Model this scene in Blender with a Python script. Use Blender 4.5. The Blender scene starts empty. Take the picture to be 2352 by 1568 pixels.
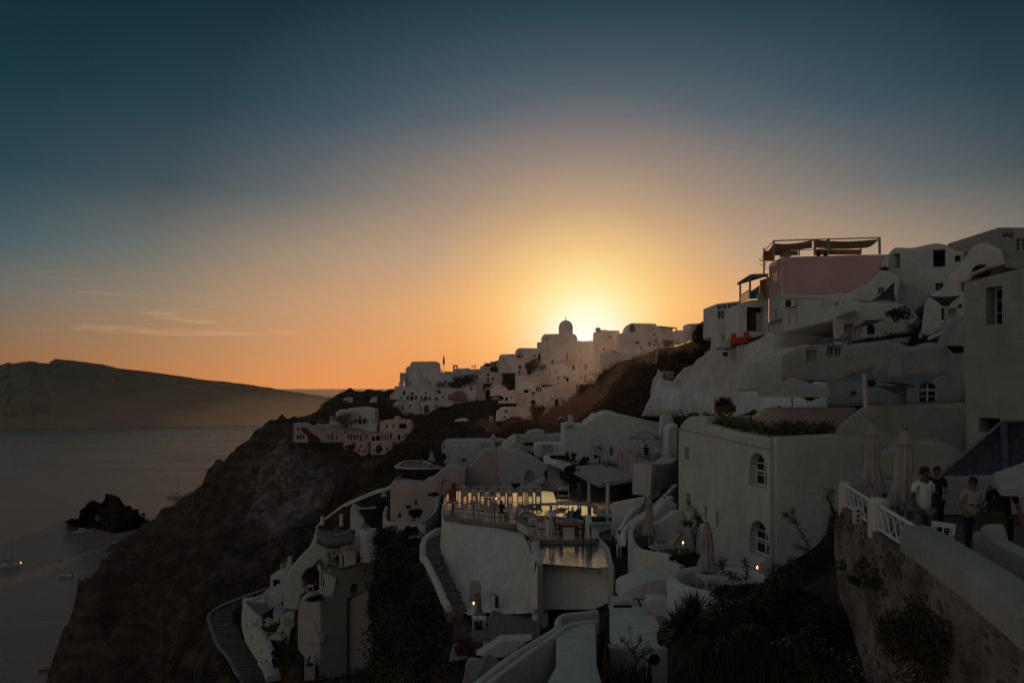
import bpy, bmesh, math, random
import numpy as np
from mathutils import Vector, Matrix, noise
from mathutils.geometry import tessellate_polygon, delaunay_2d_cdt
from mathutils.bvhtree import BVHTree
random.seed(7)
R = math.radians
PI = math.pi
SC = bpy.context.scene
COL = SC.collection
# ---------------------------------------------------------------- survey of the place
# Bearings and depression angles were read off the photograph; a bearing (u,v) plus a
# depth along the view axis gives the world position at which each thing is built.
F, U0, V0, H = 1829.0, 1176.0, 891.0, 100.0
def pt(u, v, Y): return Vector(((u-U0)*Y/F, Y, H+(V0-v)*Y/F))
def yz(v, z): return F*(H-z)/(v-V0)          # depth at which a level plane z is seen under v
def px(n, Y): return n*Y/F                    # size in metres
def zm(x0, y0, w):
    s = w/2352.0*0.60917
    return lambda x, y: (x0*0.60917+x*s, y0*0.60917+y*s)
Z1, Z2, Z3, Z4 = zm(0,1100,1300), zm(0,1750,1236), zm(1050,1150,900), zm(1800,1150,900)
Z5, Z6, Z7, Z8 = zm(2600,850,661), zm(3161,830,700), zm(2400,1250,750), zm(3061,1200,800)
Z9, Z10, Z11, Z12 = zm(1400,1600,600), zm(1900,1550,700), zm(1600,1800,750), zm(2300,1700,900)
Z13, Z14, Z15, Z16 = zm(3061,1500,800), zm(2961,1974,900), zm(1700,2041,800), zm(2300,2041,800)
Z17, Z18 = zm(750,1900,700), zm(750,2107,700)

# ---------------------------------------------------------------- materials
MAT = {}
def newmat(name):
    m = bpy.data.materials.new(name); m.use_nodes = True
    nt = m.node_tree; b = nt.nodes['Principled BSDF']
    MAT[name] = m
    return m, nt, b
def noise_mat(name, c1, c2, scale=1.0, rough=0.85, bump=0.0, bscale=None, spec=0.3, detail=6.0, stretch=None, lo=0.35, hi=0.65, c3=None, s3=1.0, metal=0.0):
    m, nt, b = newmat(name)
    g = nt.nodes.new('ShaderNodeNewGeometry')
    src = g.outputs['Position']
    if stretch:
        mp = nt.nodes.new('ShaderNodeMapping'); mp.inputs['Scale'].default_value = stretch
        nt.links.new(src, mp.inputs['Vector']); src = mp.outputs['Vector']
    n = nt.nodes.new('ShaderNodeTexNoise'); n.inputs['Scale'].default_value = scale; n.inputs['Detail'].default_value = detail
    n.inputs['Roughness'].default_value = 0.6
    nt.links.new(src, n.inputs['Vector'])
    r = nt.nodes.new('ShaderNodeValToRGB'); r.color_ramp.elements[0].position = lo; r.color_ramp.elements[1].position = hi
    r.color_ramp.elements[0].color = (*c1, 1); r.color_ramp.elements[1].color = (*c2, 1)
    nt.links.new(n.outputs['Fac'], r.inputs['Fac'])
    out = r.outputs['Color']
    if c3:
        n3 = nt.nodes.new('ShaderNodeTexNoise'); n3.inputs['Scale'].default_value = s3; n3.inputs['Detail'].default_value = 8
        nt.links.new(src, n3.inputs['Vector'])
        r3 = nt.nodes.new('ShaderNodeValToRGB'); r3.color_ramp.elements[0].position = 0.48; r3.color_ramp.elements[1].position = 0.6
        nt.links.new(n3.outputs['Fac'], r3.inputs['Fac'])
        mx = nt.nodes.new('ShaderNodeMixRGB'); mx.inputs['Color2'].default_value = (*c3, 1)
        nt.links.new(r3.outputs['Color'], mx.inputs['Fac']); nt.links.new(out, mx.inputs['Color1'])
        out = mx.outputs['Color']
    nt.links.new(out, b.inputs['Base Color'])
    b.inputs['Roughness'].default_value = rough
    b.inputs['Specular IOR Level'].default_value = spec
    b.inputs['Metallic'].default_value = metal
    if bump:
        nb = nt.nodes.new('ShaderNodeTexNoise'); nb.inputs['Scale'].default_value = bscale or scale*6; nb.inputs['Detail'].default_value = 5
        nt.links.new(src, nb.inputs['Vector'])
        bp = nt.nodes.new('ShaderNodeBump'); bp.inputs['Strength'].default_value = bump; bp.inputs['Distance'].default_value = 0.1
        nt.links.new(nb.outputs['Fac'], bp.inputs['Height']); nt.links.new(bp.outputs['Normal'], b.inputs['Normal'])
    return m
def flat_mat(name, c, rough=0.6, spec=0.4, metal=0.0):
    k = [max(0, x*0.82) for x in c]
    return noise_mat(name, k, c, scale=9.0, rough=rough, spec=spec, metal=metal, detail=3)

# limewash tones: the lower ones put the view's edge darkening into the colour
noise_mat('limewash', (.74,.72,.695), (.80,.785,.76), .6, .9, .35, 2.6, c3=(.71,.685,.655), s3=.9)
noise_mat('limewash_dim', (.55,.54,.515), (.60,.59,.565), .55, .92, .4, 2.2, c3=(.525,.515,.49), s3=.8)
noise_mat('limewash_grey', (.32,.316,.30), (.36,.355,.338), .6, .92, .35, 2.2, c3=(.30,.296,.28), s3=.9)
noise_mat('limewash_far', (.62,.585,.565), (.78,.74,.71), .12, .95, 0, c3=(.56,.51,.49), s3=.25)
noise_mat('limewash_rock', (.66,.63,.605), (.78,.75,.73), .25, .95, .9, .9, c3=(.62,.59,.565), s3=.5)
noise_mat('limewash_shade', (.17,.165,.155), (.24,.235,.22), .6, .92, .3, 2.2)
noise_mat('pink_wash', (.50,.30,.30), (.58,.35,.35), .4, .9, .2, 2)
noise_mat('rose_wash', (.48,.39,.38), (.60,.50,.48), .3, .92, .2, 2)
noise_mat('rose_far', (.44,.34,.315), (.60,.47,.44), .2, .95)
noise_mat('tan_wash', (.33,.30,.275), (.39,.355,.33), .3, .9, .2, 2)
noise_mat('maroon_wash', (.16,.045,.04), (.22,.06,.05), .5, .85)
noise_mat('dark_bank', (.05,.03,.025), (.085,.05,.042), .5, .95)
noise_mat('red_door', (.30,.03,.02), (.36,.04,.025), 3, .6)
noise_mat('weathered_plaster', (.13,.115,.11), (.34,.31,.29), .8, .95, .6, 3, c3=(.045,.037,.03), s3=1.1)
noise_mat('scraped_wall', (.22,.16,.16), (.45,.37,.36), 1.2, .95, .4, 4, stretch=(1,1,.35))
noise_mat('pavement', (.075,.07,.068), (.15,.14,.135), 1.2, .6, .2, 5)
noise_mat('cobble', (.05,.045,.04), (.11,.10,.09), 1.1, .8, .5, 4)
noise_mat('step_slab', (.10,.09,.085), (.18,.165,.155), 2, .7)
noise_mat('wood', (.055,.03,.018), (.12,.065,.035), 6, .6, stretch=(1,6,1))
noise_mat('grey_wood', (.13,.12,.11), (.22,.20,.185), 4, .8, stretch=(1,5,1))
noise_mat('bleached_wood', (.30,.29,.27), (.46,.44,.41), 3, .85, stretch=(1,5,1))
noise_mat('cane', (.11,.10,.085), (.24,.22,.19), 5, .9, .4, 12, stretch=(3,.4,1))
noise_mat('white_paint', (.55,.55,.54), (.66,.66,.65), 4, .5)
noise_mat('grey_paint', (.22,.24,.25), (.28,.30,.31), 4, .5)
noise_mat('canvas', (.46,.445,.425), (.58,.56,.53), 3, .9)
noise_mat('beige_canvas', (.27,.235,.22), (.38,.33,.31), 3, .95)
noise_mat('grey_canvas', (.14,.14,.135), (.21,.21,.20), 3, .95)
noise_mat('dark_canvas', (.035,.036,.035), (.055,.056,.054), 3, .9)
noise_mat('brown_canvas', (.30,.17,.10), (.40,.23,.135), 2, .95)
def weather(name, k=.055):
    nt = MAT[name].node_tree; b = nt.nodes['Principled BSDF']; g = nt.nodes.new('ShaderNodeNewGeometry'); src = b.inputs['Base Color'].links[0].from_socket
    for st, sc, lo, hi, amt in (((1,1,.35),1.7,.42,.70,k),((1,1,1),.35,.35,.65,k*.8)):
        mp = nt.nodes.new('ShaderNodeMapping'); mp.inputs['Scale'].default_value = st; nt.links.new(g.outputs['Position'], mp.inputs['Vector'])
        n = nt.nodes.new('ShaderNodeTexNoise'); n.inputs['Scale'].default_value = sc; n.inputs['Detail'].default_value = 9; n.inputs['Roughness'].default_value = .65; nt.links.new(mp.outputs['Vector'], n.inputs['Vector'])
        r = nt.nodes.new('ShaderNodeValToRGB'); r.color_ramp.elements[0].position = lo; r.color_ramp.elements[1].position = hi; r.color_ramp.elements[1].color = (1-amt*1.6,1-amt*1.75,1-amt*1.9,1); r.color_ramp.elements[0].color = (1,1,1,1)
        nt.links.new(n.outputs['Fac'], r.inputs['Fac']); m = nt.nodes.new('ShaderNodeMixRGB'); m.blend_type = 'MULTIPLY'; m.inputs['Fac'].default_value = 1; nt.links.new(src, m.inputs['Color1']); nt.links.new(r.outputs['Color'], m.inputs['Color2']); src = m.outputs['Color']
    v = nt.nodes.new('ShaderNodeTexVoronoi'); v.feature = 'DISTANCE_TO_EDGE'; v.inputs['Scale'].default_value = .5; nz = nt.nodes.new('ShaderNodeTexNoise'); nz.inputs['Scale'].default_value = 1.6; nz.inputs['Detail'].default_value = 5
    ad = nt.nodes.new('ShaderNodeMixRGB'); ad.blend_type = 'ADD'; ad.inputs['Fac'].default_value = 1.0; nt.links.new(g.outputs['Position'], nz.inputs['Vector']); nt.links.new(g.outputs['Position'], ad.inputs['Color1']); nt.links.new(nz.outputs['Color'], ad.inputs['Color2']); nt.links.new(ad.outputs['Color'], v.inputs['Vector'])
    r = nt.nodes.new('ShaderNodeValToRGB'); r.color_ramp.elements[0].color = (.72,.70,.68,1); r.color_ramp.elements[1].color = (1,1,1,1); r.color_ramp.elements[1].position = .012; nt.links.new(v.outputs['Distance'], r.inputs['Fac'])
    m = nt.nodes.new('ShaderNodeMixRGB'); m.blend_type = 'MULTIPLY'; m.inputs['Fac'].default_value = .7; nt.links.new(src, m.inputs['Color1']); nt.links.new(r.outputs['Color'], m.inputs['Color2']); nt.links.new(m.outputs['Color'], b.inputs['Base Color'])
for q in ('limewash','limewash_dim','limewash_grey','rose_wash'): weather(q)
weather('limewash_rock', .05)
def translucent(name, k=.5):
    nt = MAT[name].node_tree; b = nt.nodes['Principled BSDF']; o = nt.nodes['Material Output']; t = nt.nodes.new('ShaderNodeBsdfTranslucent')
    l = b.inputs['Base Color'].links[0].from_socket; nt.links.new(l, t.inputs['Color']); m = nt.nodes.new('ShaderNodeMixShader'); m.inputs[0].default_value = k
    nt.links.new(b.outputs[0], m.inputs[1]); nt.links.new(t.outputs[0], m.inputs[2]); nt.links.new(m.outputs[0], o.inputs['Surface'])
translucent('brown_canvas'); translucent('canvas', .3)
noise_mat('orange_cloth', (.50,.055,.012), (.62,.08,.018), 2, .9)
noise_mat('red_cloth', (.25,.012,.018), (.36,.02,.025), 6, .85)
noise_mat('dark_metal', (.02,.02,.02), (.04,.04,.04), 4, .45, metal=.6)
noise_mat('pale_metal', (.30,.30,.30), (.42,.42,.42), 4, .35, metal=.7)
noise_mat('ceramic', (.62,.61,.59), (.78,.77,.75), 5, .3, spec=.6)
noise_mat('terracotta', (.22,.075,.04), (.30,.11,.06), 5, .8)
noise_mat('skin', (.22,.12,.085), (.28,.16,.115), 20, .6)
noise_mat('skin_dark', (.085,.045,.03), (.12,.065,.042), 20, .6)
noise_mat('hair', (.008,.006,.005), (.02,.014,.011), 30, .5)
noise_mat('white_cloth', (.52,.53,.54), (.66,.67,.68), 6, .9)
noise_mat('black_cloth', (.008,.008,.009), (.016,.016,.017), 8, .9)
noise_mat('denim', (.02,.027,.045), (.04,.05,.075), 12, .9)
noise_mat('blue_cloth', (.10,.14,.20), (.16,.20,.27), 8, .9)
noise_mat('bag_leather', (.035,.037,.026), (.065,.065,.05), 8, .6)
noise_mat('foliage', (.016,.021,.010), (.075,.085,.036), 1.6, .85)
noise_mat('foliage_dry', (.028,.021,.013), (.085,.060,.033), .5, .95)
noise_mat('foliage_light', (.05,.06,.012), (.11,.115,.03), 3, .8)
noise_mat('foliage_reed', (.010,.016,.005), (.028,.036,.012), 2, .8)
noise_mat('agave', (.02,.028,.014), (.05,.062,.032), 1.5, .6)
noise_mat('bark', (.03,.022,.016), (.06,.045,.035), 6, .95)
noise_mat('flower_red', (.10,.008,.012), (.18,.018,.025), 20, .8)
noise_mat('flower_pale', (.34,.28,.22), (.45,.36,.26), 20, .8)
noise_mat('boat_hull', (.52,.51,.50), (.64,.62,.60), 2, .35)
noise_mat('boat_dark', (.03,.03,.034), (.06,.06,.065), 2, .4)
noise_mat('boat_orange', (.30,.09,.02), (.40,.12,.03), 2, .5)
noise_mat('blue_paint', (.03,.05,.11), (.05,.075,.15), 3, .5)
noise_mat('teal_tile', (.012,.06,.075), (.02,.085,.10), 3, .4)
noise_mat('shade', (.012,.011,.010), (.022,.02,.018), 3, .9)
noise_mat('far_shutter', (.055,.04,.032), (.09,.065,.055), 1, .8)
noise_mat('tin', (.12,.12,.125), (.2,.2,.2), 3, .4, metal=.5)

def painted_haze(name, k=1.0, rad=105, c=(30,262,112)):
    """emission painted onto surfaces to imitate hazy air, strongest toward the low sun"""
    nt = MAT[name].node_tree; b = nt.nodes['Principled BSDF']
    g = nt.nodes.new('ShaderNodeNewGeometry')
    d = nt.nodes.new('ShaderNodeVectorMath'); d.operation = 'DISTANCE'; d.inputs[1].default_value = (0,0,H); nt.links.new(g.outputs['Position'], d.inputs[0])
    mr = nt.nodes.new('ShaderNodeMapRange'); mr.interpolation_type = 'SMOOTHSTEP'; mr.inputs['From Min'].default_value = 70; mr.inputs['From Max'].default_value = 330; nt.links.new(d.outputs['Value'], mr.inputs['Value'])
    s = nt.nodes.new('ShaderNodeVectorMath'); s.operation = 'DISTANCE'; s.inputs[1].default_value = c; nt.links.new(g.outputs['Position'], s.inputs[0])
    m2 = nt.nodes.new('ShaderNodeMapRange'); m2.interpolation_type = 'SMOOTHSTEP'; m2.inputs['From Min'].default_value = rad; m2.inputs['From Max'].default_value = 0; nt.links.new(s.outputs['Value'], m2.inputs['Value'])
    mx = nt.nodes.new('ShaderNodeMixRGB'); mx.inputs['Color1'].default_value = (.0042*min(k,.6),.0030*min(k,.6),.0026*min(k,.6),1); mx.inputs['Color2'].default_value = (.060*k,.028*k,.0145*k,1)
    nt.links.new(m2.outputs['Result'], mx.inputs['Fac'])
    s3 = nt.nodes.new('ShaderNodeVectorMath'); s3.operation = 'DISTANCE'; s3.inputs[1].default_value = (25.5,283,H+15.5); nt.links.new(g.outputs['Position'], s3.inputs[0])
    m3 = nt.nodes.new('ShaderNodeMapRange'); m3.interpolation_type = 'SMOOTHERSTEP'; m3.inputs['From Min'].default_value = 27; m3.inputs['From Max'].default_value = 0; nt.links.new(s3.outputs['Value'], m3.inputs['Value'])  # sun glare painted as extra glow around the ridge gap
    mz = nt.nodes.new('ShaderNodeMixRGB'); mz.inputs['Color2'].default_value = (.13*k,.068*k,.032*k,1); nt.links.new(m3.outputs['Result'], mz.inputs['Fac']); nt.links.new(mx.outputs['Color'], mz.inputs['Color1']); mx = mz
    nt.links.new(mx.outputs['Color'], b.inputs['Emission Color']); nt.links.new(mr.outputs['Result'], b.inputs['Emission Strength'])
def glass_mat(name, c, rough=.08):
    m, nt, b = newmat(name)
    n = nt.nodes.new('ShaderNodeTexNoise'); n.inputs['Scale'].default_value = 1.5
    g = nt.nodes.new('ShaderNodeNewGeometry'); nt.links.new(g.outputs['Position'], n.inputs['Vector'])
    r = nt.nodes.new('ShaderNodeValToRGB'); r.color_ramp.elements[0].color = (*[x*.5 for x in c],1); r.color_ramp.elements[1].color = (*c,1)
    nt.links.new(n.outputs['Fac'], r.inputs['Fac']); nt.links.new(r.outputs['Color'], b.inputs['Base Color'])
    b.inputs['Roughness'].default_value = rough; b.inputs['Specular IOR Level'].default_value = .5
    return m
glass_mat('window_glass', (.012,.013,.014))
glass_mat('tint_glass', (.05,.075,.06), .15)
glass_mat('curtain', (.10,.095,.085), .6)
def emit_mat(name, c, s):
    m, nt, b = newmat(name)
    b.inputs['Base Color'].default_value = (*c,1)
    b.inputs['Emission Color'].default_value = (*c,1); b.inputs['Emission Strength'].default_value = s
    return m
emit_mat('candle_flame', (1,.42,.16), 5)
emit_mat('boat_light', (1,.30,.10), 6)
emit_mat('boat_light_dim', (1,.35,.12), .5)

def stone_mat(name, s1, s2, mortar, scale, stretch=None, bump=.7, lo=.02, hi=.09, patch=None, w=.6):
    m, nt, b = newmat(name)
    g = nt.nodes.new('ShaderNodeNewGeometry'); src = g.outputs['Position']
    if stretch:
        mp = nt.nodes.new('ShaderNodeMapping'); mp.inputs['Scale'].default_value = stretch
        nt.links.new(src, mp.inputs['Vector']); src = mp.outputs['Vector']
    nz = nt.nodes.new('ShaderNodeTexNoise'); nz.inputs['Scale'].default_value = scale*.9
    nt.links.new(src, nz.inputs['Vector'])
    ad = nt.nodes.new('ShaderNodeMixRGB'); ad.blend_type = 'ADD'; ad.inputs['Fac'].default_value = w/scale
    nt.links.new(src, ad.inputs['Color1']); nt.links.new(nz.outputs['Color'], ad.inputs['Color2'])
    v = nt.nodes.new('ShaderNodeTexVoronoi'); v.feature = 'DISTANCE_TO_EDGE'; v.inputs['Scale'].default_value = scale
    v2 = nt.nodes.new('ShaderNodeTexVoronoi'); v2.inputs['Scale'].default_value = scale
    for q in (v, v2): nt.links.new(ad.outputs['Color'], q.inputs['Vector'])
    r = nt.nodes.new('ShaderNodeValToRGB'); r.color_ramp.elements[0].position = lo; r.color_ramp.elements[1].position = hi
    nt.links.new(v.outputs['Distance'], r.inputs['Fac'])
    rc = nt.nodes.new('ShaderNodeValToRGB'); rc.color_ramp.elements[0].color = (*s1,1); rc.color_ramp.elements[1].color = (*s2,1)
    nt.links.new(v2.outputs['Color'], rc.inputs['Fac'])
    mx = nt.nodes.new('ShaderNodeMixRGB'); mx.inputs['Color1'].default_value = (*mortar,1)
    nt.links.new(r.outputs['Color'], mx.inputs['Fac']); nt.links.new(rc.outputs['Color'], mx.inputs['Color2'])
    out = mx.outputs['Color']
    if patch:
        pn = nt.nodes.new('ShaderNodeTexNoise'); pn.inputs['Scale'].default_value = .55; pn.inputs['Detail'].default_value = 9; pn.inputs['Roughness'].default_value = .65
        nt.links.new(g.outputs['Position'], pn.inputs['Vector'])
        pr = nt.nodes.new('ShaderNodeValToRGB'); pr.color_ramp.elements[0].position = .46; pr.color_ramp.elements[1].position = .54
        nt.links.new(pn.outputs['Fac'], pr.inputs['Fac'])
        pm = nt.nodes.new('ShaderNodeMixRGB'); pm.inputs['Color2'].default_value = (*patch,1)
        nt.links.new(pr.outputs['Color'], pm.inputs['Fac']); nt.links.new(out, pm.inputs['Color1']); out = pm.outputs['Color']
    # damp streaks and soot
    sn = nt.nodes.new('ShaderNodeTexNoise'); sn.inputs['Scale'].default_value = 1.3; sn.inputs['Detail'].default_value = 10
    sm_ = nt.nodes.new('ShaderNodeMapping'); sm_.inputs['Scale'].default_value = (.45,.45,.8)
    nt.links.new(g.outputs['Position'], sm_.inputs['Vector']); nt.links.new(sm_.outputs['Vector'], sn.inputs['Vector'])
    sr = nt.nodes.new('ShaderNodeValToRGB'); sr.color_ramp.elements[0].position = .38; sr.color_ramp.elements[1].position = .62
    sr.color_ramp.elements[0].color = (.14,.125,.12,1); sr.color_ramp.elements[1].color = (1,1,1,1)
    nt.links.new(sn.outputs['Fac'], sr.inputs['Fac'])
    mu = nt.nodes.new('ShaderNodeMixRGB'); mu.blend_type = 'MULTIPLY'; mu.inputs['Fac'].default_value = .85
    nt.links.new(out, mu.inputs['Color1']); nt.links.new(sr.outputs['Color'], mu.inputs['Color2'])
    nt.links.new(mu.outputs['Color'], b.inputs['Base Color']); b.inputs['Roughness'].default_value = .95
    bp = nt.nodes.new('ShaderNodeBump'); bp.inputs['Strength'].default_value = bump; bp.inputs['Distance'].default_value = .06
    nt.links.new(r.outputs['Color'], bp.inputs['Height']); nt.links.new(bp.outputs['Normal'], b.inputs['Normal'])
    return m
stone_mat('rubble_wall', (.04,.02,.017), (.15,.08,.065), (.27,.23,.21), 5.2, stretch=(.5,.5,1.1), lo=.17, hi=.27, patch=(.22,.19,.175), w=.7)
stone_mat('dark_stone', (.03,.024,.02), (.09,.075,.06), (.018,.015,.013), 3.2)
stone_mat('brown_stone', (.05,.028,.018), (.12,.07,.045), (.02,.013,.01), 1.0)

def terrain_mat():
    m, nt, b = newmat('hillside_ground')
    g = nt.nodes.new('ShaderNodeNewGeometry'); P = g.outputs['Position']
    def nz(s, d=8, r=.6, st=None):
        n = nt.nodes.new('ShaderNodeTexNoise'); n.inputs['Scale'].default_value = s; n.inputs['Detail'].default_value = d; n.inputs['Roughness'].default_value = r
        if st:
            mp = nt.nodes.new('ShaderNodeMapping'); mp.inputs['Scale'].default_value = st
            nt.links.new(P, mp.inputs['Vector']); nt.links.new(mp.outputs['Vector'], n.inputs['Vector'])
        else: nt.links.new(P, n.inputs['Vector'])
        return n.outputs['Fac']
    def ramp(fac, *st):
        r = nt.nodes.new('ShaderNodeValToRGB'); e = r.color_ramp.elements
        e[0].position, e[0].color = st[0][0], (*st[0][1],1); e[1].position, e[1].color = st[-1][0], (*st[-1][1],1)
        for p, c in st[1:-1]:
            q = e.new(p); q.color = (*c,1)
        nt.links.new(fac, r.inputs['Fac']); return r.outputs['Color']
    lava = ramp(nz(.12, 10, .7), (.32,(.02,.016,.014)), (.5,(.06,.044,.037)), (.68,(.12,.088,.072)))
    ash = ramp(nz(.16, 12, .7, (1,1,2.2)), (.36,(.045,.037,.033)), (.5,(.14,.115,.105)), (.7,(.30,.25,.225)))
    att = nt.nodes.new('ShaderNodeAttribute'); att.attribute_name = 'pumice'
    ad = nt.nodes.new('ShaderNodeMath'); ad.operation = 'ADD'; nt.links.new(att.outputs['Fac'], ad.inputs[0])
    n2 = nt.nodes.new('ShaderNodeMath'); n2.operation = 'SUBTRACT'; nt.links.new(nz(.09, 8), n2.inputs[0]); n2.inputs[1].default_value = .5
    nt.links.new(n2.outputs[0], ad.inputs[1])
    f = ramp(ad.outputs[0], (.42,(0,0,0)), (.58,(1,1,1)))
    # bedding of the lava flows
    wv = nt.nodes.new('ShaderNodeTexWave'); wv.bands_direction = 'Z'; wv.inputs['Scale'].default_value = .07; wv.inputs['Distortion'].default_value = 9; wv.inputs['Detail'].default_value = 6; wv.inputs['Detail Scale'].default_value = .6; nt.links.new(P, wv.inputs['Vector'])
    bd = ramp(wv.outputs['Fac'], (.25,(.45,.45,.45)), (.6,(1.1,1.08,1.05)))
    ml = nt.nodes.new('ShaderNodeMixRGB'); ml.blend_type = 'MULTIPLY'; ml.inputs['Fac'].default_value = .75; nt.links.new(lava, ml.inputs['Color1']); nt.links.new(bd, ml.inputs['Color2']); lava = ml.outputs['Color']
    mx = nt.nodes.new('ShaderNodeMixRGB'); nt.links.new(f, mx.inputs['Fac']); nt.links.new(lava, mx.inputs['Color1']); nt.links.new(ash, mx.inputs['Color2'])
    nt.links.new(mx.outputs['Color'], b.inputs['Base Color']); b.inputs['Roughness'].default_value = .97; b.inputs['Specular IOR Level'].default_value = .1
    bp = nt.nodes.new('ShaderNodeBump'); bp.inputs['Strength'].default_value = .8; bp.inputs['Distance'].default_value = 1.2
    nt.links.new(nz(.5, 10, .7), bp.inputs['Height']); nt.links.new(bp.outputs['Normal'], b.inputs['Normal'])
terrain_mat(); painted_haze('hillside_ground', 1.25, 78, (31,185,101))  # flare-like warm glow painted on the slope under the sun
for q in ('limewash_far','rose_far','tan_wash','brown_stone','far_shutter','maroon_wash'): painted_haze(q)
painted_haze('foliage_dry', 1.25, 78, (31,185,101)); painted_haze('limewash_rock', .5, 90, (31,185,101))

def water_mat(name, c, rough, s1, s2, strength, dist, stretch, spec=.5):
    m, nt, b = newmat(name)
    g = nt.nodes.new('ShaderNodeNewGeometry')
    mp = nt.nodes.new('ShaderNodeMapping'); mp.inputs['Scale'].default_value = stretch
    nt.links.new(g.outputs['Position'], mp.inputs['Vector'])
    a = nt.nodes.new('ShaderNodeTexNoise'); a.inputs['Scale'].default_value = s1; a.inputs['Detail'].default_value = 4
    c2 = nt.nodes.new('ShaderNodeTexNoise'); c2.inputs['Scale'].default_value = s2; c2.inputs['Detail'].default_value = 3
    for q in (a, c2): nt.links.new(mp.outputs['Vector'], q.inputs['Vector'])
    ad = nt.nodes.new('ShaderNodeMath'); ad.operation = 'ADD'
    nt.links.new(a.outputs['Fac'], ad.inputs[0]); nt.links.new(c2.outputs['Fac'], ad.inputs[1])
    bp = nt.nodes.new('ShaderNodeBump'); bp.inputs['Strength'].default_value = strength; bp.inputs['Distance'].default_value = dist
    nt.links.new(ad.outputs[0], bp.inputs['Height']); nt.links.new(bp.outputs['Normal'], b.inputs['Normal'])
    b.inputs['Base Color'].default_value = (*c,1); b.inputs['Roughness'].default_value = rough
    b.inputs['IOR'].default_value = 1.33; b.inputs['Specular IOR Level'].default_value = spec
    return m
water_mat('sea_water', (.265,.195,.165), .25, .22, .8, .9, 1.1, (.4,1,1), spec=.25)
def wind():
    nt = MAT['sea_water'].node_tree; b = nt.nodes['Principled BSDF']; g = nt.nodes.new('ShaderNodeNewGeometry'); mp = nt.nodes.new('ShaderNodeMapping'); mp.inputs['Scale'].default_value = (.35,1,1); mp.inputs['Rotation'].default_value = (0,0,R(8)); nt.links.new(g.outputs['Position'], mp.inputs['Vector'])
    n = nt.nodes.new('ShaderNodeTexNoise'); n.inputs['Scale'].default_value = .012; n.inputs['Detail'].default_value = 6; nt.links.new(mp.outputs['Vector'], n.inputs['Vector'])
    for sock, lo, hi in (('Roughness',.20,.32),('Specular IOR Level',.33,.22)):
        mr = nt.nodes.new('ShaderNodeMapRange'); mr.inputs['From Min'].default_value = .36; mr.inputs['From Max'].default_value = .64; mr.inputs['To Min'].default_value = lo; mr.inputs['To Max'].default_value = hi; nt.links.new(n.outputs['Fac'], mr.inputs['Value']); nt.links.new(mr.outputs['Result'], b.inputs[sock])
wind()
water_mat('pool_water', (.006,.035,.042), .03, .8, 2, .03, .02, (1,1,1), spec=1.0); MAT['pool_water'].node_tree.nodes['Principled BSDF'].inputs['IOR'].default_value = 2.4
water_mat('pool_ripple', (.008,.045,.052), .04, 2.2, 6, .5, .03, (.6,1.4,1), spec=1.0); MAT['pool_ripple'].node_tree.nodes['Principled BSDF'].inputs['IOR'].default_value = 2.2

def wet_floor():
    m, nt, b = newmat('polished_floor')
    g = nt.nodes.new('ShaderNodeNewGeometry')
    n = nt.nodes.new('ShaderNodeTexNoise'); n.inputs['Scale'].default_value = 1.3; n.inputs['Detail'].default_value = 7
    nt.links.new(g.outputs['Position'], n.inputs['Vector'])
    r = nt.nodes.new('ShaderNodeValToRGB'); r.color_ramp.elements[0].color = (.10,.085,.075,1); r.color_ramp.elements[1].color = (.26,.215,.19,1)
    r.color_ramp.elements[0].position = .3; r.color_ramp.elements[1].position = .7
    nt.links.new(n.outputs['Fac'], r.inputs['Fac']); nt.links.new(r.outputs['Color'], b.inputs['Base Color'])
    # the strip under the long table has just been hosed down, the rest is dry
    sx = nt.nodes.new('ShaderNodeSeparateXYZ'); nt.links.new(g.outputs['Position'], sx.inputs[0])
    ad = nt.nodes.new('ShaderNodeMath'); ad.operation = 'MULTIPLY_ADD'; ad.inputs[1].default_value = 7; nt.links.new(n.outputs['Fac'], ad.inputs[0]); nt.links.new(sx.outputs['Y'], ad.inputs[2])
    r2 = nt.nodes.new('ShaderNodeMapRange'); r2.inputs['From Min'].default_value = 62; r2.inputs['From Max'].default_value = 68.5; r2.inputs['To Min'].default_value = .42; r2.inputs['To Max'].default_value = .08
    nt.links.new(ad.outputs[0], r2.inputs['Value']); nt.links.new(r2.outputs['Result'], b.inputs['Roughness'])
    b.inputs['Specular IOR Level'].default_value = 1.0; b.inputs['IOR'].default_value = 1.42
    bp = nt.nodes.new('ShaderNodeBump'); bp.inputs['Strength'].default_value = .05; bp.inputs['Distance'].default_value = .02
    nt.links.new(n.outputs['Fac'], bp.inputs['Height']); nt.links.new(bp.outputs['Normal'], b.inputs['Normal'])
wet_floor()

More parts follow.
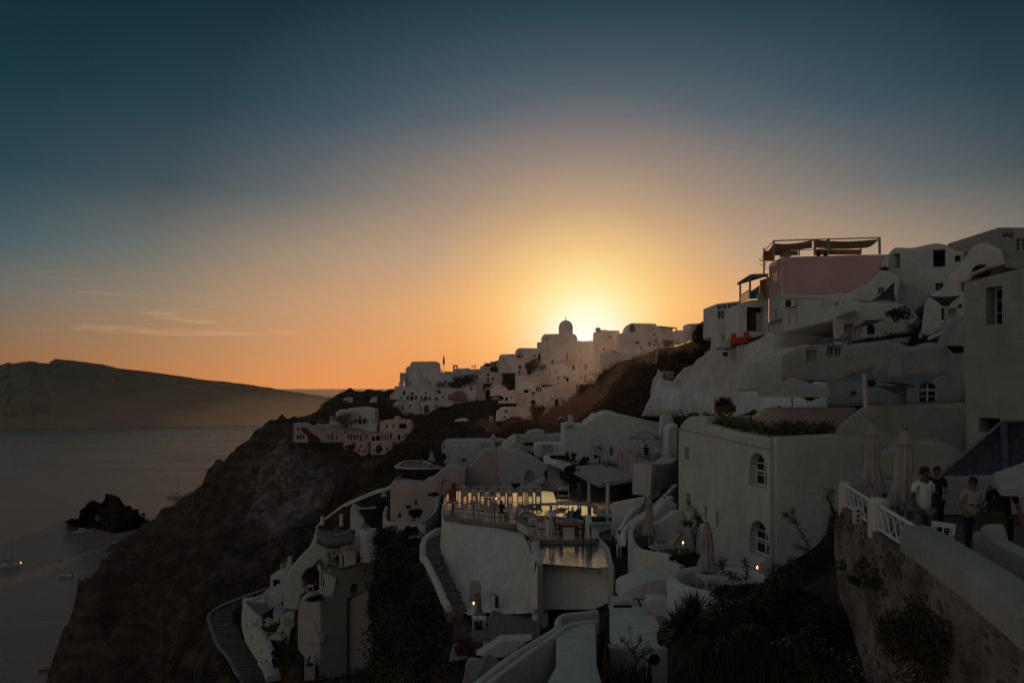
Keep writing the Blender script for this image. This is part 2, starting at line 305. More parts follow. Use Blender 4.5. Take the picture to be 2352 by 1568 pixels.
def island_mat():
    # far caldera wall: hazy glow painted on by emission, brighter toward the sun's bearing (world +X)
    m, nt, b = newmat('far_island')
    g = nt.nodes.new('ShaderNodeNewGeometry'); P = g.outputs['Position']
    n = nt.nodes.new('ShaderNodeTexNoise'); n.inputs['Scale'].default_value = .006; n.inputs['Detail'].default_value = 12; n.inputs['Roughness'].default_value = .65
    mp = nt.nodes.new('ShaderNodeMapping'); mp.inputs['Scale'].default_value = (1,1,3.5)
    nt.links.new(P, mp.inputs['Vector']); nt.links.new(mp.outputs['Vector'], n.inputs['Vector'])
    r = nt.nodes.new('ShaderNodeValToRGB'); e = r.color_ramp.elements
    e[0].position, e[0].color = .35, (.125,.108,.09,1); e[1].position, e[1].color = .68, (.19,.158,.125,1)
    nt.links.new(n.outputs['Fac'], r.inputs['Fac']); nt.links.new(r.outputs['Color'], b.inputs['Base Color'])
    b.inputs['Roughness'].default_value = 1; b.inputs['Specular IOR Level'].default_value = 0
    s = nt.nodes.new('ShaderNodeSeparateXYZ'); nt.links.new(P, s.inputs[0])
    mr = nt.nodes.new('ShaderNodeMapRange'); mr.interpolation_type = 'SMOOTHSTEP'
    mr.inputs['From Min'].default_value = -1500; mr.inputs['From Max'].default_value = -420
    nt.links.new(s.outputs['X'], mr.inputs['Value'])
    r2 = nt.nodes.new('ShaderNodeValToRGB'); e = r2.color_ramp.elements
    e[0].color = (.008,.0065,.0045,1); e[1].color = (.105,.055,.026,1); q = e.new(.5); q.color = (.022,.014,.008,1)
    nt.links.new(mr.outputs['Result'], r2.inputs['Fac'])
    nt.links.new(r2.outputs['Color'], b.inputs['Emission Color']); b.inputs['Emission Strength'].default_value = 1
island_mat()

# ---------------------------------------------------------------- mesh helpers
def link(name, me, mat, parent=None, smooth=None):
    o = bpy.data.objects.new(name, me); COL.objects.link(o)
    if mat is not None:
        for mm in (mat if isinstance(mat, (list, tuple)) else [mat]): me.materials.append(MAT[mm])
    if parent is not None: o.parent = parent
    if smooth is not None:
        me.shade_smooth()
        if smooth < 179: me.set_sharp_from_angle(angle=R(smooth))
    return o
def tag(o, label=None, cat=None, group=None, kind=None):
    if label: o['label'] = label
    if cat: o['category'] = cat
    if group: o['group'] = group
    if kind: o['kind'] = kind
    return o
def thing(name, label, cat, loc=(0,0,0), rz=0, group=None):
    o = bpy.data.objects.new(name, None); COL.objects.link(o)
    o.empty_display_size = .2; o.location = loc; o.rotation_euler = (0,0,rz)
    return tag(o, label, cat, group)
class MB:
    """collects faces in one mesh; build() links it as one object"""
    def __init__(s): s.v = []; s.f = []; s.mi = []; s.cur = 0
    def add(s, vs, fs):
        n = len(s.v); s.v += [tuple(x) for x in vs]; s.f += [tuple(i+n for i in f) for f in fs]; s.mi += [s.cur]*len(fs); return s
    def box(s, c, size, rz=0, rx=0, ry=0, taper=1.0):
        x, y, z = size[0]/2, size[1]/2, size[2]/2; M = Matrix.Rotation(rz,3,'Z') @ Matrix.Rotation(ry,3,'Y') @ Matrix.Rotation(rx,3,'X'); c = Vector(c)
        t = taper
        vs = [(-x,-y,-z),(x,-y,-z),(x,y,-z),(-x,y,-z),(-x*t,-y*t,z),(x*t,-y*t,z),(x*t,y*t,z),(-x*t,y*t,z)]
        return s.add([c+M@Vector(p) for p in vs], [(0,3,2,1),(4,5,6,7),(0,1,5,4),(1,2,6,5),(2,3,7,6),(3,0,4,7)])
    def bar(s, a, b, w, h=None, up=(0,0,1)):
        a, b = Vector(a), Vector(b); h = h or w; d = (b-a).normalized(); up = Vector(up)
        if abs(d.dot(up)) > .98: up = Vector((0,1,0))
        x = d.cross(up).normalized()*w/2; y = x.cross(d).normalized()*h/2
        vs = [a-x-y,a+x-y,a+x+y,a-x+y,b-x-y,b+x-y,b+x+y,b-x+y]
        return s.add(vs, [(0,3,2,1),(4,5,6,7),(0,1,5,4),(1,2,6,5),(2,3,7,6),(3,0,4,7)])
    def tube(s, pts, r, n=6, caps=True):
        pts = [Vector(p) for p in pts]; rs = r if isinstance(r,(list,tuple)) else [r]*len(pts); vs = []; fs = []
        x = None
        for i, p in enumerate(pts):
            d = (pts[min(i+1,len(pts)-1)]-pts[max(i-1,0)])
            d = d.normalized() if d.length > 1e-9 else Vector((0,0,1))
            if x is None:
                x = d.cross(Vector((0,0,1)) if abs(d.z) < .9 else Vector((0,1,0))).normalized()
            else:
                x = (x-d*x.dot(d)); x = x.normalized() if x.length > 1e-6 else d.orthogonal().normalized()
            y = d.cross(x)
            for k in range(n):
                a = 2*PI*k/n; vs.append(p+(x*math.cos(a)+y*math.sin(a))*rs[i])
        for i in range(len(pts)-1):
            for k in range(n):
                k2 = (k+1)%n; fs.append((i*n+k,i*n+k2,(i+1)*n+k2,(i+1)*n+k))
        if caps: fs += [tuple(range(n))[::-1], tuple((len(pts)-1)*n+k for k in range(n))]
        return s.add(vs, fs)
    def lathe(s, c, prof, n=16, caps=True, ax=1.0):
        c = Vector(c); vs = []; fs = []
        for r, z in prof:
            for k in range(n):
                a = 2*PI*k/n; vs.append(c+Vector((r*math.cos(a)*ax, r*math.sin(a), z)))
        for i in range(len(prof)-1):
            for k in range(n):
                k2 = (k+1)%n; fs.append((i*n+k,i*n+k2,(i+1)*n+k2,(i+1)*n+k))
        if caps: fs += [tuple(range(n))[::-1], tuple((len(prof)-1)*n+k for k in range(n))]
        return s.add(vs, fs)
    def ball(s, c, r, n=8, m=5):
        r = r if isinstance(r,(tuple,list)) else (r,r,r)
        vs = [(0,0,-1)]; 
        for i in range(1,m):
            t = -PI/2+PI*i/m
            for k in range(n): vs.append((math.cos(t)*math.cos(2*PI*k/n), math.cos(t)*math.sin(2*PI*k/n), math.sin(t)))
        vs.append((0,0,1)); L = len(vs)-1; fs = []
        for k in range(n):
            fs.append((0,1+(k+1)%n,1+k)); fs.append((L,L-n+k,L-n+(k+1)%n))
        for i in range(m-2):
            for k in range(n):
                a = 1+i*n; fs.append((a+k,a+(k+1)%n,a+n+(k+1)%n,a+n+k))
        return s.add([Vector((c[0]+p[0]*r[0],c[1]+p[1]*r[1],c[2]+p[2]*r[2])) for p in vs], fs)
    def quad(s, a, b, c, d): return s.add([a,b,c,d], [(0,1,2,3)])
    def build(s, name, mat, parent=None, local=False, smooth=None):
        me = bpy.data.meshes.new(name); off = Vector((0,0,0))
        if parent is not None and not local:
            q = parent
            while q is not None: off += q.location; q = q.parent
        me.from_pydata([tuple(Vector(p)-off) for p in s.v], [], s.f)
        me.validate(); me.update()
        o = link(name, me, mat, parent, smooth)
        if any(s.mi):
            for p, k in zip(me.polygons, s.mi): p.material_index = k
        return o
def cat_rom(ps, n=6, closed=False):
    ps = [Vector(p) for p in ps]; out = []; L = len(ps)
    rng = range(L if closed else L-1)
    for i in rng:
        p0 = ps[(i-1)%L] if closed else ps[max(i-1,0)]; p1 = ps[i]; p2 = ps[(i+1)%L]; p3 = ps[(i+2)%L] if closed else ps[min(i+2,L-1)]
        for k in range(n):
            t = k/n
            out.append(.5*((2*p1)+(p2-p0)*t+(2*p0-5*p1+4*p2-p3)*t*t+(3*p1-p0-3*p2+p3)*t**3))
    if not closed: out.append(ps[-1])
    return out
def sm(ps, n=5): return [tuple(p) for p in cat_rom([(a,b,0) for a,b in ps], n)] if False else [(p.x,p.y) for p in cat_rom([(a,b,0) for a,b in ps], n)]
def area2(ps): return sum(ps[i][0]*ps[(i+1)%len(ps)][1]-ps[(i+1)%len(ps)][0]*ps[i][1] for i in range(len(ps)))/2
def inset(ps, r):
    n = len(ps); out = []
    for i in range(n):
        a, b, c = ps[i-1], ps[i], ps[(i+1)%n]
        d1 = Vector((b[0]-a[0],b[1]-a[1])); d2 = Vector((c[0]-b[0],c[1]-b[1]))
        if d1.length < 1e-9 or d2.length < 1e-9: out.append(b); continue
        d1.normalize(); d2.normalize()
        n1 = Vector((-d1.y,d1.x)); n2 = Vector((-d2.y,d2.x)); m = n1+n2
        if m.length < .2: out.append(b); continue
        m.normalize(); k = min(1/max(m.dot(n1),.35), 2.2)
        out.append((b[0]+m.x*r*k, b[1]+m.y*r*k))
    return out
def clean(ps):
    out = []
    for p in ps:
        if not out or math.hypot(p[0]-out[-1][0], p[1]-out[-1][1]) > 1e-4: out.append(tuple(p))
    if math.hypot(out[0][0]-out[-1][0], out[0][1]-out[-1][1]) < 1e-4: out.pop()
    return out
def in_loop(x, y, ol):
    c = False
    for i in range(len(ol)):
        (a,b),(p,q) = ol[i-1][:2], ol[i][:2]
        if (b > y) != (q > y) and x < (p-a)*(y-b)/(q-b)+a: c = not c
    return c
class Plane:
    """vertical wall plane through two sighted points: (u,Y) on the left and (u,Y) on the right"""
    def __init__(s, uL, YL, uR=None, YR=None):
        if uR is None: uR, YR = uL+100, YL
        s.a = (uL,1/YL); s.k = (1/YR-1/YL)/(uR-uL)
        A, B = pt(uL,V0,YL), pt(uR,V0,YR); s.o = Vector((A.x,A.y,0)); t = (B-A); s.t = Vector((t.x,t.y,0)).normalized(); s.n = Vector((-s.t.y,s.t.x,0))
    def Y(s, u): return 1/(s.a[1]+(u-s.a[0])*s.k)
    def sz(s, uv):
        p = pt(uv[0],uv[1],s.Y(uv[0])); d = p-s.o
        return (d.x*s.t.x+d.y*s.t.y, p.z)
    def w(s, q, d=0): return s.o+s.t*q[0]+s.n*d+Vector((0,0,q[1]))
class Tilt(Plane):
    """vertical wall plane through (u,Y), turned so that its front looks down the slope toward the sea"""
    def __init__(s, u, Y, deg=30):
        A = pt(u,V0,Y); B = A+Vector((math.cos(R(deg)),-math.sin(R(deg)),0))*2.5; C = A*2-B
        Plane.__init__(s, U0+C.x*F/C.y, C.y, U0+B.x*F/B.y, B.y)
def prism(pl, outline, D, holes=(), r=.12, depth=.28, through=()):
    """solid wall block with rounded arrises; outline in sight angles; holes as (s,z) loops with reveals"""
    ps = clean([pl.sz(p) for p in outline])
    if area2(ps) < 0: ps = ps[::-1]
    L = min(math.hypot(ps[i][0]-ps[i-1][0], ps[i][1]-ps[i-1][1]) for i in range(len(ps)))
    per = sum(math.hypot(ps[i][0]-ps[i-1][0], ps[i][1]-ps[i-1][1]) for i in range(len(ps)))
    r = max(.01, min(r, per/60, D/3))
    m = MB(); n = len(ps)
    rings = [(inset(ps,r),0), (inset(ps,r*.3),r*.3), (ps,r), (ps,D-r), (inset(ps,r),D)]
    vs = [pl.w(q,d) for loop, d in rings for q in loop]
    fs = []
    for i in range(len(rings)-1):
        for k in range(n):
            k2 = (k+1)%n; fs.append((i*n+k2,i*n+k,(i+1)*n+k,(i+1)*n+k2))
    m.add(vs, fs)
    def cap(loop, hs, d, flip):
        loops = [list(loop)]+[list(h) for h in hs]; P = []; E = []
        for l in loops:
            n0 = len(P); P += [Vector((q[0],q[1])) for q in l]; E += [(n0+k,n0+(k+1)%len(l)) for k in range(len(l))]
        vv, _, ff, *_r = delaunay_2d_cdt(P, E, [], 0, 1e-6)
        out = []
        for t in ff:
            x = sum(vv[k].x for k in t)/len(t); y = sum(vv[k].y for k in t)/len(t)
            if not in_loop(x,y,loops[0]) or any(in_loop(x,y,h) for h in loops[1:]): continue
            A = sum(vv[t[k-1]].x*vv[t[k]].y-vv[t[k]].x*vv[t[k-1]].y for k in range(len(t)))
            t = tuple(t) if A > 0 else tuple(t)[::-1]
            out.append(t[::-1] if flip else t)
        m.add([pl.w((q.x,q.y),d) for q in vv], out)
    cap(rings[0][0], list(holes)+list(through), 0, False)
    cap(rings[-1][0], list(through), D, True)
    for hs, dd in ((holes,depth),(through,D)):
        for h in hs:
            if area2(h) < 0: h = h[::-1]
            k = len(h)
            m.add([pl.w(q,0) for q in h]+[pl.w(q,dd) for q in h], [(i,(i+1)%k,k+(i+1)%k,k+i) for i in range(k)])
    return m
def hole_loop(pl, u0, v0, u1, v1, arch=False, n=8):
    a, b = pl.sz((u0,v1)), pl.sz((u1,v1)); c = pl.sz(((u0+u1)/2,v0))
    s0, s1, zb, zt = min(a[0],b[0]), max(a[0],b[0]), (a[1]+b[1])/2, c[1]
    if not arch: return [(s0,zb),(s1,zb),(s1,zt),(s0,zt)]
    w = (s1-s0)/2; rr = min(w, (zt-zb)*.9); zc = zt-rr
    return [(s0,zb),(s1,zb)]+[(s0+w+w*math.cos(PI*i/n), zc+rr*math.sin(PI*i/n)) for i in range(n+1)]
CARVE = []
def carve(outline, pl):
    """remember what is built where, so that the hillside is dug away in front of it"""
    CARVE.append(([tuple(q) for q in outline], pl))
def house(name, label, outline, plane, D, mat, wins=(), cat='building', r=.12, depth=.28, far=False, group=None, partname='wall', kids=True):
    """building or wall: Empty at the base > wall, window (> pane), door"""
    pl = plane if isinstance(plane, Plane) else Plane(*plane) if isinstance(plane,(tuple,list)) else Plane(0, plane)
    loc = pl.w(pl.sz(max(outline, key=lambda q: q[1])))
    holes, thr = [], []
    specs = []
    for w in wins:
        u0, v0, u1, v1, st = w[:5]
        lp = hole_loop(pl, min(u0,u1), min(v0,v1), max(u0,u1), max(v0,v1), 'a' in st)
        specs.append((lp, st)); (thr if 't' in st else holes).append(lp)
    T = thing(name, label, cat, loc, 0, group); carve(outline, pl)
    prism(pl, outline, D, holes, r, depth, thr).build(partname, mat, T, smooth=38)
    for lp, st in specs:
        if 't' in st: continue
        opening(pl, lp, st, T, depth, far)
    return T
def opening(pl, lp, st, T, depth, far):
    s0, s1 = min(q[0] for q in lp), max(q[0] for q in lp); z0, z1 = min(q[1] for q in lp), max(q[1] for q in lp)
    w, h = s1-s0, z1-z0; e = .01
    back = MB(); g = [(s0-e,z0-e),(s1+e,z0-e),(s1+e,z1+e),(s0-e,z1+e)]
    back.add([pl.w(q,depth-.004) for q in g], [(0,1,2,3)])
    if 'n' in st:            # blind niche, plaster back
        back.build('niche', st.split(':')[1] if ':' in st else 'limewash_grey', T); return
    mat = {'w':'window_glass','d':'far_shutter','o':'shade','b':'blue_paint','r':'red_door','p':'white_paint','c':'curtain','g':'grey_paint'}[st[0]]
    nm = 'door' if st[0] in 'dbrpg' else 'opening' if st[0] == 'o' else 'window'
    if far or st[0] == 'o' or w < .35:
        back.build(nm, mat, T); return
    fr = MB(); fw = min(.09, w*.09); d0 = depth-.06
    def fb(a, b, ww=fw): fr.bar(pl.w(a,d0), pl.w(b,d0), ww, .05, up=tuple(pl.n))
    fb((s0+fw/2,z0),(s0+fw/2,z1)); fb((s1-fw/2,z0),(s1-fw/2,z1)); fb((s0+fw,z1-fw/2),(s1-fw,z1-fw/2)); fb((s0+fw,z0+fw/2),(s1-fw,z0+fw/2))
    fb(((s0+s1)/2,z0+fw),((s0+s1)/2,z1-fw))
    if nm == 'window' and h > .9:
        for k in (1,2): fb((s0+fw,z0+h*k/3),((s0+s1)/2-fw/2,z0+h*k/3),fw*.5); fb(((s0+s1)/2+fw/2,z0+h*k/3),(s1-fw,z0+h*k/3),fw*.5)
    if 'a' in st: fb((s0+fw,z1-w/2),(s1-fw,z1-w/2))
    f = fr.build(nm, 'white_paint' if nm == 'window' else 'grey_paint', T)
    back.build('pane' if nm == 'window' else 'panel', mat, f)
def level(name, uvs, z, mat, thick=.25, parent=None, smooth=None):
    """horizontal slab whose outline is sighted on the plane z (metres relative to sea)"""
    ps = clean([tuple(pt(u,v,yz(v,z)).xy) for u,v in uvs])
    if area2(ps) < 0: ps = ps[::-1]
    n = len(ps); m = MB()
    tr = tessellate_polygon([[Vector((*q,0)) for q in ps]])
    tops = []
    for t in tr:
        a, b, c = (ps[i] for i in t); ar = (b[0]-a[0])*(c[1]-a[1])-(b[1]-a[1])*(c[0]-a[0]); tops.append(tuple(t) if ar > 0 else tuple(t)[::-1])
    m.add([(q[0],q[1],z) for q in ps], tops)
    m.add([(q[0],q[1],z-thick) for q in ps], [t[::-1] for t in tops])
    m.add([(q[0],q[1],z) for q in ps]+[(q[0],q[1],z-thick) for q in ps], [(i,n+i,n+(i+1)%n,(i+1)%n) for i in range(n)])
    return m.build(name, mat, parent, smooth=smooth)
def ribbon_wall(name, label, pts, t, mat, cat='wall', n=5, group=None, parent=None, zb=None, closed=False, bumpy=0, vb=True):
    """free-standing curved wall. pts: (u, Y, v_top, v_bottom); t thickness, outside face on the sighted line, body behind it"""
    P = []
    for u, Y, a, b in pts:
        p = pt(u,a,Y); q = pt(u,b,Y); P.append(Vector((p.x,p.y,p.z,q.z)))
    C = cat_rom4(P, n, closed)
    m = MB(); L = len(C); r = min(t*.45,.16)
    prof = []
    for i, c in enumerate(C):
        a, b = C[(i-1)%L] if closed else C[max(i-1,0)], C[(i+1)%L] if closed else C[min(i+1,L-1)]
        d = Vector((b[0]-a[0],b[1]-a[1])); d = d.normalized() if d.length > 1e-9 else Vector((1,0)); nn = Vector((-d.y,d.x))
        x, y, z, q = c; q = q if zb is None else zb
        wob = bumpy*noise.noise(Vector((x*.6,y*.6,z*.6))) if bumpy else 0
        def g(o, zz): return Vector((x+nn.x*(o+wob), y+nn.y*(o+wob), zz))
        prof += [g(0,q), g(0,z-r), g(r*.3,z-r*.3), g(r,z), g(t-r,z), g(t-r*.3,z-r*.3), g(t,z-r), g(t,q)]
    fs = []
    for i in range(L if closed else L-1):
        for k in range(7):
            a = i*8+k; b = ((i+1)%L)*8+k; fs.append((a,b,b+1,a+1))
    if not closed: fs += [tuple(range(8)), tuple((L-1)*8+k for k in range(8))[::-1]]
    m.add(prof, fs)
    if zb is None and not closed:
        for (u,Y,a,b),(u2,Y2,a2,b2) in zip(pts,pts[1:]):
            if abs(u2-u) > 3: carve([(u,a),(u2,a2),(u2,b2),(u,b)], Plane(min((u,Y),(u2,Y2))[0],min((u,Y),(u2,Y2))[1],max((u,Y),(u2,Y2))[0],max((u,Y),(u2,Y2))[1]))
    if parent is not None: return m.build(name, mat, parent, smooth=40)
    return tag(m.build(name, mat, None, smooth=40), label, cat, group)
def cat_rom4(ps, n, closed=False):
    if n <= 1: return [tuple(p) for p in ps]
    A = [np.array(p) for p in ps]; L = len(A); out = []
    for i in range(L if closed else L-1):
        p0 = A[(i-1)%L] if closed else A[max(i-1,0)]; p1 = A[i]; p2 = A[(i+1)%L]; p3 = A[(i+2)%L] if closed else A[min(i+2,L-1)]
        for k in range(n):
            t = k/n; out.append(tuple(.5*(2*p1+(p2-p0)*t+(2*p0-5*p1+4*p2-p3)*t*t+(3*p1-p0-3*p2+p3)*t**3)))
    if not closed: out.append(tuple(A[-1]))
    return out
def skin_grid(rows, nu=4, nv=4, bump=0, bscale=.3, seed=0, closed=False):
    """smooth surface through a net of world points"""
    rows = [cat_rom(r, nu) for r in rows]
    cols = list(zip(*rows)); cols = [cat_rom(c, nv) for c in cols]
    ny = len(cols[0]); nx = len(cols); vs = []
    for j in range(ny):
        for i in range(nx):
            p = cols[i][j].copy()
            if bump:
                q = p*bscale+Vector((seed,0,0))
                p += Vector((noise.noise(q),noise.noise(q+Vector((9,3,1))),noise.noise(q+Vector((2,7,5)))))*bump
                q = q*2.7
                p += Vector((noise.noise(q),noise.noise(q+Vector((9,3,1))),noise.noise(q+Vector((2,7,5)))))*bump*.4
            vs.append(p)
    fs = [(j*nx+i,j*nx+i+1,(j+1)*nx+i+1,(j+1)*nx+i) for j in range(ny-1) for i in range(nx-1)]
    return MB().add(vs, fs)

# ---------------------------------------------------------------- camera, sky, sun
cam = bpy.data.cameras.new('camera'); co = bpy.data.objects.new('camera', cam); COL.objects.link(co)
cam.sensor_width = 36; cam.lens = F/2352*36; cam.shift_y = (V0-784)/2352.0
cam.clip_start = .1; cam.clip_end = 200000
co.location = (0,0,H); co.rotation_euler = (R(90),0,0); SC.camera = co
SC.view_settings.view_transform = 'Standard'; SC.view_settings.look = 'None'; SC.view_settings.exposure = 0
SC.render.engine = 'CYCLES'
SC.cycles.max_bounces = 5; SC.cycles.diffuse_bounces = 3; SC.cycles.glossy_bounces = 3; SC.cycles.use_denoising = True
SC.cycles.sample_clamp_indirect = 3

SUN = Vector(((1345-U0)/F, 1, (V0-775)/F)).normalized()
SUN_EL, SUN_AZ = math.asin(SUN.z), math.atan2(SUN.x, SUN.y)
EK = [0.0, 0.05, 0.1, 0.16, 0.23, 0.32, 0.45, .75, 1.0]
TK = [0.0, 0.035, 0.07, 0.11, 0.16, 0.22, 0.3, 0.4, 0.52, 0.66, 0.8, 1.25, 1.9, 3.1416]
SK = [
  [(252,250,256),(250,224,205),(245,190,154),(238,166,108),(230,150,87),(229,145,83),(232,147,86),(216,139,82),(189,122,72),(162,104,64),(137,90,61)],
  [(254,256,256),(253,241,215),(251,208,153),(248,181,109),(237,164,97),(226,156,97),(216,151,99),(195,141,97),(167,125,89),(140,108,82),(106,89,76)],
  [(256,256,256),(256,251,212),(253,226,157),(250,196,123),(236,175,110),(217,163,112),(200,154,113),(179,144,111),(143,127,107),(111,109,101),(73,85,87)],
  [(256,256,238),(256,256,195),(252,230,158),(240,197,132),(215,172,124),(187,157,128),(174,148,122),(150,134,115),(107,111,106),(71,93,99),(43,75,87)],
  [(256,256,212),(256,256,183),(246,226,157),(221,190,136),(189,157,124),(159,139,122),(133,125,116),(98,104,106),(65,81,87),(42,70,81),(23,62,76)],
  [(256,256,189),(256,256,171),(238,221,155),(201,182,139),(164,147,126),(128,121,118),(88,100,108),(60,82,95),(36,63,75),(24,55,66),(15,51,59)],
  [(256,256,166),(256,256,160),(229,216,152),(181,173,141),(132,134,127),(83,99,109),(41,71,88),(29,57,69),(11,39,47),(6,35,39),(10,38,41)],
  [(60,80,95)]*5+[(50,72,88)]*3+[(32,52,62)]*3,
  [(72,80,86)]*11,
]
for q in (2,3,4,5):
    SK[q] = [c if i < 5 else (c[0]+1, c[1]-1, c[2]-1) for i, c in enumerate(SK[q])]
BACK = [[(84,70,62),(98,86,76),(98,88,78)], [(84,76,68),(106,95,84),(104,95,85)], [(82,82,78),(110,101,90),(108,100,91)], [(72,80,82),(110,105,97),(108,102,95)],
        [(62,78,82),(108,106,101),(106,102,97)], [(58,74,80),(101,103,102),(103,102,99)], [(54,70,78),(96,99,100),(98,98,98)], [(58,70,78),(86,90,92),(88,90,92)], [(72,80,86)]*3]
def lin(c):
    c = c/255; return c/12.92 if c <= .04045 else ((c+.055)/1.055)**2.4
def make_world():
    w = bpy.data.worlds.new('World'); SC.world = w; w.use_nodes = True; nt = w.node_tree; N = nt.nodes; L = nt.links
    bg = N['Background']
    tc = N.new('ShaderNodeTexCoord')
    nrm = N.new('ShaderNodeVectorMath'); nrm.operation = 'NORMALIZE'; L.new(tc.outputs['Generated'], nrm.inputs[0])
    D = nrm.outputs['Vector']
    def math_(op, a, b=None, clamp=False):
        q = N.new('ShaderNodeMath'); q.operation = op; q.use_clamp = clamp
        for i, x in enumerate((a,b)):
            if x is None: continue
            if isinstance(x,(int,float)): q.inputs[i].default_value = x
            else: L.new(x, q.inputs[i])
        return q.outputs[0]
    dt = N.new('ShaderNodeVectorMath'); dt.operation = 'DOT_PRODUCT'; L.new(D, dt.inputs[0]); dt.inputs[1].default_value = SUN
    th = math_('DIVIDE', math_('ARCCOSINE', math_('MINIMUM', dt.outputs['Value'], .999999)), PI)
    sp = N.new('ShaderNodeSeparateXYZ'); L.new(D, sp.inputs[0]); e = sp.outputs['Z']
    # position on a stretched axis so that the ramp has room near the sun
    tq = math_('POWER', th, .5)
    prev = None
    for i, ek in enumerate(EK):
        r = N.new('ShaderNodeValToRGB'); el = r.color_ramp.elements
        cols = SK[i]+BACK[i]
        el[0].position = 0; el[1].position = 1
        el[0].color = (*[lin(x) for x in cols[0]],1); el[1].color = (*[lin(x) for x in cols[-1]],1)
        for t, c in list(zip(TK, cols))[1:-1]:
            q = el.new(math.sqrt(t/PI)); q.color = (*[lin(x) for x in c],1)
        L.new(tq, r.inputs['Fac'])
        if prev is None: prev = r.outputs['Color']; continue
        mr = N.new('ShaderNodeMapRange'); mr.inputs['From Min'].default_value = EK[i-1]; mr.inputs['From Max'].default_value = ek
        L.new(e, mr.inputs['Value'])
        mx = N.new('ShaderNodeMixRGB'); L.new(mr.outputs['Result'], mx.inputs['Fac']); L.new(prev, mx.inputs['Color1']); L.new(r.outputs['Color'], mx.inputs['Color2'])
        prev = mx.outputs['Color']
    # unseen sky behind the viewer, weighted brighter on the sea side to light the walls
    fx = N.new('ShaderNodeMapRange'); fx.inputs['From Min'].default_value = -1; fx.inputs['From Max'].default_value = 1; fx.inputs['To Min'].default_value = 1.45; fx.inputs['To Max'].default_value = .45; L.new(sp.outputs['X'], fx.inputs['Value'])
    fy = N.new('ShaderNodeMapRange'); fy.interpolation_type = 'SMOOTHSTEP'; fy.inputs['From Min'].default_value = .45; fy.inputs['From Max'].default_value = -.25; L.new(sp.outputs['Y'], fy.inputs['Value'])
    mf = N.new('ShaderNodeMixRGB'); mf.inputs['Color1'].default_value = (1,1,1,1); L.new(fy.outputs['Result'], mf.inputs['Fac']); L.new(fx.outputs['Result'], mf.inputs['Color2'])
    mm = N.new('ShaderNodeMixRGB'); mm.blend_type = 'MULTIPLY'; mm.inputs['Fac'].default_value = 1; L.new(prev, mm.inputs['Color1']); L.new(mf.outputs['Color'], mm.inputs['Color2']); prev = mm.outputs['Color']
    # thin high cloud low in the west
    mp = N.new('ShaderNodeMapping'); mp.inputs['Scale'].default_value = (5,5,75); mp.inputs['Rotation'].default_value = (0,R(-2.2),0)
    L.new(D, mp.inputs['Vector'])
    cn = N.new('ShaderNodeTexNoise'); cn.inputs['Scale'].default_value = 1.0; cn.inputs['Detail'].default_value = 9; cn.inputs['Roughness'].default_value = .62; cn.inputs['Distortion'].default_value = .8
    L.new(mp.outputs['Vector'], cn.inputs['Vector'])
    cr = N.new('ShaderNodeMapRange'); cr.inputs['From Min'].default_value = .56; cr.inputs['From Max'].default_value = .80; L.new(cn.outputs['Fac'], cr.inputs['Value'])
    b1 = N.new('ShaderNodeMapRange'); b1.interpolation_type = 'SMOOTHSTEP'; b1.inputs['From Min'].default_value = .02; b1.inputs['From Max'].default_value = .06; L.new(e, b1.inputs['Value'])
    b2 = N.new('ShaderNodeMapRange'); b2.interpolation_type = 'SMOOTHSTEP'; b2.inputs['From Min'].default_value = .135; b2.inputs['From Max'].default_value = .085; L.new(e, b2.inputs['Value'])
    b3 = N.new('ShaderNodeMapRange'); b3.interpolation_type = 'SMOOTHSTEP'; b3.inputs['From Min'].default_value = -.12; b3.inputs['From Max'].default_value = -.40; L.new(sp.outputs['X'], b3.inputs['Value'])
    f = math_('MULTIPLY', math_('MULTIPLY', cr.outputs['Result'], b1.outputs['Result']), math_('MULTIPLY', b2.outputs['Result'], b3.outputs['Result']))
    f = math_('MULTIPLY', f, .26)
    ca = N.new('ShaderNodeMixRGB'); ca.blend_type = 'ADD'; L.new(f, ca.inputs['Fac']); L.new(prev, ca.inputs['Color1']); ca.inputs['Color2'].default_value = (1,.52,.25,1)
    # physical twilight sky as a small base under the graded one
    sky = N.new('ShaderNodeTexSky'); sky.sky_type = 'NISHITA'; sky.sun_disc = False; sky.sun_elevation = SUN_EL; sky.sun_rotation = SUN_AZ
    sk = N.new('ShaderNodeMixRGB'); sk.blend_type = 'ADD'; sk.inputs['Fac'].default_value = .0015
    L.new(ca.outputs['Color'], sk.inputs['Color1']); L.new(sky.outputs['Color'], sk.inputs['Color2'])
    L.new(sk.outputs['Color'], bg.inputs['Color']); bg.inputs['Strength'].default_value = 1.0
make_world()
sl = bpy.data.lights.new('sun', 'SUN'); sl.energy = 1.2; sl.angle = R(.5); sl.color = (1,.55,.28)
so = bpy.data.objects.new('sun', sl); COL.objects.link(so); so.rotation_euler = (-SUN).to_track_quat('-Z','Y').to_euler(); so.location = (10,250,160)
